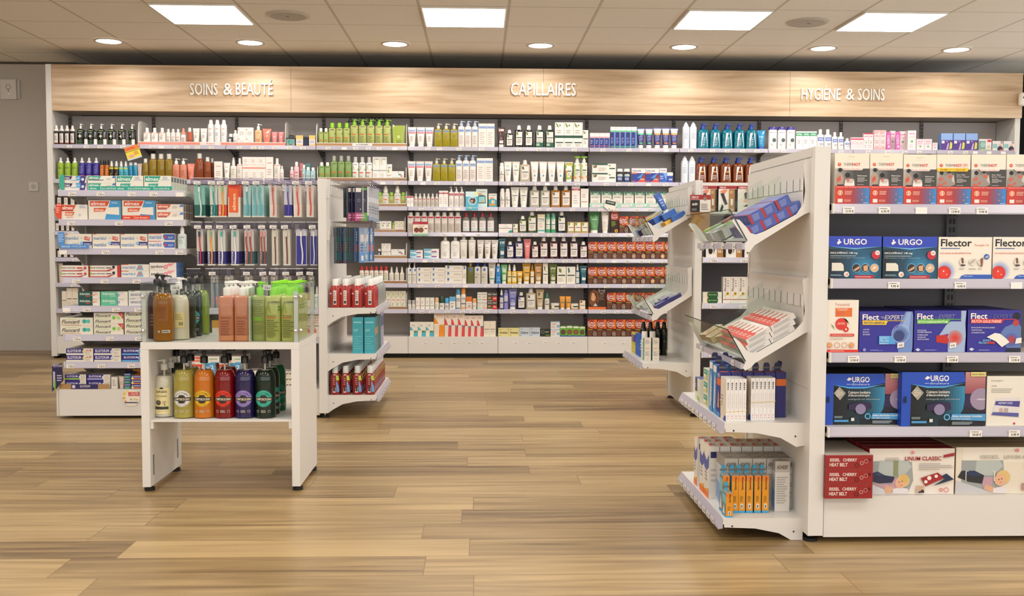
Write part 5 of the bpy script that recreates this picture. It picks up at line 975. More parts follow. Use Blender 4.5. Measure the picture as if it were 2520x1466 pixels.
STY.update({
'tpe1': ('box', '#e9e4da', '', 'side=#d6cfc4,top=#d8d2c8,flap=1', 'p #2e2060 .05 .94 .48 .94 .42 .5 .05 .5;W .08 .38 .56 .88 #efece6 elmex;r .4 .3 .62 .4 #7fb8e0;p #4fa4e0 .6 .98 .78 .98 .78 .3 .62 .4;W .63 .74 .56 .76 #d8ecf6 2€;p #3a2c80 .78 .98 .99 .98 .93 .0 .72 0 .78 .4;c .86 .5 .055 #cfe0ea;r .05 .42 .36 .46 #6a6488'),
'tpe2': ('box', '#e9e6da', '', 'side=#d6d3c4,top=#d8d2c8,flap=1', 'p #1f9c86 .02 .96 .5 .96 .42 .48 .02 .48;W .05 .42 .54 .9 #e6f2ec elmex;r .03 .36 .42 .46 #2c4a60;p #3a5ca8 .42 .36 .42 .46 .6 .46 .56 .36;p #3f6fc0 .88 .7 1 .7 1 .98 .94 .98;l .7 .86 .4 .7 2 #a9c0b4'),
'tpe3': ('box', '#e9e6da', '', 'side=#c9c6b8,top=#d8d2c8,flap=1', 'p #1f9c86 .03 .97 .62 .97 .52 .58 .03 .58;W .06 .55 .64 .92 #e6f2ec elmex;p #3fa48e .16 .46 .54 .48 .47 .12 .16 .1;W .19 .45 .22 .4 #dfeee6 elmex;l .7 .95 .75 .95 2 #9fb0c4;r .64 .7 .95 .73 #8fb0d0;c .7 .25 .05 #c2dcd0', dict(r='r .15 .6 .85 .92 #5a6470;l .2 .8 .1 .5 3 #9fc4b8')),
'tpe4': ('box', '#ece7dc', '', 'side=#cfc8bb,top=#d8d2c8,flap=1', 'p #d8481c .02 .97 .56 .97 .46 .6 .02 .6;W .04 .46 .66 .92 #f4eae0 elmex;r .02 .55 .46 .61 #a83a2c;p #dd6a3c .15 .5 .52 .5 .44 .26 .15 .26;W .17 .44 .3 .46 #f4e6da elmex;l .7 .96 .75 .95 2 #a9b8d0;c .7 .3 .05 #c9ccd8;l .2 .5 .1 .2 1 #d8907a'),
'tpe5': ('box', '#ece7dc', '', 'side=#cfc8bb,top=#d8d2c8,flap=1', 'p #3f9ad4 .5 0 1 0 1 1 .68 1;p #d8441a .05 .97 .66 .97 .58 .7 .05 .7;W .08 .54 .74 .94 #f4eae0 elmex;W .72 .9 .84 .93 #cfe4f2 PACKx2;p #ece7dc .08 .36 .08 .6 .95 .66 .95 .24;p #dd5a2c .17 .6 .56 .62 .5 .42 .17 .4;W .2 .48 .45 .56 #f4e6da elmex;p #ece7dc .05 .02 .4 .02 .55 .3 .05 .3'),
'tpe6': ('box', '#ece7dc', '', 'side=#d2ccc0,top=#d8d2c8,flap=1', 'p #dd4a1e .04 .96 .54 .96 .46 .48 .04 .48;W .07 .46 .56 .9 #f4eae0 elmex;r .04 .32 .4 .45 #a02c20;p #4f7fd0 .84 .66 1 .66 1 .96 .92 .96;l .6 .8 .4 .8 3 #c9b0a8', dict(r='r .2 .1 .8 .9 #7a5a54;l .3 .7 .2 .8 4 #c9a9a0')),
'tpm1': ('box', '#ece6d8', '', 'side=#d2ccbe,top=#d6d0c4,flap=1', 'W .04 .5 .58 .82 #6a8ec0 meridol;W .04 .5 .12 .38 #6a8ec0 meridol;r .02 .95 .14 1 #e06a58;p #d04a3c .74 .84 .94 .76 .92 .52 .72 .6;W .75 .92 .62 .75 #f0dcd4 2_TUBES;p #3a3480 .6 .46 1 .46 1 .22 .66 .22;W .72 .97 .24 .34 #dde0f0 EXPERT;c .63 .36 .06 #8fc0e0;c .63 .72 .04 #d8d4c8;r 0 .49 .6 .495 #d0c9ba'),
'tpm2': ('box', '#e9e6e2', '', 'side=#cfccc6,top=#d6d0c4,flap=1', 'W .04 .5 .25 .78 #5a82bc meridol;r 0 .92 .48 1 #e06a58;p #3f62b8 .58 .9 1 .9 1 .12 .62 .12 .56 .5;c .64 .5 .05 #c9404c;W .75 .94 .3 .6 #b9c6ea PARODONT'),
'spry': ('bottle', '#dfe6e2', '#eceae4', 'hs=.66,cap=spray,cw=.5,n=3,sh=.1', 'r .1 .05 .9 .58 #d2e0de;p #5fb8a8 .1 .05 .9 .05 .9 .25 .4 .12;W .2 .8 .46 .52 #7a90b8 meridol;l .2 .8 .2 .4 3 #9fb4b0'),
'tpp1': ('box', '#ebe5dc', '', 'side=#c23a30,top=#d6d0c4,flap=1', 'W .08 .52 .4 .78 #4a4a46 parodontax;c .03 .6 .04 #8fc04a;r .56 .48 .76 .7 #c22c28;p #b8281f 0 .02 .7 .02 .84 .3 .78 .32 .6 .16 0 .16;c .86 .6 .05 #c9404c;p #3f6a3c .8 .4 .9 .3 .86 .5;r .97 0 1 1 #c2302a'),
'tpp2': ('box', '#ebe5dc', '', 'side=#c23a30,top=#d6d0c4,flap=1', 'W .08 .5 .4 .78 #4a4a46 parodontax;c .03 .6 .04 #8fc04a;r .53 .5 .7 .7 #6a6a66;p #c2352a 0 .02 .62 .02 .82 .5 .7 .45 .55 .16 0 .16;c .78 .74 .05 #2c2c3a;r .9 0 1 1 #c2302a'),
'tpm3': ('box', '#e9e4da', '', 'side=#d2ccbe,top=#d6d0c4,flap=1', 'W .04 .5 .3 .75 #6a9ad0 meridol;r 0 .9 .26 1 #e05a4a;p #6fb8d8 .53 .1 .8 .1 .74 .9 .62 .9;c .66 .5 .07 #c98a8a'),
'tpz': ('box', '#ece7e0', '', 'side=#5f8fd0,top=#c9c4bc,flap=1', 'W .04 .5 .3 .68 #3a3a3c zendium;r .04 .2 .2 .24 #3a3a3c;c .6 .42 .08 #e8808c;p #ee9aa4 .6 .6 .78 .52 .96 .95 .7 .9;c .6 .42 .04 #f2c4c8', dict(r='r .1 .3 .9 .7 #4f7fc4;r .1 .1 .9 .2 #888')),
'tpa1': ('box', '#ebe6dc', '', 'side=#1f5a54,top=#6a7470,flap=1', 'r 0 0 .66 1 #124f48;W .06 .56 .5 .85 #dfe8e2 Arthrodont.;r .34 .28 .54 .4 #c9504a;p #d88a70 .58 .5 .66 .6 .95 .62 .66 .4;l .68 .96 .75 .95 1 #d8a08c'),
'tpa2': ('box', '#ebe6dc', '', 'side=#8fc4b0,top=#c9c4bc,flap=1', 'r 0 0 .64 1 #5fbf9c;W .06 .54 .5 .88 #dff0e6 Arthrodont.;r .34 .3 .54 .4 #b9dccc;o .65 .5 .05 .02 #4f6ab8;p #a9b4d8 .68 .5 .9 .72 .7 .55;l .68 .96 .8 .95 1 #a9b4c4'),
'tps': ('box', '#e6e3e2', '', 'side=#c9c6c4,flap=1', 'W .08 .8 .3 .62 #5a6a8c SENSODYNE;p #3a9a8c 0 .88 .2 1 .3 .9;p #7f7a9c .8 .2 1 .5 .85 .5'),
'tpf1': ('box', '#ebe5d8', '', 'side=#d2ccbe,top=#a9aaa2,flap=1', 'Wi .04 .6 .3 .72 #4a423a Fluocaril;p #8fc83c .1 .8 .5 .84 .5 .8 .1 .76;r .02 .24 .58 .27 #8fc83c;c .74 .56 .065 #2cb0a4;c .86 .56 .06 #5fc4b4;l .04 .9 .05 .18 1 #d88a7a'),
'tpf2': ('box', '#ebe5d8', '', 'side=#d2ccbe,top=#c9c6ba,flap=1', 'Wi .05 .58 .62 .86 #5a524a Fluocaril;Wi .05 .58 .1 .34 #5a524a Fluocaril;p #8fc83c .1 .92 .5 .95 .5 .92 .1 .9;p #8fc83c .1 .42 .5 .45 .5 .42 .1 .4;r .04 .58 .56 .6 #8fc83c;r .04 .06 .56 .08 #8fc83c;c .68 .54 .055 #6fcc2c;c .84 .54 .055 #b4dc6a;p #d8362c .82 1 1 1 1 .4;W .92 .97 .66 .9 #f2dcd4 2'),
'tpg1': ('box', '#e9e4d8', '', 'side=#2c2480,top=#b9b4ac,flap=1', 'r 0 .28 .64 1 #2c2484;W .05 .55 .42 .86 #e6e2ea ELGYDIUM;c .66 .56 .06 #e0dc8a;W .72 .94 .6 .86 #c9302c x2;l .7 .96 .1 .5 2 #c9c0b0'),
'tpg2': ('box', '#e9e4d8', '', 'side=#2c2480,top=#b9b4ac,flap=1', 'r 0 .28 .66 1 #2c2484;W .05 .55 .42 .86 #e6e2ea ELGYDIUM;c .66 .54 .06 #c9d0d6;l .74 .96 .7 .9 1 #8a8480;l .74 .96 .1 .5 2 #c9c0b0'),
'tpg3': ('box', '#e9e4d8', '', 'side=#2c2480,top=#b9b4ac,flap=1', 'r 0 0 .64 1 #2c2484;r 0 .02 .62 .24 #5fb0e4;W .07 .6 .5 .82 #e6e2ea ELGYDIUM;c .64 .56 .06 #7fb0e0'),
'tpg4': ('box', '#e9e4d8', '', 'side=#2c2480,top=#b9b4ac,flap=1', 'r 0 0 .7 1 #2c2484;r 0 .28 .7 .48 #9ac83c;W .08 .6 .62 .88 #e6e2ea ELGYDIUM;c .7 .66 .05 #e6e2ea;l .75 .96 .2 .9 3 #c9c4b4'),
'tpg5': ('box', '#e9e4d8', '', 'side=#d8d2c8,top=#b9b4ac,flap=1', 'r 0 0 .7 1 #2c2484;r 0 .28 .7 .44 #b9c0e0;W .08 .6 .6 .88 #e6e2ea ELGYDIUM;c .7 .62 .06 #e6e2ea;l .75 .96 .2 .9 3 #d8c4b4'),
'tpg6': ('box', '#2c2484', '', 'side=#241c70,top=#e08a2c,flap=1', 'W .1 .9 .5 .85 #e6e2ea ELGYDIUM;r .1 .1 1 .3 #f0902c;c .15 .3 .12 #f2d05a'),
'tpg7': ('box', '#1f7a6c', '', 'side=#165a50,top=#2c2484,flap=1', 'r 0 .55 1 1 #2c2484;W .08 .9 .66 .9 #d8dce8 ELGYDIUM;l .1 .8 .1 .45 2 #8fc4b8'),
'orgbx': ('box', '#e0902c', '', 'side=#c87a1c,top=#a86a2c', 'l .1 .9 .2 .8 3 #f0b45a'),
'whtn': ('box', '#ddd8d0', '', 'side=#c2bdb4,top=#c9c4bc', 'r .1 .1 .9 .9 #e9e4dc;l .2 .8 .2 .8 5 #a9a49c'),
'elj': ('box', '#ece7de', '', 'side=#d6d0c8,top=#b9b0aa', 'p #e0482a .03 .9 .54 .9 .46 .2 .03 .2;W .06 .44 .35 .75 #f4eae0 elmex;Wi .62 .92 .4 .7 #5fae5a JUNIOR;r .7 0 1 .14 #7fb8e0'),
'elj2': ('box', '#ece7de', '', 'side=#d6d0c8,top=#c9c0ba', 'p #e0482a 0 .95 .45 .95 .4 .68 0 .68;W .04 .36 .72 .92 #f4eae0 elmex;p #4fa0d8 .5 1 1 1 1 0 .9 0 .8 .4 .5 .5;W .6 .95 .75 .92 #e6f2fa x2;p #e06a4a .7 0 .9 .0 .95 .3 .8 .35;l .05 .4 .1 .5 3 #e8a08c'),
'flj': ('box', '#ebe5d8', '', 'side=#d2ccbe,top=#c9c4ba', 'c .2 .55 .14 #e0806a;Wi .45 .98 .4 .75 #5a524a Fl;l .1 .9 .1 .25 1 #b9b0a4'),
'orgs': ('box', '#e8dfd0', '', 'side=#d8b878,top=#b8a060', 'r 0 .55 1 1 #d8a040;r .1 .15 .8 .5 #efe8dc;r .1 .05 .9 .1 #e08a3c'),
'redc': ('box', '#e8e2d4', '', 'side=#d8d0c0,top=#a8a090', 'p #e0705c 0 0 .5 0 .6 .3 .2 .45 0 .3;l .2 .9 .6 .9 3 #d8a094;r 0 .48 1 .52 #6a7a50'),
})
def A(r, style, x0, x1, y1, y0, desc, stack=1, deep=1, D=.045, gap=.97, yoff=.008, bay='left gondola', grp=None):
    """cartons on gondola shelf r; y1 top and y0 bottom pixel rows; a stack of equal cartons, copied backwards"""
    Yp = YA+yoff; a, b = atY(x0, 600, Yp).x, atY(x1, 600, Yp).x; xm = (x0+x1)/2
    zt = atY(xm, y1, Yp).z; zb = zA[r]; H = (zt-zb)/stack; n = 0
    for k in range(deep):
        for i in range(stack):
            l = desc
            if stack > 1: l += ', '+(('lower', 'upper') if stack == 2 else ('bottom', 'middle', 'top'))[i]
            if k: l += ', %s back' % ORD[k]
            put(style, (b-a)*gap, D-.001, H-.0006, ((a+b)/2, Yp+D/2+k*D, zb+i*H), '%s, %s shelf of %s' % (l, ROWA[r], bay), 0, grp or (desc+' stack' if stack*deep > 1 else None))
A(1, 'tpe1', 149, 217, 432, 468, 'purple and blue toothpaste carton', 2, 2)
A(1, 'tpe2', 217.5, 287, 432, 468, 'teal flag toothpaste carton', 2, 2)
A(1, 'tpe3', 287, 356, 432, 468, 'taller teal toothpaste carton, left one', 1, 2)
A(1, 'tpe3', 356, 424, 432, 468, 'taller teal toothpaste carton, right one', 1, 6, .05)
A(2, 'tpe4', 151, 218, 503, 540, 'orange and white toothpaste carton at the left end', 1, 2)
A(2, 'tpe5', 218, 300, 493, 540, 'large orange and blue twin carton, left one', 1, 2, .06)
A(2, 'tpe5', 301, 384, 493, 540, 'large orange and blue twin carton, right one', 1, 3, .06)
A(2, 'tpe6', 385, 453, 502, 540, 'orange flag toothpaste carton', 2, 4)
for x0, x1, n_ in ((158, 227, 'left'), (227, 296, 'middle'), (296, 364, 'right')): A(3, 'tpm1', x0, x1, 575, 611, 'cream twin carton with blue script, %s one' % n_, 1, 2)
A(3, 'tpm2', 364, 431, 574, 611, 'white carton with dark blue end', 2, 2)
p = atY(449, 605, YA+.03); put('spry', .046, .04, atY(449, 555, YA+.03).z-zA[3], (p.x, YA+.03, zA[3]), 'white mouth spray bottle on the third shelf of left gondola')
A(4, 'tpp1', 148, 219, 653, 682, 'white carton with red swoosh and berries', 2, 2)
A(4, 'tpp2', 219, 296, 653, 682, 'white carton with red swoosh and gray tab', 2, 2)
A(4, 'tpm3', 296, 367, 650, 682, 'white carton with pale blue emblem', 2, 2)
A(4, 'tpz', 366, 434, 646, 682, 'white carton with pink swirl', 2, 3)
A(5, 'tpa1', 189, 244, 717, 752, 'dark green and white carton', 2, 4)
A(5, 'tpa2', 244, 313, 717, 752, 'mint green and white carton', 2, 4)
A(5, 'tps', 313, 375, 715, 752, 'white carton with dark capitals', 2, 2)
A(6, 'tpf1', 143, 226, 781, 823, 'cream carton with turquoise dots', 2, 5, .05)
A(6, 'tpf2', 226, 301, 769, 823, 'cream twin carton with red corner, middle pile', 2, 3)
A(6, 'tpf2', 302, 377, 765, 823, 'cream twin carton with red corner, right pile', 2, 3)
A(7, 'tpg1', 156, 225, 857, 890, 'navy carton with yellow disc', 2, 5)
A(7, 'tpg2', 225, 294, 857, 890, 'navy carton with gray disc', 2, 6)
A(7, 'tpg3', 294, 364, 857, 890, 'navy carton with sky blue foot', 2, 6)
A(8, 'tpg4', 152, 206, 921, 957, 'navy carton with green stripe', 2, 3, yoff=.02)
A(8, 'tpg5', 207, 266, 921, 957, 'navy carton with pale stripe', 2, 5, yoff=.02)
A(8, 'whtn', 267, 283, 927, 957, 'upright white carton', 1, 3, .06)
A(8, 'tpg7', 299, 316, 918, 957, 'narrow teal and navy carton', 3, 2, .06)
A(8, 'tpg6', 316, 342, 923, 957, 'navy and orange small carton', 3, 2)
A(8, 'orgbx', 321, 350, 908, 957, 'orange carton behind small cartons', 1, 1, .05, yoff=.11)
def card(name, label, cat, poly, Y, spec=None, col='#2a2a60', th=.0015, tilt=None):
    """printed card cut to an outline traced at its own distance"""
    P = [atY(x, y, Y) for x, y in poly]; x0 = min(q.x for q in P); x1 = max(q.x for q in P); z0 = min(q.z for q in P); z1 = max(q.z for q in P)
    t = thing(name, label, cat, (x0, Y, z0)); mb = MB().prism([(q.x-x0, q.z-z0) for q in P], 'y', 0, th, M(col))
    if spec: do_print(mb, spec, x1-x0, z1-z0, lambda u, v, e: ((x1-x0)*u, -e, (z1-z0)*v))
    mb.build('card', t); return t
YR = YA-.0145
card('shelf_talker', 'teal rounded side sign at the left end of top gondola shelf', 'sign', [(146, 436), (150, 430), (158, 429), (158, 470), (150, 468), (145, 455)], YR+.0165, None, '#3aa892')
card('shelf_talker', 'red-orange rounded side sign beside the second gondola shelf', 'sign', [(151, 500), (141, 499), (136, 508), (135, 522), (139, 534), (151, 540)], YR+.0165, 'W .3 1 .84 .94 #f4dcd0 elmex;l .15 .9 .4 .75 4 #f2b4a0', '#e0482a')
card('shelf_talker', 'blue rounded side sign with strip under the cream twin cartons', 'sign', [(158, 571), (143, 571), (140, 585), (143, 600), (150, 611), (219, 611), (219.5, 602), (158, 601.5)], YR+.001, 'w .14 .4 .06 .2 #dbe6f4 meridol;w .46 .9 .06 .18 #dbe6f4 Irritation_gencives;l .05 .22 .4 .9 5 #a9c6ea', '#4f8ed2')
card('shelf_strip', 'teal printed strip along the front of top gondola shelf', 'sign', [(217.5, 458), (423, 458.5), (423, 468), (217.5, 468)], YR+.019, ';'.join('W %.2f %.2f .25 .7 #d8f0e8 elmex;w %.2f %.2f .25 .75 #d8f0e8 Sensibilité' % (u, u+.08, u+.12, u+.31) for u in (.02, .35, .66)), '#1fa08c')
card('shelf_strip', 'red printed strip in front of the right orange twin carton', 'sign', [(301, 530), (369, 530), (369, 540), (301, 540)], YR+.019, 'W .05 .28 .3 .7 #f4dcd0 elmex;w .42 .92 .25 .75 #f4dcd0 Carie_dentaire', '#dd3f1c')
card('shelf_talker', 'navy blue side sign at the left end of the base shelf', 'sign', [(128, 901), (152, 893), (156, 935), (140, 955), (128, 963)], YR-.004, 'W .15 .9 .86 .95 #b9b4d8 ELGYDIUM;l .45 .9 .35 .6 3 #b9b4d0;r .12 .15 .3 .7 #b9b9c4;r .2 .05 .34 .4 #6fae4a', '#1f1a48')
t = card('display_tray', 'brown cardboard tray with navy name strip on the base shelf', 'display tray', [(146, 945), (268, 945), (268, 957), (146, 957)], YA+.002, 'r .24 .02 .78 1 #2a2460;W .42 .62 .35 .8 #d8d4e4 ELGYDIUM;c .29 .5 .035 #d8d4dc', '#b08a58', .003)
p = atY(323, 979, YA-.004); t = thing('promo_disc', 'round yellow and white promotion disc hanging on the base cabinet', 'sign', (p.x, YA-.004, p.z)); r_ = .046
mb = MB().disc((0, 0, 0), r_, 'y', M('#efe6d6'), 28).disc((0, .0012, 0), r_, 'y', M('#d8d2c8'), 28); do_print(mb, 'r .34 .62 .98 .86 #c8302c;W .4 .92 .76 .83 #f4dcd4 1_TROUSSE;W .4 .92 .65 .73 #f4dcd4 OFFERTE!;c .12 .75 .09 #f0c84a;c .08 .5 .08 #e8b03c;c .16 .3 .07 #e89a5a;c .5 .42 .06 #a9b48a;c .7 .44 .06 #e8c85a;c .85 .4 .05 #d8b0a0;r .12 .2 .88 .26 #2a2a60;c .3 .9 .07 #f0d06a', .092, .092, lambda u, v, e: (-r_+.092*u, -e, -r_+.092*v)); mb.build('card', t)
A(8, 'creamt', 283, 300, 926, 957, 'crumpled white tube pack', 1, 1, .03)
# ---- toothbrush bay: hooks with clear flags, packs hanging one behind another
def brush_pack(card_c, low_c, handle, head='#e8e8e4', txt=None, twin=False, wave=1, full=None):
    def f(W, D, H):
        mb = MB().prism([(-W/2, -H), (W/2, -H), (W/2, -.012), (W*.3, 0), (-W*.3, 0), (-W/2, -.012)], 'y', 0, .0012, M(card_c, .25))
        fm = lambda u, v, e: (-W/2+W*u, -e, -H+H*v)
        sp = 'r 0 .03 1 .38 %s;r 0 0 1 .04 #e6e2da' % low_c if not full else 'r .04 .03 .96 .8 %s' % full
        if txt: sp += ';Wv .04 .3 .06 .36 %s %s' % ('#e6e2ea', txt)
        do_print(mb, sp, W, H, fm); mb.box(-.006, .006, -.0006, -.0003, -.0085, -.0055, M('#55504c')); root = mb.build('toothbrush_pack')
        for q in ((-.22, .22) if twin else (.08,)):
            n = 10; P = []
            for i in range(n+1):
                s = i/n; P.append((W*(q+wave*.07*math.sin(s*5.5)), -.008, -H*.96+H*.78*s))
            b = MB().tube(P, min(W*.1, .0045), M(handle, .3), 6); b.box(W*q-.005+W*wave*.07*math.sin(5.5), W*q+.005+W*wave*.07*math.sin(5.5), -.016, -.008, -H*.22, -H*.08, M(head)); b.build('toothbrush', root)
        return root
    return f
BR = {'bt1': ('teal', brush_pack('#7fb4a8', '#0f5a52', '#bfe0d6', '#cfe8e2')), 'bt2': ('green and white', brush_pack('#cfd4ca', '#1d6a5a', '#3a9aa0', '#7fc4b0', 'elmex')), 'bt3': ('orange and white', brush_pack('#d8d0c2', '#d8441f', '#e0a03c', '#8fc46a', 'elmex')),
      'bt4': ('orange elmex', None), 'bt5': ('pale turquoise', brush_pack('#b4d0cc', '#7fb8bc', '#4fa4b4', '#d8ecea')), 'bt6': ('turquoise twin', brush_pack('#a9ccc8', '#8fc0c0', '#5fb0bc', '#6fb0a8', twin=True)), 'bt7': ('white and red', brush_pack('#d8d2c8', '#e0d8cc', '#c9625a', '#b85a50')),
      'bt8': ('navy and white', brush_pack('#cfccd0', '#2c2484', '#4a4ab0', '#8a9ac0')), 'bt9': ('white with red handle', brush_pack('#dcd8d0', '#e6e0d4', '#d8503c', '#d88a7c', 'zendium')),
      'bt10': ('red and navy', brush_pack('#cfccc6', '#1f1a5a', '#c8302c', '#3a3a5a', 'ELGYDIUM')), 'bt11': ('rainbow navy', brush_pack('#d2cfc2', '#2c2470', '#e8a03c', '#9fb48a', 'ELGYDIUM')), 'bt12': ('navy with white handle', brush_pack('#d2cfca', '#2a2488', '#e6e6e2', '#4fb4a4', 'ELGYDIUM')),
      'bt13': ('navy and teal twin', brush_pack('#d2cfca', '#1f6a74', '#a8483c', '#e0a0a0', 'ELGYDIUM', True)), 'bt14': ('slim white', brush_pack('#dcd6c6', '#dcd6c6', '#6a3a34', '#d8d2c4', wave=.4)), 'bt15': ('all navy', brush_pack('#cfccd4', '#2a2a88', '#e0e0e6', '#e6e6e6', full='#2c2c90')),
      'bt16': ('gray', brush_pack('#b4aea4', '#a09a90', '#7f8a94', '#c9c4ba', wave=.4)), 'bt17': ('dim blue', brush_pack('#a9a8a4', '#a4a09a', '#3f6a94', '#b9b4ac', wave=.6))}
def wallet(W, D, H):
    mb = MB().box(-W/2, W/2, 0, .006, -H, 0, M('#d8d0c4')); fm = lambda u, v, e: (-W/2+W*u, -e, -H+H*v)
    do_print(mb, 'r 0 .62 1 1 #d8401c;p #e8601c .08 .14 .82 .14 .82 .86 .08 .9;Wv .35 .62 .2 .74 #f0d8b8 elmex;r .86 .04 .92 .6 #efe8dc', W, H, fm); return mb.build('orange_wallet_pack')
for k_, (n_, f_) in BR.items(): CUSTOM[k_] = f_ or wallet; STY[k_] = ('custom', '', '', '', '', {}, 'toothbrush')
def hook_row(row, yt, yb, ytag, lst, rname, tagtxt):
    for i, (st, px, wpx, n, txt) in enumerate(lst):
        Yf = 5.5; p = atY(px, yt, Yf); H = p.z-atY(px, yb, Yf).z; Wd = wpx*Yf/F; zt = p.z
        hk = MB().tube([(p.x, 5.828, zt-.004), (p.x, Yf-.012, zt-.004), (p.x, Yf-.02, zt+.006)], .0022, STEEL, 6).tube([(p.x, 5.828, zt+.022), (p.x, Yf-.022, zt+.022)], .0016, STEEL, 5).box(p.x-.012, p.x+.012, 5.822, 5.8285, zt-.02, zt+.03, M('#d8d4d0')).build('hook', GA)
        mb = MB().box(p.x-.04, p.x+.036, Yf-.0245, Yf-.0225, zt-.004, zt+.034, CLEAR('#dcd8e0')).box(p.x-.04, p.x+.036, Yf-.0255, Yf-.0215, zt+.033, zt+.0355, M('#efeef2', .2)); mb.build('tag_holder', hk)
        if txt: price_tag(hk, p.x-.004, Yf-.0252, zt+.008, txt, .036, .018, rot=.12*(rt.random()-.5) if row < 3 else .25*(rt.random()-.5))
        for k in range(n):
            l = '%s toothbrush pack, %s on %s hook of the %s row' % (BR[st][0], 'front' if k == 0 else '%s back' % ORD[k], ORD[i], rname)
            put(st, Wd, .01, H, (p.x, Yf+.002+k*.026, zt), l, 0, 'toothbrush packs on hooks, %s row' % rname, rot=(0, .03*(rt.random()-.5), .1*(rt.random()-.5)))
hook_row(1, 454, 534, 447, [('bt1', 490, 26, 7, '5.90 €'), ('bt2', 525, 18, 4, '5.90 €'), ('bt3', 547, 20, 4, '6.90 €'), ('bt4', 576, 30, 3, '7.20 €'), ('bt5', 608, 18, 4, '5.90 €'), ('bt6', 634, 29, 7, '9.90 €'), ('bt7', 671, 17, 7, ''), ('bt8', 708, 18, 5, ''), ('bt9', 731, 19, 6, '5.50 €'), ('bt9', 763, 17, 4, '5.90 €')], 'top', 1)
hook_row(2, 562, 653, 550, [('bt10', 491, 16, 5, '5.90 €'), ('bt11', 518, 18, 4, '5.50 €'), ('bt12', 545, 18, 6, '5.90 €'), ('bt12', 578, 19, 6, '5.90 €'), ('bt13', 612, 22, 5, '5.70 €'), ('bt13', 648, 16, 1, '5.50 €'), ('bt14', 676, 15, 3, '4.90 €'), ('bt14', 704, 17, 3, '4.90 €'), ('bt15', 741, 26, 3, ''), ('bt15', 772, 15, 2, '4.90 €')], 'second', 2)
hook_row(3, 676, 762, 664, [('bt16', 480, 18, 1, ''), ('bt17', 527, 18, 2, '4.90 €'), ('bt16', 563, 20, 2, ''), ('bt16', 611, 18, 2, '4.90 €'), ('bt16', 651, 16, 2, '4.90 €'), ('bt16', 674, 16, 2, '4.80 €'), ('bt16', 707, 18, 2, '12.90 €'), ('bt16', 741, 18, 2, '5.90 €'), ('bt16', 766, 14, 1, '5.20 €')], 'third', 3)
# lower shelves of the toothbrush bay, seen past the white table
zs1, zs2 = atY(760, 758, YA).z, atY(760, 829, YA).z
for z, nm in ((zs1, 'a'), (zs2, 'b')):
    s = bracket_shelf(GA, xaM+.004, xa0-.004, z, YA, .34)
    for px, tx in ((560, '9.90 €'), (640, '7.20 €'), (742, '8.90 €'), (768, '7.90 €')): price_tag(s, atY(px, 760, YA).x, YA-.0135, -.022, tx)
def A2(z, style, x0, x1, ytop, desc, n=1, yoff=.012, D=.06, deep=1):
    Yp = YA+yoff; a, b = atY(x0, 700, Yp).x, atY(x1, 700, Yp).x; H = atY((x0+x1)/2, ytop, Yp).z-z; w_ = (b-a)/n
    for k in range(deep):
        for i in range(n): put(style, w_*.95, D, H, (a+w_*(i+.5), Yp+D/2+k*(D+.002), z), desc+('' if n == 1 else ', %s from left of %s' % (ORD[i], NUM[n]))+(', %s back' % ORD[k] if k else '')+', toothbrush bay', 0, desc+' packs' if n*deep > 1 else None)
A2(zs1, 'orgs', 735, 770, 722, 'orange topped white carton', 2, deep=3)
A2(zs1, 'spry', 771, 785, 705, 'white green capped bottle on the upper low shelf')
A2(zs2, 'redc', 735, 785, 775, 'white carton with red curves', 3, deep=2)
A2(zs1, 'pinkt', 520, 536, 722, 'small red carton tube behind the table'); A2(zs2, 'orgs', 520, 538, 788, 'small orange carton behind the table')
h0 = zA[8]
A2(h0, 'elj2', 468, 528, 893, 'orange and blue junior carton, left', D=.16); A2(h0, 'elj2', 535, 592, 893, 'orange and blue junior carton, right', D=.16)
zz = atY(490, 893, YA+.012).z+.0006
for x0, x1, n_ in ((471, 540, 'left'), (543, 596, 'right')):
    Yp = YA+.012; a, b = atY(x0, 900, Yp).x, atY(x1, 900, Yp).x; put('elj', b-a, .2, .036, ((a+b)/2, Yp+.1, zz), 'white junior carton with orange flag, %s one above the twin cartons' % n_)
A2(h0, 'elj', 604, 634, 912, 'white carton with orange flag and fox print', D=.12)
for i in range(3):
    a, b = atY(690, 900, YA+.02).x, atY(718, 900, YA+.02).x; put('flj', b-a, .1, .031, ((a+b)/2, YA+.07, h0+i*.0315), 'small cream carton with red dot, %s of pile of three' % ('bottom', 'middle', 'top')[i], 0, 'small cream cartons on base')
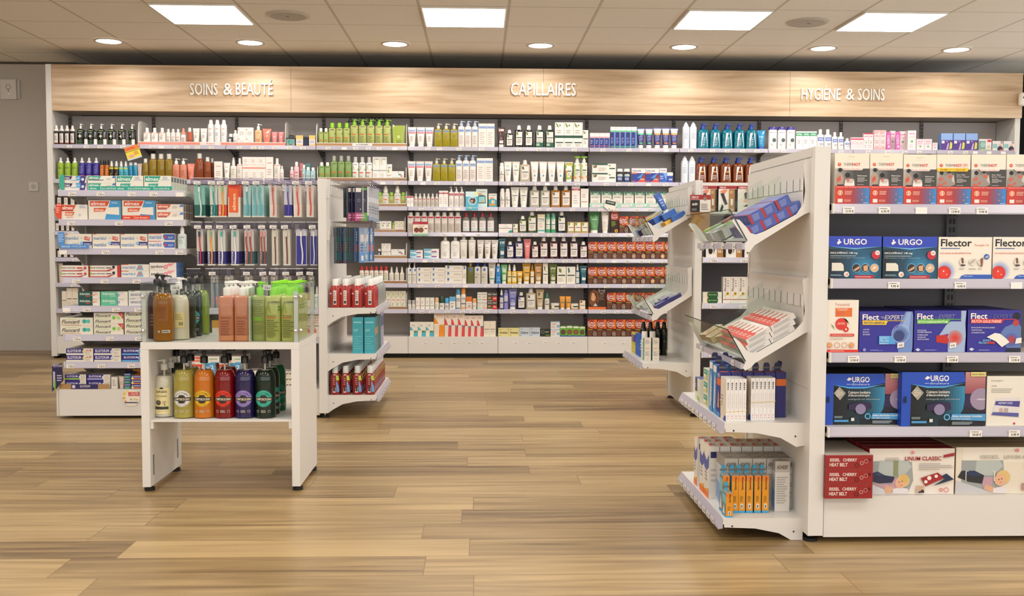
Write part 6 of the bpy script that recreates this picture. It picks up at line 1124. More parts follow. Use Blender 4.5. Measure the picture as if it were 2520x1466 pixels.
# ---- end cap: pegs with hanging packs, three shelves
xe = xa1; XF = atY(926, 765, YA).x
def slab(face, back, stripes):
    def f(W, D, H):
        mb = MB().box(-W/2, W/2, 0, D, -H, 0, dict(f=M(face, .3), **{'*': M(back, .35)})); do_print(mb, stripes, W, H, lambda u, v, e: (-W/2+W*u, -e, -H+H*v)); return mb.build('hanging_pack')
    return f
for k_, a_ in {'hp1': ('#1f1d3a', '#55585c', 'r .08 .84 .5 .96 #dcd8d0;r .5 .9 .95 .96 #6fae4a;o .32 .6 .12 .03 #8a86a8;o .72 .6 .12 .03 #8fae8a;r 0 0 .52 .24 #b0487c;r .52 0 1 .24 #5f9a3c;c .45 .34 .05 #d8b08c;l .1 .9 .06 .2 2 #e0b4cc'),
               'hp2': ('#cfccd0', '#9a9aa0', 'r .1 .35 .7 .7 #d8484c;r 0 0 1 .14 #5a6a94;l .1 .8 .75 .9 2 #888'),
               'hp3': ('#55626c', '#4a5058', 'r .1 .1 .9 .3 #3f8f8a;r .1 .62 .9 .74 #2f8a7c;l .2 .8 .35 .6 4 #c9c4a0;r .2 .02 .8 .08 #a83a30'),
               'hp4': ('#8aa0bc', '#7a8294', 'r 0 0 1 .3 #5f94d0;r .15 .6 .85 .8 #cfc8c8;l .2 .8 .3 .55 3 #4a5a8c;r .3 .06 .7 .2 #e0dcd0'), 'hp6': ('#a9aab0', '#7f8288', 'r .1 .55 .9 .7 #c9cdd2;l .1 .9 .2 .45 3 #6a7480;r 0 0 1 .1 #8a9ab0'), 'hp5': ('#3f5f8c', '#4a5468', 'r .1 .3 .9 .5 #b4504a;l .2 .8 .6 .9 4 #cfd4d8')}.items(): CUSTOM[k_] = slab(*a_); STY[k_] = ('custom', '', '', '', '', {}, 'hanging pack')
def peg_row(zp, n, L, packs, rname):
    for i in range(n):
        y = 5.56+i*.58/(n-1)
        h = MB().tube([(xe+.001, y, zp), (xe+L*.96, y, zp-.006), (xe+L, y, zp+.008)], .0022, STEEL, 6).tube([(xe+.001, y, zp+.026), (xe+L, y, zp+.028)], .0018, STEEL, 5).box(xe+.0005, xe+.006, y-.016, y+.016, zp-.05, zp+.034, M('#dedad4')).build('peg', GA)
        MB().box(xe+L, xe+L+.002, y-.02, y+.02, zp-.01, zp+.03, CLEAR('#dcd8e4')).build('tag_holder', h)
    for i, (st, dx, dy, w_, h_, rz) in enumerate(packs): put(st, w_, .008, h_, (xe+dx, 5.56+dy, zp-.006), 'hanging oral care pack, %s from the left on the %s end cap pegs' % ((ORD+['thirteenth', 'fourteenth', 'fifteenth', 'sixteenth', 'seventeenth', 'eighteenth'])[i], rname), rz, 'oral care packs on %s end cap pegs' % rname)
for zb_ in (1.21, .98): MB().box(xe+.0005, xe+.012, 5.47, 5.5, zb_, zb_+.05, WHITE2).build('peg_bracket', GA)
zp1, zp2 = atY(850, 456, 5.56).z, atY(850, 557, 5.56).z
peg_row(zp1, 8, .235, [('hp3', .09, .1, .06, .17, 1.0), ('hp3', .112, .08, .06, .175, .9), ('hp1', .124, .02, .06, .19, .75), ('hp1', .15, .02, .06, .19, .65), ('hp1', .176, .0, .068, .19, .2), ('hp2', .2, .02, .05, .185, 1.0), ('hp6', .209, .05, .05, .185, 1.1), ('hp6', .217, .08, .05, .185, 1.15), ('hp6', .225, .13, .05, .185, 1.15), ('hp6', .232, .2, .05, .19, 1.2), ('hp6', .236, .28, .05, .19, 1.2)], 'upper')
peg_row(zp2, 8, .22, [('hp3', .045, .01, .055, .2, 1.15), ('hp3', .062, .02, .055, .2, 1.1), ('hp5', .078, .02, .055, .19, 1.1), ('hp3', .098, .01, .055, .2, 1.05), ('hp3', .113, .02, .055, .2, 1.05), ('hp3', .128, .02, .055, .2, 1.05), ('hp3', .143, .02, .055, .195, 1.0), ('hp5', .157, .01, .055, .19, 1.0), ('hp5', .17, .02, .05, .19, 1.0), ('hp4', .18, .01, .045, .195, 1.0), ('hp6', .189, .03, .045, .19, 1.1), ('hp4', .197, .05, .045, .19, 1.0), ('hp5', .205, .09, .045, .19, 1.1), ('hp4', .212, .13, .045, .19, 1.1), ('hp5', .218, .18, .045, .19, 1.15)], 'lower')
def end_shelf(gon, xp, xf, y0, y1, z, n=6, drop=.1):
    """shelf cantilevered from an end panel at x = xp out to x = xf, running from y0 to y1"""
    s = 1 if xf > xp else -1; mb = MB().box(min(xp, xf), max(xp, xf), y0, y1, -.02, -.0006, WHITE)
    L = abs(xf-xp); prof = [(0, -.02), (L-.004, -.02), (L-.004, -.03), (L*.6, -.034), (L*.3, -.05), (L*.1, -.08), (.0, -drop)]
    for y in (y0, y1-.003): mb.prism([(xp+s*a, b) for a, b in prof], 'y', y, y+.003, WHITE)
    sh = mb.build('end_shelf', gon, (0, 0, z)); MB().prism([(xf, .0), (xf+s*.016, -.03), (xf+s*.016, -.036), (xf, -.034)], 'y', y0+.002, y1-.002, RAIL).build('price_rail', sh)
    for i in range(n):
        o = price_tag(sh, xf+s*.0165, y0+.08+(y1-y0-.16)*i/max(1, n-1), -.026, rt.choice(PRICES), .042, .02, face=s*math.pi/2)
    mb = MB()
    for q in (.03, L-.03): mb.disc((xp+s*q, y0-.0004, -.026 if q > .1 else -.045), .0035, 'y', M('#4a4642'), 8)
    mb.build('screw', sh); return sh
ze = [atY(860, y, YA).z for y in (757, 870, 972)]
for z in ze: end_shelf(GA, xe, XF, YA, 6.2, z)
STY.update({
'mw1': ('bottle', '#c23a34', '#ecebe6', 'hs=.76,cw=.52,n=2.8,nk=.44,sh=.2,tr=.3', 'r .36 .1 .66 .6 #ddd6d2;r .4 .14 .62 .24 #3a3432;l .38 .64 .28 .56 4 #b08a84;r .06 .46 .2 .52 #e6d0cc', {}, 'bottle'),
'mw2': ('bottle', '#d8dcd8', '#eef0ee', 'hs=.76,cw=.52,n=2.8,nk=.44,sh=.2,tr=.6', 'c .5 .42 .3 #e6e4e0;W .3 .7 .38 .46 #2a2a3c El;r .2 .2 .8 .28 #4fb0a0', {}, 'bottle'),
'mw3': ('bottle', '#a82c2c', '#dcdedc', 'hs=.74,cw=.62,n=2.8,nk=.44,sh=.2,tr=.3', 'r .3 .08 .58 .7 #dcd4d0;r .34 .12 .54 .28 #3a3432;r .66 .1 .96 .66 #6f9ad0;l .33 .55 .34 .6 4 #b08a84;r .66 .5 .96 .66 #b4c84a', {}, 'bottle'),
'tbx': ('box', '#3fa4b4', '', 'side=#4a7f94,top=#2a6a7a', 'l .1 .9 .82 .9 1 #8fd0d8;l .1 .6 .6 .68 2 #8fd0d8;l .1 .9 .1 .5 6 #5fb8c4', dict(r='r .1 .5 .9 .7 #d8906a;l .2 .8 .1 .4 4 #9fb4c0')),
'dbx': ('box', '#16201e', '', 'side=#2c6a5a,top=#16201e', '', dict(r='r .2 .1 .8 .9 #3f8f7c')), 'lbx': ('box', '#8a86b8', '', 'side=#a9a4c8,top=#6a668f', '', dict(r='r .1 .6 .9 .9 #4a4a94;l .2 .8 .1 .5 4 #d8d4e4'))})
def grid(style, z, xs, y0, dy, rows, W_, D_, H_, desc, where, pick=None):
    for k in range(rows):
        for i, x in enumerate(xs):
            st = pick(i, k) if pick else style
            if not st: continue
            put(st, W_, D_, H_, (x, y0+D_/2+k*dy, z), '%s, %s from panel, row %s, %s' % (desc if st == style else 'clear mouthwash bottle', ORD[i], NUM[k+1], where), 0, '%s on %s' % (desc, where))
xs = [atY(px, 757, YA+.03).x for px in (825, 850, 879, 911)]
grid('mw1', ze[0], xs, YA+.012, .073, 9, .06, .046, atY(870, 686, YA+.03).z-ze[0], 'red mouthwash bottle', 'upper end cap shelf', lambda i, k: 'mw1' if k < 3 or i < 2 else 'mw2')
xs = [atY(px, 972, YA+.03).x for px in (825, 851, 880, 911)]
grid('mw3', ze[2], xs, YA+.012, .073, 9, .054, .046, atY(870, 899, YA+.03).z-ze[2], 'dark red mouthwash bottle', 'bottom end cap shelf')
Hb = atY(880, 780, YA+.03).z-ze[1]
for k, st in enumerate(('tbx', 'tbx', 'dbx', 'dbx', 'lbx', 'lbx')):
    for i, px in enumerate((881, 910)):
        if k > 2 and i == 0: continue
        put(st, .059, .075, Hb, (atY(px, 868, YA+.02).x, YA+.055+k*.085, ze[1]), '%s tall carton, %s column, row %s, middle end cap shelf' % (dict(tbx='turquoise', dbx='black and green', lbx='lilac')[st], ('left', 'right')[i], NUM[k+1]), 0, 'tall cartons on the middle end cap shelf')
# ================================================================ white table with clear guard, soap bottles
YT, YTB = 3.84, 4.24
tx0, tx1 = atY(345, 843, YT).x, atY(736, 843, YT).x
ztop = atY(540, 842, YT).z; zsh = atY(540, 1033, YT).z
TB_ = thing('display_table', 'white display table with clear guard in front of the left gondola', 'table', (tx0, YT, 0)); tw = tx1-tx0; td = YTB-YT; bt = .031
for x in (0, tw-bt):
    b_ = MB().box(x, x+bt, 0, td, .02, ztop-.0275, WHITE).build('side_panel', TB_)
    for y in (.035, td-.035): MB().loft([(0, .02, .02, 2), (.012, .02, .02, 2)], BLACK, 14, cx=x+bt/2, cy=y).loft([(.012, .007, .007, 2), (.0198, .007, .007, 2)], BLACK, 8, cx=x+bt/2, cy=y).build('foot', TB_)
for y in (.03, td-.06): MB().box(bt+.0003, bt+.0016, y, y+.012, .06, .14, M('#8f9498', .3, .6)).build('metal_clip', TB_)
MB().box(0, tw, 0, td, ztop-.027, ztop, WHITE).build('tabletop', TB_)
MB().box(bt+.0005, tw-bt-.0005, .004, td-.01, zsh-.008, zsh-.0004, WHITE).box(bt+.0005, bt+.012, .006, .05, zsh-.035, zsh-.0085, WHITE).box(tw-bt-.012, tw-bt-.0005, .006, .05, zsh-.035, zsh-.0085, WHITE).build('shelf', TB_)
gh = atY(345, 697, YT).z-ztop; ph = atY(345, 717, YT).z-ztop
def glass(name, par, x0, x1, y0, y1, z0, z1, edge='#9fb4b2'):
    o = MB().box(x0, x1, y0, y1, z0, z1, CLEAR('#f3f6f5', .03)).build(name, par); MB().box(x0, x1, y0, y1, z1+.0001, z1+.0012, CLEAR(edge, .1)).build('glass_edge', o); return o
glass('guard_pane', TB_, .002, tw-.002, .004, .008, ztop+.0005, ztop+gh); glass('guard_pane', TB_, .002, tw-.002, td-.008, td-.004, ztop+.0005, ztop+gh)
glass('guard_pane', TB_, .001, .005, .009, td-.009, ztop+.0005, ztop+gh); glass('guard_pane', TB_, tw-.005, tw-.001, .009, td-.009, ztop+.0005, ztop+gh)
for x0, sx in ((.0055, 1), (tw-.0205, -1)):
    for y0 in (.0085, td-.0235):
        MB().box(x0, x0+.015, y0, y0+.015, ztop+.0005, ztop+ph, WHITE).build('corner_post', TB_)
        for z in (.045, .175):
            xo = x0+.0075; yo = .0035 if y0 < .1 else td-.0035
            V = [(.007*math.cos(q), .007*math.sin(q)) for q in [0]]; MB().loft([(-.007, .001, .001, 2), (-.005, .0052, .0052, 2), (0, .0073, .0073, 2), (.005, .0052, .0052, 2), (.007, .001, .001, 2)], M('#d8d8da', .15, .8), 12, cx=xo, cy=(-.0035 if y0 < .1 else td+.0035)).build('knob', TB_, (0, 0, ztop+z))
    if sx < 0:
        for z in (.045, .175): MB().loft([(-.007, .001, .001, 2), (-.005, .0052, .0052, 2), (0, .0073, .0073, 2), (.005, .0052, .0052, 2), (.007, .001, .001, 2)], M('#d8d8da', .15, .8), 12, cx=tw+.004, cy=.016).build('knob', TB_, (0, 0, ztop+z))
# soap bottles: clear shell with headspace, liquid inside, round label
def soap(liq, lab, ring, pumpc='#0c0c0c', tr=.3, milk=False, back=False, sd=1):
    def f(W, D, H):
        a = W/2; hb = .74*H
        shell = [(0, a*.9, a*.9, 2), (.01*H, a, a, 2), (.54*H, a, a, 2), (.595*H, a*.985, a*.985, 2), (.645*H, a*.93, a*.93, 2), (.688*H, a*.82, a*.82, 2), (.722*H, a*.67, a*.67, 2), (.75*H, a*.49, a*.49, 2), (.77*H, a*.35, a*.35, 2), (.785*H, a*.3, a*.3, 2), (.825*H, a*.3, a*.3, 2)]
        root = MB().loft(shell, CLEAR('#f4f4f2', .04), 28, cap1=False).build('soap_bottle')
        lv = .715*H; k = .965; ls = [(z, r*k, r*k, 2) for z, r, _, _ in shell if z < lv]; ls[0] = (.003, a*.87, a*.87, 2); e = interp(shell, lv); ls.append((lv, e[0]*k, e[0]*k, 2))
        MB().loft(ls, M(liq, .06, trans=tr, coat=.6, kind='liquid') if not milk else M(liq, .25, coat=.6), 28).build('liquid', root)
        MB().tube([(0, 0, lv), (0, 0, .81*H)], .0035, M('#d8d8d0'), 6).build('dip_tube', root)
        cm = M(pumpc, .35)
        pump(root, a*.36 if not milk else a*.34, .815*H, cm, sd, .185*H)
        fm = lambda u, v, e: ((2*u-1)*a, -(a+e)*max(.0, 1-min(.999, abs(2*u-1))**2)**.5, v*H)
        mb = MB(); q = W/H
        if back: do_print(mb, lab, W, H, fm, False)
        elif milk: do_print(mb, 'r .1 .06 .82 .52 #e6d9a4;r .12 .105 .8 .112 #c9b878;r .14 .14 .76 .19 #3a3a34;W .2 .7 .43 .47 #5a5444 SURGRAS;W .22 .7 .36 .39 #8a7c5c LAIT_D\'ÂNESSE;c .3 .26 .12 #3f3a30;c .3 .27 .08 #6a6250;c .6 .22 .03 #3a3a34;l .5 .72 .24 .29 3 #a9986c;p #2a2a24 .35 .5 .57 .5 .52 .52 .46 .53 .4 .52', W, H, fm, False)
        else:
            r = .4; do_print(mb, 'c .48 .3 %s %s;o .48 .3 .385 .012 %s;r .085 .262 .875 .318 #14120f;c .48 .29 .2 #2a241e;W .13 .83 .272 .308 #e6dcc4 COMPTOIR_DU_BAIN;W .33 .63 .345 .36 %s SAVON;W .3 .66 .228 .242 %s MARSEILLE;w .27 .69 .2 .212 %s LIQUIDE;l .36 .64 .09 .13 2 #b9b4a8;o .22 .11 .06 .012 #c9c4b8;o .74 .11 .06 .012 #c9c4b8' % (r, lab, ring, ring, ring, ring), W, H, fm, False)
            for i, ch in enumerate('SAVON DE MARSEILLE'):   # ring lettering
                t = math.radians(150-120*i/17); uc, vc = .48+.32*math.cos(t), .29+.32*q*math.sin(t)
                if ch != ' ':
                    V, Fc = text2d(ch, True); rot = t-math.pi/2; s_ = .036
                    mb.add([fm(uc+s_*((x-.5)*math.cos(rot)-(y-.5)*1.3*math.sin(rot)), vc+s_*q*((x-.5)*math.sin(rot)+(y-.5)*1.3*math.cos(rot)), .0034) for x, y in V], Fc, M(ring))
        mb.build('label', root); return root
    return f
SO = {'so_y': ('#cfc05a', '#e6e3dc', '#2a2620', '#0c0c0c', .3), 'so_o': ('#ea861e', '#e8b81c', '#4a3208', '#0c0c0c', .2), 'so_r': ('#9c0e14', '#e0361c', '#5a1008', '#0c0c0c', .3), 'so_v': ('#2c2262', '#9a84cc', '#2c2248', '#0c0c0c', .25), 'so_g': ('#0c2a1c', '#3cb8a0', '#0c3a30', '#0c0c0c', .25), 'so_gr': ('#0a7a4a', '#2a8a6a', '#0c3a30', '#0c0c0c', .3)}
for k_, a_ in SO.items(): CUSTOM[k_] = soap(*a_); STY[k_] = ('custom', '', '', '', '', {}, 'soap bottle')
CUSTOM['so_g2'] = soap('#0c2a1c', '#3cb8a0', '#0c3a30', '#0c0c0c', .25, False, False, -1)
CUSTOM['so_m'] = soap('#e2dcc8', '', '', '#c9c6bc', .1, True, False, -1)
CUSTOM['so_a'] = soap('#c47a1a', 'r .25 .3 .75 .56 #a05a12;l .3 .7 .34 .52 6 #7a420c;r .48 .13 .84 .17 #e6e0d8;l .5 .82 .135 .165 1 #444;c .33 .15 .05 #d8d4cc', '', '#0c0c0c', .25, False, True)
CUSTOM['so_c'] = soap('#e8dfc4', 'r .3 .2 .78 .44 #e2cf8a;r .5 .23 .74 .3 #d8cc9a;l .34 .74 .32 .42 4 #a9965a;r .52 .235 .54 .29 #333;r .57 .235 .6 .29 #333;r .63 .235 .645 .29 #333;r .67 .235 .7 .29 #333', '', '#e2e0da', .1, True, True)
CUSTOM['so_dr'] = soap('#4a0c14', 'l .2 .8 .2 .4 4 #8a5a5c', '', '#0c0c0c', .25, False, True); CUSTOM['so_ol'] = soap('#2c3a1c', 'p #8a7a3c .1 .2 .5 .3 .5 .45 .1 .5', '', '#0c0c0c', .3, False, True); CUSTOM['so_dg'] = soap('#0a3326', '#3cb4b8', '#0c3a30', '#0c0c0c', .25); CUSTOM['so_lm'] = soap('#a9c83c', 'l .3 .7 .1 .5 5 #c9dc7a', '', '#0c0c0c', .4, False, True)
for k_ in ('so_g2', 'so_m', 'so_a', 'so_c', 'so_dr', 'so_ol', 'so_dg', 'so_lm'): STY[k_] = ('custom', '', '', '', '', {}, 'soap bottle')
DS = .082
def soapat(st, px, py, z, H, label, rz=0, grp=None, W_=DS):
    p = atZ(px, py, z); y = min(p.y+W_/2, YTB-.06); put(st, W_, W_, H, (p.x*y/(p.y+W_/2), y, z), label, rz, grp)
zt = ztop+.0006; zs = zsh+.0002
Hs = .262; G1 = 'litre soap bottles on the lower table shelf'
soapat('so_m', 398, 1027, zs, .225, 'milky white soap bottle with cream label and gray pump, lower table shelf', .1, G1)
for st, px, c in (('so_y', 447, 'pale yellow soap bottle with white round label'), ('so_o', 497, 'orange soap bottle with yellow round label'), ('so_r', 548, 'red soap bottle with red round label'), ('so_v', 598, 'dark violet soap bottle with lilac round label'), ('so_g2', 648, 'black-green soap bottle with teal round label')):
    soapat(st, px, 1030, zs, Hs, c+', front row of lower table shelf', .06, G1)
def soapY(st, px, Y, z, H, label, rz=0, grp=None, W_=.078): put(st, W_, W_, H, (atY(px, 900, Y).x, Y, z), label, rz, grp)
for st, px, Y, c in (('so_c', 420, 3.993, 'second milky soap bottle behind the one with cream label'), ('so_ol', 436, 4.15, 'amber-brown soap bottle in the back row of lower shelf'), ('so_y', 470, 3.985, 'yellow soap bottle in the middle row of lower shelf'), ('so_r', 562, 4.0, 'red soap bottle behind the red one in front'), ('so_g2', 664, 3.985, 'dark green soap bottle behind the teal labelled one'), ('so_gr', 680, 4.07, 'emerald soap bottle at the rear right of lower shelf')):
    soapY(st, px, Y, zs, Hs if st != 'so_c' else .225, c, .5 if st == 'so_gr' else .9, G1)
G2 = 'litre soap bottles on the table top'; Ht = .258
for st, px, Y, c in (('so_a', 404, 3.9, 'amber soap bottle seen from the back at the front of table top'), ('so_dr', 390, 3.985, 'dark red soap bottle half hidden behind the amber one'), ('so_c', 443, 3.96, 'cream soap bottle with back label on the table top'), ('so_ol', 460, 4.04, 'olive green soap bottle behind the cream one on table top'), ('so_dg', 477, 4.115, 'dark green soap bottle with teal disc on table top'), ('so_lm', 494, 4.188, 'lime green soap bottle furthest back on table top')):
    soapY(st, px, Y, zt, Ht if st != 'so_c' else .245, c, .2, G2)
def tag_at(name, label, px, py, Y, w_, h_, txt, rz=0):
    p = atY(px, py, Y); t = thing(name, label, 'price tag', p); mb = MB().box(-w_/2, w_/2, 0, .0008, -h_/2, h_/2, M('#f2ede8')); do_print(mb, 'r .08 .75 .6 .8 #666;W .2 .92 .18 .58 #222 '+txt, w_, h_, lambda u, v, e: (-w_/2+w_*u, -e, -h_/2+h_*v)); mb.build('tag', t); t.rotation_euler = (0, rz, 0)
tag_at('price_tag', 'white price tag reading 9.95 € at the cream bottle neck', 431, 707, YT+.02, .036, .021, '9.95 €', -.03)
tag_at('price_tag', 'white price tag reading 18.90 € above the pale green bottles', 657, 707, YT+.02, .03, .02, '18.90 €', .1)
STY.update({
'salr': ('bottle', '#e08c68', '#f4ede8', 'hs=.76,cap=pump,cw=.5,nk=.4,n=5,sh=.03,tr=.15,nm=pump_bottle', 'w .16 .84 .38 .41 #8a4428 XERACALM;l .2 .8 .1 .36 6 #a4563a;r .02 .02 .98 .1 #d88a5c', {}, 'bottle'),
'adbig': ('bottle', '#bfbf66', '#90e024', 'hs=.76,cap=pump,cw=.46,nk=.4,n=3.4,sh=.03,nm=pump_bottle', 'W .24 .96 .645 .675 #4a4f2c A_DERMA;r .24 .63 .96 .633 #6a6f3c;w .14 .72 .42 .44 #4a4f2c EXOMEGA;r .14 .39 .72 .41 #d4712c;c .92 .58 .06 #3f9a2c;c .92 .53 .06 #3f9a2c;l .14 .9 .06 .37 9 #7d8038;p #9cb04a .06 .46 .2 .66 .24 .66 .38 .48 .35 .47 .22 .63 .1 .46', {}, 'bottle'),
'adback': ('bottle', '#a4a858', '#86d81c', 'hs=.76,cap=pump,cw=.46,nk=.4,n=3.4,sh=.03,nm=pump_bottle', 'l .1 .9 .3 .7 11 #868a44;r .14 .34 .7 .4 #86b82c;l .1 .9 .1 .28 5 #868a44', {}, 'bottle')})
Hq = atY(560, 693, YT+.03).z-zt; G3 = 'salmon pump bottles on the table top'; wq = atY(574, 700, YT+.03).x-atY(535, 700, YT+.03).x
for k in range(3):
    for i, px in enumerate((555, 594)): put('salr', wq*.98, .058, Hq, (atY(px, 800, YT+.03).x+.002*k, YT+.06+k*.06, zt), 'salmon pump bottle with white pump, %s column, row %s on table top' % (('left', 'right')[i], NUM[k+1]), 0, G3)
a = atY(613, 800, YT+.03).x; t = thing('divider_card', 'pale mint divider standing between salmon and green bottles', 'divider', (a, YT+.025, zt)); MB().box(0, .003, 0, .25, 0, .175, M('#cfdac4')).build('board', t)
MB().prism([(0, .1755), (.25, .1755), (.25, .215), (0, .205)], 'x', .0005, .0025, CLEAR('#e4f0e4')).build('clear_top', t)
wq = atY(690, 700, YT+.03).x-atY(650, 700, YT+.03).x
put('adback', wq*.93, .052, Hq, (atY(636, 800, YT+.04).x, YT+.075, zt), 'pale green pump bottle turned backwards beside the mint divider', 0, 'pale green pump bottles on the table top')
for k in range(5):
    for i, px in enumerate((670, 709)): put('adbig', wq*.96, .052, Hq, (atY(px, 800, YT+.03).x, YT+.058+k*.058, zt), 'pale green pump bottle with lime pump, %s column, row %s on table top' % (('left', 'right')[i], NUM[k+1]), 0, 'pale green pump bottles on the table top')
# ================================================================ the two gondolas on the right
def gondola(label, Yp, xp0, xp1, xr, depth, H, shelves, base, top_y=None):
    """end panel on the left, front towards the camera, running right to xr"""
    g = thing('gondola', label, 'shelving unit', (0, 0, 0))
    MB().box(xp0, xp1, Yp, Yp+depth, .028, H, WHITE).box(xp0-.003, xp0, Yp+.03, Yp+depth-.004, H-.03, H-.001, WHITE2).box(xp0-.004, xp0, Yp+depth-.02, Yp+depth, .03, H-.03, WHITE2).box(xp0-.0012, xp0, Yp+.03, Yp+depth-.03, .5, .5015, M('#b4aba2')).build('end_panel', g)
    for y in (Yp+.05, Yp+depth-.05): MB().loft([(0, .024, .024, 2), (.01, .024, .024, 2), (.014, .012, .012, 2)], BLACK, 14, cx=(xp0+xp1)/2, cy=y).loft([(.014, .008, .008, 2), (.0278, .008, .008, 2)], STEEL, 8, cx=(xp0+xp1)/2, cy=y).build('foot', g)
    yc = Yp+depth/2
    mb = MB().box(xp1+.001, xr, yc, yc+.03, .1, H-.025, M('#68656a', .5)).build('back_panel', g)
    MB().box(xp1+.006, xr, Yp+.012, yc-.001, .02, base-.0006, WHITE).build('base_cabinet', g); MB().box(xp1+.05, xr, Yp+.08, yc-.01, 0, .0198, BLACK).build('plinth', g)
    return g
DGR = M('#68656a', .5)
YB_ = 3.12; bx0, bx1 = atY(1990, 1200, YB_).x, atY(2027, 1200, YB_).x; HBT = atY(2026, 360, YB_).z
YP2 = YB_+.012
zB = [0]+[atY(2200, y, YB_).z for y in (502, 685.5, 867, 1050)]+[atY(2200, 1222, YB_).z]
GB = gondola('white floor gondola of heat patches, nearest on the right', YB_, bx0, bx1, bx1+1.4, .75, HBT, None, zB[5])
for z in (.35, .62, .9): pass
xu = atX(2432, 560, bx1+.62).x; mb = MB().box(bx1+.55, bx1+.59, YB_+.36, YB_+.3745, .15, HBT-.03, M('#5c595e'))
z = .2
while z < HBT-.08: mb.box(bx1+.56, bx1+.567, YB_+.359, YB_+.36, z, z+.018, BLACK).box(bx1+.573, bx1+.58, YB_+.359, YB_+.36, z, z+.018, BLACK); z += .03
mb.build('upright', GB)
TB2 = {1: ((2089, '13.70 €'), (2177, '6.90 €'), (2268, ''), (2350, '13.90 €'), (2418, '9.90 €')), 2: ((2205, '9.90 €'), (2369, '14.90 €'), (2508, '')), 3: ((2109, '12.90 €'), (2225, '13.90 €'), (2355, '13.90 €'), (2509, '13.90 €')), 4: ((2418, '105.85 €'), (2514, '6.00 €'))}
for r in range(1, 5):
    s = MB().box(bx1+.006, bx1+1.39, YB_, YB_+.36, -.02, -.0006, WHITE2).build('shelf', GB, (0, 0, zB[r]))
    MB().prism([(YB_, 0), (YB_-.01, -.026), (YB_-.01, -.031), (YB_, -.031)], 'x', bx1+.012, bx1+1.38, RAIL).build('price_rail', s)
    MB().box(bx1+.006, bx1+.0115, YB_-.013, YB_+.02, -.031, .001, WHITE).build('rail_end', s)
    for px, tx in TB2[r]: p = atY(px, 500, YB_-.012); price_tag(s, p.x, YB_-.0115, -.0205, tx, .037 if '105' not in tx else .04, .021)
MAN = 'c %.3f %.3f .055 #1d1a1a;'
TH = 'r 0 .86 1 1 #eee6d2;r 0 .7 1 .86 #ebe4d6;c .13 .78 .05 #d8401f;c .13 .785 .025 #f0a06a;w .25 .5 .755 .81 #8a847c THERM;W .51 .74 .755 .81 #d8442c HOT;g 0 .35 .6 .7 #b4aea8 #4a4846;r .6 .35 1 .7 #454341;'
TH2 = 'r 0 .315 1 .355 #d8281c;W .04 .96 .325 .345 #f0c8b8 DÉGAGE_UNE_CHALEUR_CONSTANTE;g 0 0 .5 .315 #d23a26 #b03a3a;g .5 0 1 .315 #a03c48 #2f86d0;c .15 .22 .075 #e8c49c;c .15 .22 .05 #d8543a;W .125 .175 .19 .25 #f4e6d8 8;l .28 .5 .18 .26 3 #f0b4a0;r .08 .03 .22 .1 #ebe4dc;l .26 .52 .04 .09 2 #e8a890;c .78 .2 .02 #d88a6a;c .9 .14 .02 #d88a6a;c .78 .08 .02 #d88a6a;l .82 .98 .01 .03 1 #c9dcf0'
FIGA = 'p #b09a8a .03 .38 .04 .56 .14 .62 .22 .58 .26 .5 .22 .38;c .15 .67 .06 #141212;p #d0543c .06 .5 .16 .56 .18 .48 .08 .42;p #c9c2ba .28 .37 .3 .48 .5 .5 .56 .48 .58 .37;p #ece8e2 .28 .35 .3 .45 .36 .41 .5 .41 .55 .46 .57 .35;c .37 .57 .07 #1a1616;p #1a1616 .4 .6 .47 .52 .5 .5 .44 .54;p #d86a54 .35 .5 .4 .52 .42 .45 .36 .44;p #2a2626 .04 .35 .08 .385 .24 .385 .28 .35;p #ece6de .22 .72 .22 .685 .26 .665 .76 .665 .8 .685 .8 .72;w .25 .76 .675 .7 #d8543c Patchs_Chauffants;W .64 .92 .545 .57 #e6e2de Multi-zones;l .64 .95 .43 .53 4 #b9b4b0;l .64 .95 .37 .39 1 #b9b4b0;'
FIGB = 'c .14 .63 .06 #141212;c .36 .66 .05 #141212;p #9a8e84 .02 .36 .03 .52 .12 .58 .24 .58 .4 .62 .5 .58 .55 .4 .4 .36;p #c9c2ba .44 .5 .5 .6 .54 .42 .46 .46;p #d0604a .06 .5 .14 .55 .2 .5 .1 .46;p #d0604a .34 .58 .42 .6 .46 .54 .36 .53;p #d0604a .2 .44 .28 .46 .27 .41 .21 .4;p #d0604a .04 .37 .06 .42 .18 .41 .18 .37;W .58 .84 .58 .605 #e6e2de Cou_/_Dos;W .58 .96 .54 .565 #e6e2de Épaule_/_Poignet;l .58 .88 .43 .52 4 #b9b4b0;l .58 .9 .37 .39 1 #b9b4b0;'
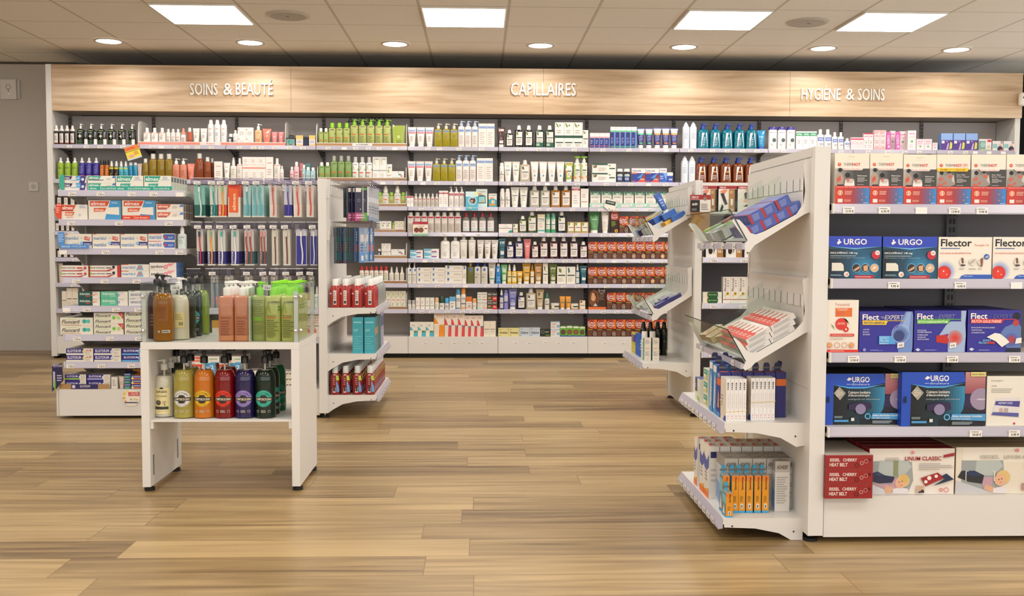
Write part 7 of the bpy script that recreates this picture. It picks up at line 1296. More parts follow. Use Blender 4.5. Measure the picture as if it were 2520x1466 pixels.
STY.update({
'tha': ('box', '#ebe4d6', '', 'side=#d8cfc2,flap=1,nm=heat_patch_carton', TH+FIGA+TH2+';r .36 .925 .55 .935 #c9c0ae'),
'thb': ('box', '#ebe4d6', '', 'side=#d8cfc2,flap=1,nm=heat_patch_carton', TH+FIGB+'p #ece6de .22 .72 .22 .685 .26 .665 .76 .665 .8 .685 .8 .72;w .25 .76 .675 .7 #d8543c Patchs_Chauffants;'+TH2),
'thc': ('box', '#ebe4d6', '', 'side=#d8cfc2,flap=1,nm=heat_patch_carton', TH+FIGB+'p #f0cc1c 0 .725 .94 .725 .9 .66 0 .66;W .08 .84 .675 .71 #a85a1c PROMO_3_+_1_GRATUIT;l .76 .96 .76 .82 2 #e08a74;'+TH2),
'urd': ('box', '#14425a', '', 'side=#0f2c3c,top=#10182c,flap=1,nm=patch_carton', 'p #2a44b8 0 .76 0 1 1 1 1 .76 .5 .72;p #6fb4e8 0 .76 .5 .72 1 .76 .5 .69;W .28 .72 .8 .94 #ece8e6 URGO;c .19 .91 .016 #ece8e6;p #ece8e6 .15 .85 .2 .9 .24 .86 .2 .82 .17 .8;g 0 0 .6 .69 #0c1c26 #1d5a7a;g .6 0 1 .69 #1d5a7a #1a4a64;b .68 .24 .28 #3f9ac4 #1d587a;W .03 .54 .57 .64 #e0e2e2 DICLOFÉNAC_140_mg;l .03 .66 .52 .55 1 #a9bcc4;w .03 .68 .47 .505 #9fb4c0 Inflammation_d_origine_rhumatismale;p #e0dccf .06 .18 .06 .37 .24 .37 .28 .32 .29 .18;c .34 .1 .05 #ece4dc;W .32 .37 .07 .13 #c9342c x5;r .49 0 .86 .08 #b02434;l .5 .85 .025 .055 1 #e8b8b8;c .52 .25 .085 #7fb8d8;c .52 .25 .075 #2c2a2c;p #d8a47c .46 .2 .58 .3 .58 .24 .5 .18;c .69 .25 .085 #7fb8d8;c .69 .25 .075 #3a302c;p #d8a47c .66 .18 .65 .3 .74 .32 .73 .18;c .86 .25 .085 #7fb8d8;c .86 .25 .075 #d8b088;p #e8dccf .8 .2 .9 .26 .86 .3;c .88 .56 .08 #c0283c;c .91 .61 .045 #efe4e0;W .885 .935 .59 .63 #c0283c 12H;l .03 .28 .06 .1 2 #8fb0c0'),
'flk': ('box', '#ece5d8', '', 'side=#cfc8ba,top=#d8d2c6,flap=1,nm=patch_carton', 'W .04 .62 .77 .95 #201c1a Flector;r .04 .715 .4 .735 #2f4f94;w .66 .94 .77 .83 #d8604c Tissugel-1%;w .03 .61 .59 .63 #d8483c DOULEUR_&_INFLAMMATION;b .13 .17 .22 #3f66c4 #e6e0d8;b .11 .14 .13 #e0402a #d42c20;c .1 .18 .014 #f2dcd0;c .16 .1 .01 #f2dcd0;p #2c5ab4 .4 0 .44 .07 .5 .1 1 .1 1 0;w .48 .65 .05 .08 #dfe6f2 Filet_inclus;c .9 .53 .05 #2f5aac;W .87 .93 .5 .56 #e8e8ee x5;c .45 .4 .06 #dcd6cc;p #7a4a3a .43 .37 .42 .5 .46 .5 .47 .37;p #4a3430 .42 .3 .42 .35 .5 .34 .5 .31;c .63 .4 .06 #dcd6cc;p #b9b0a6 .57 .38 .64 .46 .7 .49 .66 .4 .6 .35;c .79 .4 .06 #dcd6cc;p #8a5a44 .77 .46 .8 .5 .83 .5 .82 .3 .79 .28;l .38 .5 .22 .25 2 #666;l .56 .7 .22 .25 1 #666;l .73 .85 .22 .25 2 #666'),
'pure': ('box', '#ece4d6', '', 'side=#d8d0c2,top=#e0d8ca,flap=1,nm=patch_carton', 'w .26 .7 .885 .945 #c9705a Puressentiel;r .26 .68 .79 .85 #e0702c;W .3 .66 .82 .84 #f4dcc4 ARTICULATIONS;W .34 .62 .797 .815 #f4dcc4 &_MUSCLES;l .26 .68 .72 .78 2 #d8604c;c .45 .54 .19 #d8362a;W .34 .56 .55 .57 #f2c8b8 HUILES;W .32 .58 .53 .545 #f2c8b8 ESSENTIELLES;c .6 .44 .09 #d8362a;c .6 .44 .03 #f2dcd0;p #5f8a5c .5 .66 .6 .64 .68 .55 .72 .5 .66 .6;p #5f8a5c .1 .55 .2 .5 .24 .42 .18 .48;r .1 .305 .86 .355 #d02a22;W .14 .82 .32 .34 #f2c8b8 CHALEUR_DURABLE;l .1 .6 .24 .28 2 #c9b4a4;o .08 .135 .09 .015 #c9704a;o .32 .135 .09 .015 #c9704a;o .55 .135 .09 .015 #c9704a;o .78 .135 .09 .015 #c9704a;c .08 .135 .06 #e0a05a;c .78 .135 .06 #e0a05a;r 0 0 1 .05 #d8301f;l .1 .8 .015 .035 1 #f2c8b8'),
'fla': ('box', '#302c94', '', 'side=#26236f,top=#2a2684,flap=1,nm=patch_carton', 'p #6f8cc4 .86 1 .98 1 1 .9 1 .1 .98 0 .74 0 .66 .4 .72 .62;p #8fa9d8 .88 .98 .96 .98 .92 .5 .8 .44 .76 .5;b .76 .42 .16 #33407a #6f8cc4;o .77 .45 .17 .008 #b4c4e4;c .74 .4 .1 #33407a;W .05 .36 .79 .93 #efeae6 Flect;Wi .46 .82 .8 .91 #b9b9c9 EXPERT;r .4 .83 .47 .84 #b9b9c9;r .38 .86 .46 .87 #b9b9c9;p #e8c43c .05 .78 .82 .78 .82 .765 .52 .765 .49 .67 .05 .67;Wi .07 .46 .69 .75 #2c2a5a PATCH_ARNICA;W .06 .18 .54 .57 #cfd0e4 COUPS;W .06 .17 .48 .51 #cfd0e4 BLEUS;W .06 .19 .42 .45 #cfd0e4 BOSSES;p #4fa0e0 .36 .19 .36 .4 .6 .4 .68 .2;W .38 .55 .32 .38 #a9d4f0 EFFET;W .38 .55 .25 .31 #a9d4f0 FROID;W .38 .54 .2 .23 #dfeaf4 IMMÉDIAT;p #ece6e2 .7 .1 .71 .23 .83 .25 .83 .13;W .73 .8 .15 .2 #555 x5;l .2 .45 .03 .07 2 #8f90c8;c .09 .06 .03 #8f90c8'),
'flb': ('box', '#302c94', '', 'side=#26236f,top=#2a2684,flap=1,nm=patch_carton', 'p #9fb4d4 .9 1 1 1 .98 .7 1 .4 .98 0 .66 0 .66 .3 .7 .45 .5 .4 .46 .36 .62 .66 .7 .74 .9 .74;b .79 .34 .15 #d8301f #b48a98;p #c0281f .43 .24 .43 .4 .62 .42 .68 .28 .64 .2;W .05 .36 .79 .93 #efeae6 Flect;Wi .46 .78 .8 .91 #6f70a8 EXPERT;r .38 .83 .46 .84 #6f70a8;p #5fb43c .05 .79 .9 .8 .9 .785 .68 .78 .66 .69 .05 .68;Wi .06 .64 .7 .76 #e0f0d8 PATCH_HARPAGOPHYTUM;W .06 .23 .51 .54 #cfd0e4 DOULEURS;W .06 .33 .465 .495 #cfd0e4 RHUMATISMALES;W .06 .26 .4 .43 #cfd0e4 LOMBALGIES;W .06 .22 .345 .375 #cfd0e4 RAIDEURS;W .06 .28 .295 .325 #cfd0e4 MUSCULAIRES;p #ece6e2 .68 .09 .69 .22 .81 .24 .81 .12;W .7 .78 .14 .19 #555 x5;l .2 .5 .03 .07 2 #8f90c8;p #cfd0e0 .02 .06 .07 .1 .12 .06 .07 .02'),
'flc': ('box', '#302c94', '', 'side=#26236f,top=#2a2684,flap=1,nm=patch_carton', 'p #5f7ab4 .62 .46 .7 .6 .82 .66 .86 .72 .94 .7 1 .6 1 .1 .74 .1;c .91 .86 .07 #141420;c .9 .7 .06 #b43c3c;p #181830 .72 0 .74 .1 1 .1 1 0;b .82 .3 .12 #c8302c #4f6ab8;W .05 .36 .79 .93 #efeae6 Flect;Wi .46 .82 .8 .9 #56579c EXPERT;r .38 .83 .46 .84 #56579c;p #d8302c .05 .79 .9 .79 .9 .775 .66 .775 .63 .69 .05 .69;Wi .06 .62 .7 .77 #f2d8d4 PATCH_GAULTHERIE;W .06 .5 .57 .6 #cfd0e4 DOULEURS_MUSCULAIRES;W .06 .26 .51 .54 #cfd0e4 TORTICOLIS;W .06 .31 .45 .48 #cfd0e4 COURBATURES;p #ece8e0 .35 .36 .5 .46 .6 .44 .72 .32 .78 .24 .64 .12 .52 .26;W .28 .44 .26 .3 #7fb8e0 EFFET;W .2 .36 .2 .25 #7fb8e0 FROID;r .36 .2 .5 .25 #c0342c;p #ece6e2 .88 .2 .9 .33 1 .35 1 .22;l .2 .5 .03 .07 2 #8f90c8;p #cfd0e0 .02 .07 .07 .11 .12 .07 .07 .03'),
'urc': ('box', '#141c22', '', 'side=#1c46b4,top=#15181c,flap=1,nm=belt_carton', 'g .11 .0 .45 .74 #0c0f12 #14303c;g .45 .12 .76 .74 #14303c #2f88b0;r .45 0 .76 .12 #12181c;h .76 .6 1 1 #9a5058 #c08a88;p #2c1f4a .74 .3 .77 .58 1 .66 1 .2;p #1a1a2a .7 .2 .76 .36 1 .3 1 0 .7 0;c .95 .5 .13 #9a8aa4;W .9 1 .48 .51 #e8e4ec +URGO;r 0 0 .11 1 #1f4cb8;p #1f4cb8 0 .8 0 1 .74 1 .76 .82 .5 .74 .3 .74 .1 .78;p #4fa4e0 .1 .78 .3 .74 .5 .74 .76 .8 .5 .71 .3 .71;W .34 .56 .83 .94 #ece8e6 URGO;p #ece8e6 .27 .88 .3 .93 .34 .9 .3 .86;w .33 .56 .775 .815 #cfdcf0 douleurs;r .27 .79 .32 .798 #cfdcf0;r .82 .92 1 1 #e2d488;W .83 .99 .94 .975 #6a6030 NOUVEAU;p #a49c8e .11 .62 .18 .75 .26 .62 .19 .48;l .14 .23 .55 .68 4 #cfc8ba;W .29 .57 .61 .665 #dad6d0 Ceinture_lombaire;W .29 .56 .545 .6 #dad6d0 d’électrothérapie;w .29 .69 .48 .52 #a9b4b4 Lendengordel_voor_elektrotherapie;p #2c2048 .3 .3 .3 .4 .42 .44 .58 .44 .59 .32 .5 .28;c .45 .31 .065 #8a80a4;r .12 .06 .3 .1 #4f9ad0;l .12 .26 .13 .18 2 #9aa;o .54 .17 .038 .012 #6fb8e0;p #4f9ad0 .58 .12 .6 .23 1 .23 1 .1;W .6 .96 .17 .21 #e4e6e8 Action_anti-douleur_immédiate;W .6 .82 .125 .155 #c9d4dc sans_effets_secondaires;l .6 .92 .03 .09 3 #a9b4bc;r .33 .08 .37 .14 #dcdcd4;p #0a0a0e .02 .44 .03 .56 .05 .56 .05 .44'),
'don': ('box', '#e6e0d4', '', 'side=#b9b49c,top=#8a867c,flap=1,nm=cold_pack_carton', 'w .08 .3 .88 .92 #6a6a66 DONJOY;w .08 .18 .785 .82 #9a968c AXP4;l .08 .6 .66 .76 3 #b4aea2;p #dcd8d8 .12 .3 .18 .56 .62 .58 .6 .18 .08 .22;p #4a4690 .15 .42 .17 .5 .62 .5 .61 .38;W .22 .48 .44 .48 #dcdcea INSTANT_COLD;p #5a5a9c .09 .22 .12 .28 .6 .26 .6 .18;r .24 .28 .3 .36 #c9a49c;r .33 .28 .4 .36 #b4a4a4;c .52 .05 .02 #c0342c'),
'che': ('box', '#96201f', '', 'side=#7c1a1a,top=#cfc6ba,flap=1,nm=heat_belt_carton', 'W .08 .3 .56 .78 #eadcd4 SISSEL;W .36 .66 .56 .78 #eadcd4 CHERRY;W .08 .46 .22 .46 #eadcd4 HEAT_BELT;o .66 .3 .05 .02 #6a1210;o .76 .45 .04 .012 #d8a098;o .85 .58 .045 .012 #c88880;c .93 .68 .03 #5a100e'),
'lin': ('box', '#e6ded4', '', 'side=#a02426,top=#7c1a1e,flap=1,nm=heat_pad_carton', 'p #9aa0a0 0 .03 0 .72 .4 .74 .5 .7 .52 .3 .46 .02;p #b4bcb8 .1 .4 .12 .74 .44 .74 .5 .6 .4 .4;p #8a8f6c .28 .4 .28 .73 .34 .73 .34 .4;p #cfd0d4 0 .02 0 .25 .3 .02;p #2a2f4a .0 .3 .02 .46 .1 .5 .18 .42 .3 .38 .28 .26 .12 .24;p #3a4468 .06 .44 .1 .49 .16 .42 .12 .4;p #c09aa8 .02 .25 .26 .22 .3 .36 .36 .36 .34 .14 .2 .1;p #d8a888 .18 .1 .2 .2 .3 .14 .26 .02 .2 .02;p #ddd8dc .28 .02 .28 .12 .36 .16 .46 .12 .46 .02;c .4 .3 .075 #dcbc7a;c .365 .25 .062 #e2b090;c .41 .35 .05 #d8b46c;c .35 .27 .007 #5a3a2a;c .385 .29 .007 #5a3a2a;p #b8605a .35 .2 .39 .215 .38 .195;W .18 .36 .74 .81 #b9b4ac SISSEL;W .41 .84 .74 .83 #9c2a2c LINUM_CLASSIC;p #9c2a2c .86 .8 .865 .86 .99 .91 .99 .84;l .58 .98 .53 .69 4 #b0a8a0;c .5 .92 .018 #dc8a86;p #a02a2e .6 .36 .8 .48 .88 .36 .66 .18;c .7 .36 .025 #efe4dc;c .78 .4 .02 #efe4dc;c .66 .28 .02 #efe4dc;p #22304a .75 .19 .88 .34 .84 .4 .9 .46 .99 .33;o .84 .1 .022 .01 #d8706c;o .9 .1 .03 .008 #d8706c;r .55 .04 .64 .2 #c9b4a4;p #2c2c30 .57 .04 .64 .04 .64 .1 .58 .12;p #d0a484 .56 .06 .58 .18 .62 .18 .6 .08'),
'lia': ('box', '#e2d8c6', '', 'side=#c9b894,top=#a8987c,flap=1,nm=heat_pad_carton', 'r .07 .68 1 1 #e8e0d4;p #9aa0a0 .06 .03 .06 .72 .5 .72 .52 .3 .46 .02;p #b4bcb8 .2 .4 .22 .72 .46 .72 .5 .6 .4 .4;p #c4c4c8 0 .02 0 .3 .4 .02;p #2a2a2e .02 .36 .06 .5 .2 .5 .3 .4 .28 .22 .14 .26;p #2c3658 .08 .44 .12 .5 .22 .48 .28 .4 .2 .38;p #c09aa8 .28 .22 .3 .36 .4 .36 .38 .14 .3 .12;p #d8a888 .3 .1 .32 .2 .42 .14 .4 .02;p #ddd8dc .4 .02 .4 .12 .48 .16 .54 .12 .54 .02;c .5 .36 .075 #dcbc7a;c .47 .3 .062 #e2b090;c .455 .31 .007 #5a3a2a;c .485 .325 .007 #5a3a2a;p #b8605a .455 .25 .49 .265 .48 .245;r .1 .28 .108 .5 #ece6de;r .1 .49 .13 .5 #ece6de;r .4 .28 .408 .5 #ece6de;r .38 .49 .408 .5 #ece6de;W .25 .46 .76 .84 #b9b4a8 SISSEL;W .5 1 .76 .84 #b4ac98 LINUM_ANATOMIC;l .72 1 .55 .68 4 #b0a8a0;c .64 .94 .018 #dc8a86;p #a02a2e .74 .38 .86 .48 1 .4 1 .2 .88 .2;r .7 .08 .8 .24 #b48a84'),
})
def Bx(r, style, x0, x1, ytop, label, D=.06, n=1, yoff=0, rz=0, grp=None, back=0, z=None):
    Yp = YP2+yoff; a, b = atY(x0, 700, Yp).x, atY(x1, 700, Yp).x; zb = zB[r] if z is None else z; H = atY((x0+x1)/2, ytop, Yp).z-zb
    for k in range(back+1): put(style, (b-a)*.992, D-.001, H, ((a+b)/2, Yp+D/2+k*D, zb), label+(', copy %s back' % ORD[k] if k else ''), rz, grp)
    return zb+H
HP = 'heat patch cartons on the top right shelf'
for (x0, x1, st, l) in ((2048, 2133, 'tha', 'first from the post'), (2134, 2215, 'tha', 'second from the post'), (2216, 2297, 'tha', 'third from the post'), (2297.5, 2380, 'thc', None), (2382, 2467, 'thb', 'right of the yellow promo one'), (2468, 2552, 'thb', 'cut by the picture edge')):
    Bx(1, st, x0, x1, 377 if x0 < 2200 else 380, 'white, gray and red heat patch carton, '+l if l else 'heat patch carton with yellow PROMO 3 + 1 GRATUIT band', .05, grp=HP, back=2)
Bx(2, 'urd', 2037, 2168, 581, 'blue patch carton with white runner logo, beside the post', .07, back=2, grp='blue patch cartons'); Bx(2, 'urd', 2170, 2305, 582, 'blue patch carton with white runner logo, beside the white ones', .07, back=2, grp='blue patch cartons')
Bx(2, 'flk', 2307, 2439, 583, 'white patch carton with red ball print, beside the blue one', .07, back=1, grp='white patch cartons with red ball'); Bx(2, 'flk', 2441, 2573, 583, 'white patch carton with red ball print, cut by picture edge', .07, back=1, grp='white patch cartons with red ball')
Bx(3, 'pure', 2037, 2115, 738, 'tall white and red carton with red ball beside the post', .06)
Bx(3, 'fla', 2117, 2250, 766, 'violet blue patch carton with yellow stripe and knee', .08, back=2, grp='violet blue patch cartons'); Bx(3, 'flb', 2252, 2381, 764, 'violet blue patch carton with green stripe and torso', .08, back=2, grp='violet blue patch cartons'); Bx(3, 'flc', 2384, 2517, 763, 'violet blue patch carton with red stripe and white patch', .08, back=2, grp='violet blue patch cartons')
Bx(4, 'urc', 2034, 2232, 919, 'blue and black belt carton beside the post', .09, yoff=.03, back=1, grp='blue and black belt cartons'); Bx(4, 'urc', 2224, 2433, 915, 'blue and black belt carton in front, beside the cold pack', .028, yoff=0, grp='blue and black belt cartons')
Bx(4, 'don', 2436, 2570, 925, 'white cold pack carton at the picture edge', .12)
z = zB[5]-.012
x0_, x1_ = atY(2031, 1200, YP2-.03).x, atY(2147, 1200, YP2-.03).x; hh = (atY(2090, 1119, YP2-.03).z-zB[5])/3
for i, n_ in enumerate(('bottom', 'middle', 'top')): put('che', x1_-x0_, .24, hh-.0008, ((x0_+x1_)/2, YP2-.03+.12, zB[5]+hh*i), 'dark red heat belt carton, %s of the pile of three' % n_, 0, 'dark red heat belt cartons')
Bx(5, 'lin', 2149, 2362, 1103, 'white and red heat pad carton with lying woman', .055, back=3, grp='white and red heat pad cartons', yoff=.02); Bx(5, 'lia', 2364, 2600, 1100, 'cream heat pad carton with lying woman at picture edge', .055, back=3, grp='cream heat pad cartons', yoff=.02)
# ---- gondola C in the middle right
YC = 5.45; cx0, cx1 = atY(1705, 1000, YC).x, atY(1722, 1000, YC).x; HCT = atY(1713, 443, YC).z
zCb = atY(1780, 1000, YC).z
GC = gondola('white floor gondola of compression socks, in the middle right', YC, cx0, cx1, cx1+1.35, .77, HCT, None, .16)
MB().box(cx1+.002, cx1+1.3, YC+.02, YC+.375, HCT-.03, HCT-.012, WHITE).build('top_board', GC)
zC = [atY(1780, y, YC).z for y in (633, 746, 866)]
for z in zC:
    s = MB().box(cx1+.004, cx1+1.3, YC, YC+.375, -.02, -.0006, WHITE2).build('shelf', GC, (0, 0, z))
    MB().prism([(YC, 0), (YC-.01, -.026), (YC-.01, -.031), (YC, -.031)], 'x', cx1+.01, cx1+1.29, RAIL).build('price_rail', s); MB().box(cx1+.004, cx1+.0095, YC-.012, YC+.01, -.031, .001, WHITE).build('rail_end', s)
    for px in (1755, 1828): price_tag(s, atY(px, 700, YC).x, YC-.0115, -.018, '7.90 €' if px < 1800 else '12.90 €', .04, .02)
LEG = 'p #2a2a2e .3 .72 .5 .66 .78 .2 .62 .12;p #d8a484 .1 .86 .5 .98 .55 .9 .5 .66 .28 .72;p #2a2a2e .15 .0 .3 .22 .36 .0'
STY.update({
'gib': ('box', '#e6e0d8', '', 'side=#141414,top=#8a1c22,flap=1,nm=sock_carton', 'r 0 .88 1 1 #a02428;W .06 .4 .9 .97 #ecd4d0 GIBAUD;r .56 0 .88 .87 #a87a44;r .88 0 1 .87 #15110f;p #e08a6a .06 .78 .3 .86 .5 .84 .3 .66;p #2c2c30 .1 .7 .28 .72 .5 .3 .36 .26;p #2c2c30 .06 0 .2 .3 .28 .2 .2 0;r .66 .25 .78 .5 #e6e0d8;w .6 .84 .05 .12 #f0e6d8 8&1;l .6 .8 .7 .8 2 #e0c8a0', {}, 'box'),
'gib2': ('box', '#ddd6cc', '', 'side=#141414,top=#8a1c22,flap=1,nm=sock_carton', 'r 0 .88 1 1 #a02428;W .06 .7 .9 .97 #ecd4d0 GIBAUD;p #3f403c .4 .5 .36 .7 .45 .76 .6 .74 .62 .5;c .5 .82 .06 #c08a5c;p #d8a08a .3 .38 .4 .5 .6 .5 .7 .3 .5 .36;p #2a2a2e .3 .2 .5 .28 .85 .3 .8 .22', {}, 'box'),
'gibl': ('box', '#e6e0d8', '', 'side=#141414,nm=sock_carton,flap=1', 'p #17120f .1 .9 .3 .9 .36 .4 .28 .2 .14 .3;c .24 .34 .1 #17120f;p #17120f .42 .9 .54 .9 .4 .2;r .58 0 .9 .95 #a8763c;w .62 .86 .3 .5 #f0e6d8 8&1;r .9 0 1 1 #15110f', {}, 'box'),
'oval': ('box', '#e6e2d8', '', 'side=#c9c4b8,flap=1,nm=lip_balm_carton', 'c .5 .5 .3 #e0b43c;c .52 .5 .28 #1f5a2c;W .3 .74 .44 .58 #dfe6c8 Marcelline', {}, 'box'),
'fito': ('box', '#e8e4dc', '', 'side=#cfc9c0,top=#8a3034,flap=1,nm=carton', 'Wv .12 .4 .45 .95 #8a5a58 fitorosi;c .6 .36 .22 #d8b43c;c .6 .36 .1 #7a5a1c;c .3 .28 .1 #d8c45c;c .3 .16 .08 #e0cc6a;r 0 .13 1 .15 #a83c40;l .5 .8 .6 .9 3 #b9b0b0', {}, 'box')})
def Cx(z, st, x0, x1, ytop, label, D=.05, yoff=.02, grp=None):
    Yp = YC+yoff; a, b = atY(x0, 600, Yp).x, atY(x1, 600, Yp).x; H = atY((x0+x1)/2, ytop, Yp).z-z; put(st, (b-a)*.98, D, H, ((a+b)/2, Yp+D/2, z), label, 0, grp); return z+H
GS = 'sock cartons of the middle right gondola'; zh = atY(1780, 521, YC+.02).z
MB().box(cx1+.004, cx1+1.3, YC+.01, YC+.375, zh-.012, zh-.0006, WHITE2).build('shelf', GC)
for i, (st, x0, x1, l) in enumerate((('gib', 1724, 1764, 'left'), ('gib', 1766, 1812, 'middle'), ('gib2', 1813, 1858, 'right'))): Cx(zh, st, x0, x1, 457, 'red topped sock carton with legs, %s one, upper row' % l, grp=GS)
for i, (x0, x1, l) in enumerate(((1737, 1785, 'left'), (1786, 1831, 'middle'), (1832, 1872, 'right'))): Cx(zC[0], 'gibl', x0, x1, 596, 'white and tan sock carton with black legs, %s one, lower row' % l, grp=GS)
h = Cx(zC[1], 'oval', 1731, 1779, 732, 'white lip balm carton with green oval, lower one', .03); 
a, b = atY(1731, 600, YC+.02).x, atY(1779, 600, YC+.02).x; put('oval', (b-a)*.98, .03, h-zC[1], ((a+b)/2, YC+.035, h+.0006), 'white lip balm carton with green oval, upper one')
for i in range(4): Cx(zC[1], 'fito', 1781+19*i, 1800+19*i, 681, 'white carton with yellow flowers, %s from left of four' % ORD[i], .04, grp='white cartons with yellow flowers')
# hanging sock pack on the end of the gondola
p = atY(1720, 480, YC-.02); t = thing('sock_pack', 'brown sock pack with red and black card hanging at middle right post', 'sock pack', (p.x, YC-.055, p.z)); u_ = (YC-.05)/F
mb = MB().box(-24*u_, 26*u_, 0, .012, -42*u_, 0, dict(f=M('#e2dcd2'), **{'*': M('#8a1c22')})); do_print(mb, 'r 0 .72 1 1 #a02428;W .04 .4 .78 .93 #e8d0cc GIBAUD;r 0 0 .46 .7 #17110f;Wi .08 .36 .38 .55 #e6e0d8 activ;l .06 .42 .08 .2 2 #999;c .72 .78 .09 #8a7a6c;l .52 .92 .1 .5 4 #8a847c', 50*u_, 42*u_, lambda u, v, e: (-24*u_+50*u_*u, -e, -42*u_*(1-v))); mb.build('header_card', t)
MB().prism([(-23*u_, -42.2*u_), (25*u_, -42.2*u_), (25*u_, -86*u_), (14*u_, -91*u_), (-10*u_, -93*u_), (-22*u_, -90*u_)], 'y', .002, .011, M('#9a6a34', .25, coat=.4)).build('pouch', t)
mb = MB().tube([(4*u_, .006, 0), (4*u_, .006, 16*u_), (2*u_, .006, 24*u_), (5*u_, .006, 36*u_)], .0016, STEEL, 5); mb.build('wire_hook', t)
# ---- end caps: slanted glass-fronted trays and cantilevered shelves
def slant_tray(gon, prof, lip, glass_, Y0, Y1, ridge, name_, ntag):
    """prof: outline of the near side plate in photo pixels at Y0; lip: (front top, front bottom); glass_: (pane top, pane foot)"""
    P = [atY(x, y, Y0) for x, y in prof]; Q = [(q.x, q.z) for q in P]
    tr = MB().prism(Q, 'y', Y0, Y0+.004, WHITE).build('tray_side', gon); MB().prism(Q, 'y', Y1-.004, Y1, WHITE).build('tray_side', gon)
    fb, bk = [atY(x, y, Y0) for x, y in ridge[:2]]; top = atY(*ridge[2], Y0)
    mb = MB().prism([(fb.x, fb.z), (bk.x, bk.z), (bk.x, bk.z-.004), (fb.x, fb.z-.004)], 'y', Y0+.0045, Y1-.0045, WHITE); mb.build('tray_floor', gon)
    mb = MB().box(bk.x-.003, bk.x, Y0+.0045, Y1-.0045, bk.z-.003, top.z, WHITE2)
    hz = bk.z+(top.z-bk.z)*.42; h2 = bk.z+(top.z-bk.z)*.66
    mb.box(bk.x-.0055, bk.x-.003, Y0+.0045, Y1-.0045, hz, h2, WHITE)
    for i in range(10): y = Y0+.02+(Y1-Y0-.04)*i/9; mb.box(bk.x-.0068, bk.x-.0055, y, y+.0016, hz, h2, M('#6a645e'))
    mb.build('tray_back', gon)
    g0, g1 = atY(*glass_[0], Y0), atY(*glass_[1], Y0); dx = .0022
    gl = MB().prism([(g0.x-dx, g0.z), (g0.x+dx, g0.z), (g1.x+dx, g1.z), (g1.x-dx, g1.z)], 'y', Y0-.001, Y1+.001, CLEAR('#f4f8f5', .03)).build('glass_front', gon)
    MB().box(g0.x-dx, g0.x+dx, Y0-.001, Y1+.001, g0.z+.0001, g0.z+.0018, CLEAR('#4f8a80', .1)).build('glass_edge', gl)
    MB().prism([(g0.x-dx, g0.z), (g0.x+dx, g0.z), (g1.x+dx, g1.z), (g1.x-dx, g1.z)], 'y', Y0-.0018, Y0-.0011, M('#1c2e2c', .1)).build('glass_end', gl)
    l0, l1 = atY(*lip[0], Y0), atY(*lip[1], Y0)
    rl = MB().prism([(l0.x, l0.z), (l1.x, l1.z), (l1.x-.008, l1.z), (l0.x-.012, l0.z)], 'y', Y0+.002, Y1-.002, RAIL).build('price_rail', gon)
    dvd = []
    for q in (.34, .67):
        y = Y0+(Y1-Y0)*q; MB().prism([(fb.x+.004, fb.z+.002), (g0.x+.008, g0.z-.004), (bk.x-.007, top.z-.03), (bk.x-.007, bk.z+.002)], 'y', y, y+.002, CLEAR('#f8fbf9', .03)).build('divider', gon)
    n = (Vector((l1.x-l0.x, 0, l1.z-l0.z))).normalized()
    for i in range(ntag):
        y = Y0+.1+(Y1-Y0-.2)*i/max(1, ntag-1); c = (l0+l1)/2
        o = price_tag(rl, c.x-.0115, y, c.z, rt.choice(PRICES), .036, .018, face=-math.pi/2)
    return fb, bk
def Sp(*a): return [tuple(x) for x in a]
tb1 = slant_tray(GB, Sp((1983, 392), (2003, 392), (2003, 518), (1980, 527), (1856, 604), (1845, 620), (1834, 620), (1832, 604), (1838, 595), (1801, 543), (1806, 538), (1820, 541), (1838, 560), (1847, 573), (1860, 577), (1884, 568), (1960, 527), (1978, 500), (1982, 470), (1978, 410)), ((1836, 598), (1833, 614)), ((1796, 516), (1838, 592)), YB_+.04, YB_+.7, ((1843, 590), (1977, 520), (1985, 396)), 'upper', 4)
tb2 = slant_tray(GB, Sp((1975, 688), (2000, 678), (2000, 812), (1980, 820), (1858, 893), (1848, 904), (1834, 912), (1828, 905), (1834, 893), (1801, 834), (1808, 831), (1822, 842), (1838, 862), (1850, 868), (1866, 866), (1955, 815), (1977, 790), (1981, 765), (1976, 700)), ((1832, 895), (1829, 908)), ((1791, 812), (1834, 889)), YB_+.04, YB_+.7, ((1838, 884), (1978, 806), (1983, 683)), 'lower', 3)
tc1 = slant_tray(GC, Sp((1692, 462), (1703, 458), (1703, 533), (1694, 537), (1625, 580), (1618, 590), (1607, 596), (1605, 588), (1607, 580), (1588, 548), (1595, 546), (1604, 553), (1612, 563), (1624, 563), (1680, 534), (1692, 520), (1695, 500)), ((1606, 582), (1604, 594)), ((1584, 534), (1608, 578)), YC+.04, YC+.7, ((1611, 577), (1695, 532), (1697, 462)), 'upper', 4)
tc2 = slant_tray(GC, Sp((1692, 660), (1703, 655), (1703, 727), (1694, 733), (1625, 777), (1617, 786), (1605, 790), (1603, 782), (1606, 774), (1586, 742), (1592, 740), (1602, 747), (1610, 758), (1622, 760), (1680, 728), (1692, 716), (1695, 690)), ((1604, 777), (1602, 788)), ((1582, 730), (1607, 772)), YC+.04, YC+.7, ((1609, 771), (1695, 727), (1697, 659)), 'lower', 3)
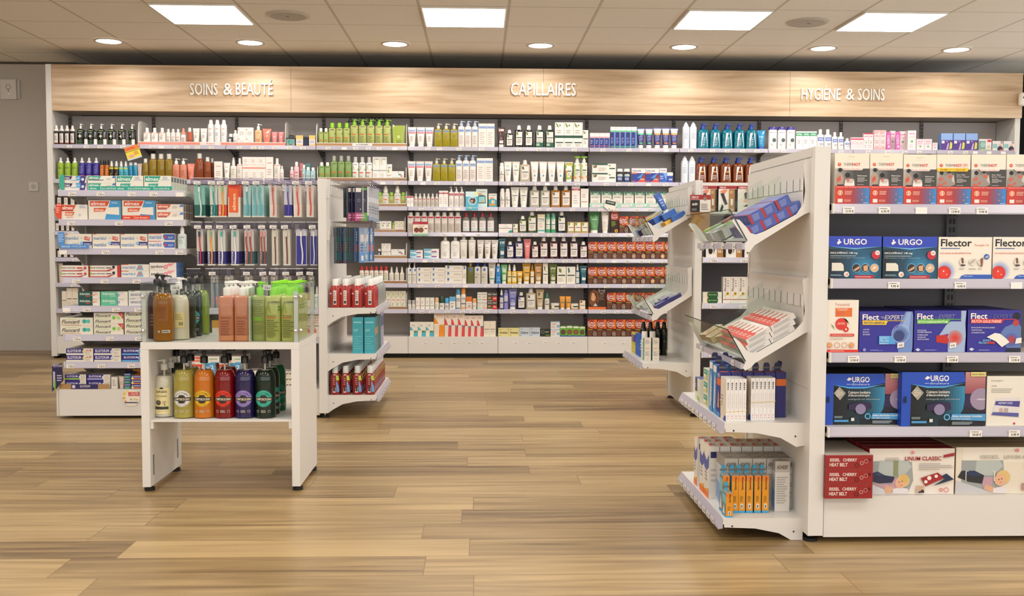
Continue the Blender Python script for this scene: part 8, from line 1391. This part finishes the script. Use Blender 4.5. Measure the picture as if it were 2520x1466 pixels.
STY.update({
'blu': ('box', '#4a5aa4', '', 'side=#4f62b0,top=#5a66aa,flap=1,nm=medicine_carton', 'r 0 .0 .18 1 #a82c34;l .25 .9 .2 .8 4 #8a98cc', {'l': 'r .4 .3 .9 .7 #6a7ac0', 't': 'r 0 0 .1 1 #a82c34;l .2 .9 .2 .8 3 #8f9ad0'}, 'box'),
'rwc': ('box', '#d8d4d0', '', 'side=#c4c2c0,top=#ece6e0,flap=1,nm=medicine_carton', 'l .1 .9 .2 .8 3 #9a9894', {'t': 'r 0 0 .42 1 #dc4a3a;p #dc4a3a .42 0 .52 .5 .42 1;W .12 .3 .2 .8 #f2d8d0 22;l .5 .95 .3 .7 2 #e08a80'}, 'box'),
'pea': ('box', '#e6cfae', '', 'side=#b49a74,top=#ecd8ba,flap=1,nm=medicine_carton', '', {'t': 'l .1 .8 .2 .8 3 #e0a070;r .8 .3 .95 .7 #9ab4a0'}, 'box'),
'grp': ('box', '#86b43c', '', 'side=#5f9a6c,top=#9fc45a,flap=1,nm=small_pack', '', {'t': 'r .3 .2 .9 .8 #e2e8d8;r .35 .3 .6 .7 #5fae7a'}, 'pack'),
'gyp': ('box', '#8a8490', '', 'side=#6a6470,top=#9a94a0,flap=1,nm=small_pack', 'c .5 .5 .3 #3a3440', {'t': 'c .5 .5 .3 #4a4450'}, 'pack'), 'rdp': ('box', '#c46a70', '', 'side=#a8505a,top=#d88a90,flap=1,nm=small_pack', '', {'t': 'l .2 .8 .2 .8 3 #e8b4b4'}, 'pack'),
'blp': ('box', '#3f6ab4', '', 'side=#2c4a8c,top=#4f86d0,flap=1,nm=small_pack', '', {'t': 'r .1 .2 .9 .5 #a9c8ec;r .1 .6 .6 .8 #d8dcea'}, 'pack'), 'yep': ('box', '#e0b04a', '', 'side=#b4843c,top=#e8c06a,flap=1,nm=small_pack', '', {'t': 'l .2 .8 .2 .8 2 #f2dca4'}, 'pack'),
'ltube': ('tube', '#2f5aa8', '#e6e4e0', '', 'l .2 .8 .3 .7 3 #8fb4e8', {}, 'tube'), 'cler': ('box', '#c9d0d0', '', 'side=#a4acae,top=#d8dee0,flap=1,nm=small_pack', '', {'t': 'l .1 .9 .2 .8 2 #8a8f94;r .1 .1 .4 .4 #b44a50'}, 'pack'),
'nvp': ('box', '#33306a', '', 'side=#2a2858,top=#4a4690,flap=1,nm=medicine_carton', '', {'t': 'l .1 .9 .15 .85 4 #b9b4d8;c .85 .2 .06 #d8a04a'}, 'pack')})
def on_slope(ft, st, s, y, W_, D_, H_, label, grp=None, lift=0, yaw=0):
    """lay a pack on a tray floor: s = distance fraction from the front edge to the back; D_ runs down the slope"""
    fb, bk = ft; d = Vector((bk.x-fb.x, 0, bk.z-fb.z)); L = d.length; u = d/L; n = Vector((-u.z, 0, u.x))
    if n.z < 0: n = -n
    c = Vector((fb.x, y, fb.z))+u*(L*s)+n*(.0022+lift); mat_ = Matrix(((u.x, 0, n.x), (0, 1, 0), (u.z, 0, n.z))); mat_ = mat_ @ Matrix.Rotation(yaw, 3, 'Z')
    put(st, W_, D_, H_, c, label, 0, grp, rot=mat_.to_euler())
ya = YB_+.045
for lv in range(2):
    for c in range(4 if lv == 0 else 3):
        for r in range(6): on_slope(tb1, 'blu', (.2, .44, .68, .92)[c] if lv == 0 else (.3, .54, .8)[c], ya+.03+r*.037, .049, .035, .034, 'blue medicine carton, %s layer, column %s, row %s, upper slanted tray' % (('lower', 'upper')[lv], NUM[c+1], NUM[r+1]), 'blue medicine cartons in slanted tray', lift=lv*.0345)
for st, s, y, W_, D_, H_, yaw, l in (('gyp', .16, .5, .05, .07, .03, .3, 'gray small pack in the far part of upper slanted tray'), ('rdp', .24, .46, .045, .05, .03, -.3, 'pink small pack in the far part of upper slanted tray'), ('grp', .42, .5, .07, .06, .03, .4, 'green and white small pack in upper slanted tray'), ('grp', .7, .5, .07, .07, .03, -.2, 'lime small pack at the back of upper slanted tray'), ('cler', .3, .38, .06, .05, .03, .1, 'clear white small pack in upper slanted tray'), ('cler', .55, .4, .06, .05, .03, .4, 'clear small pack behind the white one, upper slanted tray')):
    on_slope(tb1, st, s, ya+y, W_, D_, H_, l, 'loose packs in the upper slanted tray', yaw=yaw)
for c in range(2):
    for lv in range(3):
        for r in range(7): on_slope(tb2, 'rwc', (.25, .68)[c]+.05*lv, ya+.035+r*.048, .088, .047, .017, 'red and white medicine carton, level %s, column %s, row %s, lower slanted tray' % (NUM[lv+1], NUM[c+1], NUM[r+1]), 'red and white medicine cartons in slanted tray', lift=lv*.0174)
for i, (s, y, yaw) in enumerate(((.2, .6, .2), (.2, .5, .1), (.3, .42, .35))): on_slope(tb2, 'pea', s, ya+y, .08, .06, .025, 'peach coloured medicine carton, %s from the far end, lower slanted tray' % ORD[i], 'peach cartons in lower slanted tray', yaw=yaw)
yc = YC+.045
for st, s, y, W_, D_, H_, yaw, l in (('cler', .2, .1, .08, .06, .04, .3, 'clear pack in front'), ('blp', .5, .2, .09, .08, .05, -.4, 'blue pack in the middle'), ('blp', .35, .3, .08, .07, .05, .5, 'blue pack further back'), ('yep', .5, .08, .07, .05, .03, .5, 'orange yellow pack'), ('cler', .7, .15, .06, .06, .05, 0, 'white round ended pack'), ('cler', .25, .45, .08, .07, .05, .7, 'gray white pack at the far end'), ('cler', .55, .4, .09, .07, .05, -.5, 'mint white pack'), ('rdp', .75, .35, .06, .05, .05, .6, 'red cornered pack')):
    on_slope(tc1, st, s, yc+y, W_, D_, H_, '%s, upper tray of the middle right gondola' % l, 'loose packs in the upper middle tray', yaw=yaw)
for i, (st, s_, y, lf, yaw) in enumerate((('blp', .3, .12, .04, .6), ('cler', .45, .3, .05, -.5), ('blp', .62, .1, .035, .2), ('yep', .3, .22, .045, -.7), ('cler', .15, .25, .0, .2), ('nvp', .12, .36, .0, .8), ('blp', .2, .55, .0, -.4), ('cler', .4, .55, .0, .3), ('rdp', .6, .55, .0, -.2), ('cler', .82, .25, .0, .5), ('blp', .8, .08, .0, .1))):
    on_slope(tc1, st, s_, yc+y, .085, .06, .035, 'loose sample pack, %s from the near side of the pile, upper middle tray' % (ORD[i] if i < 12 else ''), 'loose packs in the upper middle tray', lift=lf, yaw=yaw)
for i, (st, s_, y, yaw) in enumerate((('grp', .3, .36, .2), ('gyp', .38, .56, .4), ('cler', .12, .34, .5), ('grp', .2, .55, -.5), ('rdp', .5, .56, .3), ('grp', .85, .4, .2), ('cler', .1, .44, .1))):
    on_slope(tb1, st, s_, ya+y, .075, .055, .035, 'loose sample pack, %s from the glass, far part of upper slanted tray' % ORD[i], 'loose packs in the upper slanted tray', lift=.002, yaw=yaw)
on_slope(tc1, 'ltube', .62, yc+.1, .045, .035, .12, 'blue tube lying on top, upper tray of middle right gondola', 'loose packs in the upper middle tray', lift=.07, yaw=.2)
for st, s, y, l, yaw in (('nvp', .3, .1, 'dark blue printed pack in front', .3), ('nvp', .45, .18, 'dark blue printed pack behind', .2), ('nvp', .72, .1, 'dark blue printed pack near the back', -.3), ('cler', .6, .22, 'white box', .2), ('rdp', .2, .42, 'pink pack at the far end', .4), ('cler', .15, .32, 'clear pack near the glass', .1)):
    on_slope(tc2, st, s, yc+y, .08, .05, .02 if st != 'cler' else .03, '%s, lower tray of the middle right gondola' % l, 'loose packs in the lower middle tray', yaw=yaw)
# cantilevered shelves
zb1, zb2 = atY(1800, 1040, YB_+.05).z, atY(1800, 1275, YB_+.05).z; xf1 = atY(1783, 1050, YB_+.05).x
for z in (zb1, zb2): end_shelf(GB, bx0, xf1, YB_+.05, YB_+.72, z, 9, .075)
zc1 = atY(1600, 893, YC+.05).z; xfc = atY(1581, 895, YC+.05).x
end_shelf(GC, cx0, xfc, YC+.05, YC+.72, zc1, 6, .075)
BAR = ';'.join('r .28 %.3f .62 %.3f #3a3634' % (v, v+.012) for v in (.74, .76, .785, .8, .83, .85, .87, .89, .9))
STY.update({
'thin': ('box', '#e9e6e4', '', 'side=#dcd2c4,top=#d8d6d4,flap=1,nm=medicine_carton', BAR+';Wv .4 .6 .3 .66 #c9c2ba test;r 0 0 1 .002 #999;l .35 .65 .04 .16 2 #d89a94', {'l': 'l .1 .5 .3 .6 4 #9a9490;p #2f4aa4 .5 0 1 0 1 .12 .75 .13'}, 'box'),
'bdg': ('box', '#2a2870', '', 'side=#27348c,top=#4a4690,hook=#2c2c5a,flap=1,nm=bandage_carton', 'r 0 .7 1 .85 #e2702c', {'l': 'r 0 .7 1 .86 #e0602c;W .1 .9 .88 .97 #dcdcea URGO;p #d08a5c .2 .2 .4 .6 .7 .5 .8 .2;p #3f86c4 0 0 1 0 1 .1 0 .12', 't': 'r .1 .2 .9 .6 #e2702c'}, 'box'),
'bd2': ('box', '#2c6ab0', '', 'side=#3f8ac4,top=#3f86d0,hook=#2c2c5a,flap=1,nm=bandage_carton', '', {'l': 'r 0 .85 1 .98 #e6e2dc;p #e2e4e4 .2 .1 .4 .8 .6 .7 .5 .1;Wv .6 .8 .2 .7 #d8e4f0 active', 't': 'r .1 .3 .9 .6 #d88a90'}, 'box'),
'tgr': ('box', '#e2e0d0', '', 'side=#e4e0cc,top=#d8d8c8,flap=1,nm=carton', '', {'l': 'r .1 .55 .9 .95 #3a9a84;l .2 .8 .7 .85 2 #cfe6da;c .75 .35 .15 #9ac45a;l .1 .6 .1 .35 2 #d8a080'}, 'box'),
'lgb': ('box', '#e2e2d4', '', 'side=#e2e2d0,top=#4f62a8,flap=1,nm=carton', '', {'l': 'r 0 .4 .45 1 #3f4a7c;c .7 .5 .15 #c9d8a8;c .6 .15 .12 #8fc45a;c .85 .1 .1 #8fc45a;l .05 .35 .55 .75 2 #c9cce0'}, 'box'),
'tic': ('box', '#e6e2da', '', 'side=#e2dcd0,top=#dcd4ca,flap=1,nm=medicine_carton', 'r .15 .78 .85 .9 #2a2a6a;l .2 .8 .3 .6 3 #c9c2ba', {'l': 'p #4a5aa4 0 .55 0 .8 .5 .7 1 .85 1 .6 .5 .5;r 0 0 1 .12 #e2702c;p #e8a83c 0 .12 1 .12 1 .2;l .2 .8 .3 .5 3 #9a94a4', 't': 'p #e0503c .1 .2 .4 .2 .6 .8 .3 .8;l .5 .95 .2 .8 4 #b9b0b4'}, 'box'),
'gry': ('box', '#b9b4ac', '', 'side=#c9c8ca,top=#a49e96,flap=1,nm=medicine_carton', 'r 0 .0 1 .78 #d6d2cc;W .1 .85 .84 .92 #6a5a54 ADHESIF;l .1 .9 .15 .7 12 #a9a49c', {'l': 'r 0 .8 1 1 #9a948c;p #7f98c8 0 .1 0 .5 1 .4 1 0;l .1 .9 .5 .75 4 #b4b4c4', 't': 'Wi .2 .8 .4 .6 #5a5450 ADHESIF'}, 'box'),
'org': ('box', '#e0931c', '', 'side=#5f8a94,top=#9a968c,hook=#3a9ac0,flap=1,nm=bandage_carton', 'r 0 .86 1 1 #e07a1c;r 0 0 1 .06 #3f9fcc;Wv .4 .75 .62 .97 #4a2a10 Sparadrap;l .25 .75 .3 .46 7 #9a7a1c;r .3 .12 .7 .25 #e6e2d8;r .4 .14 .6 .22 #6a6a6a', {'l': 'r 0 .55 1 .9 #7fb8c4;c .5 .3 .2 #d8905c;p #e6dccf .2 .1 .5 .5 .8 .1;r 0 0 1 .06 #3f9fcc', 't': 'Wi .2 .8 .3 .6 #5a5450 pro'}, 'box'),
'blkb': ('bottle', '#0f100c', '#0c0d0a', 'hs=.82,cap=cone,cw=.72,nk=.6,n=2,sh=.05', 'p #5f7a2c .2 .6 .5 .7 .8 .6 .5 .66;W .3 .7 .4 .44 #6a8a2c LIME;r .7 .05 .9 .18 #7d9a5c', {}, 'bottle'),
'whx': ('box', '#e6dccb', '', 'side=#2f9a84,top=#d8cebd,flap=1,nm=carton', 'l .12 .85 .74 .94 6 #b0a8b0;l .12 .85 .5 .58 2 #d8a094;l .12 .85 .2 .42 6 #b0a8b0;l .3 .7 .06 .1 1 #9a94a0', {'l': 'r .1 .8 .5 .9 #e2b03c;l .2 .8 .1 .7 4 #9fd4c4'}, 'box'),
'whj': ('bottle', '#e6e0d4', '#ece6dc', 'hs=.7,cap=cyl,cw=.9,n=2,nk=.85', '', {}, 'bottle'),
'bluk': ('pouch', '#2f62b8', '', '', 'l .2 .8 .3 .8 4 #9fc0e8', {}, 'pack'), 'yelk': ('pouch', '#c9b83c', '', '', 'r 0 .55 1 .9 #5a3a8c;l .2 .8 .1 .4 3 #e6dc8a', {}, 'pack')})
def E(gx, st, z, px, py, W_, D_, ytop, label, grp=None, rz=0, Yref=None, H=None):
    """pack on an end-cap shelf, its near left bottom corner at pixel (px, py) on the shelf plane"""
    p = atZ(px, py, z); H = H or atY(px, ytop, p.y).z-z; put(st, W_, D_-.0006, H, (p.x+W_/2*math.cos(rz), p.y+D_/2, z), label, rz, grp); return p
G5 = 'white medicine cartons on the upper end cap shelf'
pz = atZ(1786, 1037, zb1); Hm = atY(1786, 932, pz.y).z-zb1
for i in range(5): put('thin', .0128, .075, Hm, (pz.x+.0066+i*.0134, pz.y+.0375, zb1), 'thin white medicine carton, %s of the left banded bundle of five' % ORD[i], 0, G5)
pz2 = atZ(1847, 1034, zb1)
for i in range(6): put('thin', .0128, .075, Hm, (pz2.x+.0066+i*.0134, pz2.y+.0375, zb1), 'thin white medicine carton, %s of the right banded bundle of six' % ORD[i], 0, G5)
for (q, n_, nm, f_) in ((pz, 5, 'left', .22), (pz2, 6, 'right', .42)):
    t = thing('rubber_band', 'thin yellow rubber band around the %s bundle of white cartons' % nm, 'rubber band', (q.x, q.y, zb1+Hm*f_)); w_ = n_*.0134
    MB().tube([(-.001, .077, .03), (-.001, -.001, 0), (w_+.001, -.001, .004), (w_+.001, .077, .03), (-.001, .077, .03)], .0009, M('#e0c66a'), 5).build('band', t)
dx = (atY(1783, 1000, YB_+.05).x-bx0); xl = xf1+.006
y = YB_+.15; Hn = Hm*1.04
for k, (st, hh_) in enumerate((('bdg', 1.08), ('bd2', 1.2), ('bd2', 1.24))):
    for i in range(6 if k == 0 else 2):
        put(st, .034, .045, Hm*hh_, (xl+.02+i*.0375, pz.y+.1+k*.055, zb1), '%s bandage carton, %s from front edge, row %s, upper end cap shelf' % (('navy', 'bright blue', 'sky blue')[k], ORD[i], ('one', 'two', 'three')[k]), 0, 'bandage cartons on the upper end cap shelf')
put('bd2', .03, .05, Hm*1.15, (bx0-.105, pz.y+.15, zb1+.0075), 'blue bandage carton leaning against the end panel', 0, None, rot=(0, .45, 0))
for i in range(3): put('tgr', .05, .07, .045, (xl+.03, pz.y+.3, zb1+i*.0455), 'white and green carton, %s of a pile of three, upper end cap shelf' % ('bottom', 'middle', 'top')[i], 0, 'white and green cartons in pile')
for i in range(2): put('lgb', .04, .075, .085, (xl+.025+i*.043, pz.y+.43, zb1), 'white and navy carton at the far end, %s one, upper end cap shelf' % ('left', 'right')[i], 0, 'white and navy cartons at far end')
# lower end-cap shelf of the near gondola
q = atZ(1786, 1273, zb2); u_ = q.y/F
put('org', 17*u_, .05, atY(1800, 1214, q.y).z-zb2, (q.x+9*u_, q.y+.026, zb2), 'short orange bandage carton in front of the tall ones', 0, None)
q2 = atZ(1774, 1262, zb2)
for i, px in enumerate((1776, 1798, 1815, 1834, 1854, 1873)):
    p = atZ(px, 1260, zb2); put('org', 17*u_, .045, atY(px, 1169, p.y).z-zb2, (p.x+9*u_, q.y+.055+.045/2, zb2), 'tall orange bandage carton with blue hang tab, %s from left of six' % ORD[i], 0, 'tall orange bandage cartons')
Hg = .175
for k in range(2):
    for i in range(5): put('gry', .046, .055, .17, (xl+.05+i*.048, q.y+.14+k*.058, zb2), 'gray topped medicine carton, %s from front edge, row %s, lower end cap shelf' % (ORD[i], NUM[k+1]), 0, 'gray topped medicine cartons')
put('gry', .05, .03, .17, (atZ(1893, 1240, zb2).x+.015, q.y+.085, zb2), 'gray topped medicine carton beside the orange ones, lower end cap shelf', 0, 'gray topped medicine cartons')
for k in range(2):
    for i in range(7): put('tic', .036, .07, .185, (xl+.022+i*.0385, q.y+.275+k*.072, zb2), 'white medicine carton with navy bar, %s from front edge, row %s, lower end cap shelf' % (ORD[i], NUM[k+1]), 0, 'white medicine cartons with navy bar')
for i in range(3): put('tic', .045, .05, .175, (xl+.026+i*.047, q.y+.45, zb2), 'white medicine carton at the far end, %s from front edge' % ORD[i], 0, 'white medicine cartons at the far end')
# items on the low shelf of the middle right gondola
uC = (YC+.06)/F
p0 = atZ(1585, 886, zc1)
for i, px in enumerate((1585, 1605)): p = atZ(px, 887, zc1); put('whx', 17*uC, .05, atY(px, 832, p.y).z-zc1, (p.x+9*uC, p.y+.026, zc1), 'cream carton with fine print, %s one, low end cap shelf' % ('left', 'right')[i], 0, 'cream cartons on low end cap shelf'); put('whj', 17*uC, 17*uC, atY(px, 823, p.y).z-zc1+.01, (p.x+8*uC, p.y+.1, zc1), 'white capped bottle behind the %s cream carton' % ('left', 'right')[i], 0, 'white capped bottles on low end cap shelf')
for i, px in enumerate((1582, 1600, 1618, 1634)):
    p = atZ(px, 878, zc1); w_ = 17.5*uC; put('blkb', w_, w_, atY(px, 795, p.y).z-zc1, (p.x+w_/2, p.y+w_/2+.09, zc1), 'tall black bottle, %s from left of four on low end cap shelf' % ORD[i], 0, 'tall black bottles on low end cap shelf')
for i in range(5): put('bluk', .06, .016, .13, (xfc+.05, YC+.34+i*.035, zc1), 'blue flat pack, %s from front in the file on low end cap shelf' % ORD[i], -.9, 'blue flat packs on low end cap shelf')
for i in range(3): put('yelk', .055, .016, .125, (xfc+.045, YC+.54+i*.035, zc1), 'yellow and violet flat pack, %s from front on low end cap shelf' % ORD[i], -.9, 'yellow flat packs on low end cap shelf')
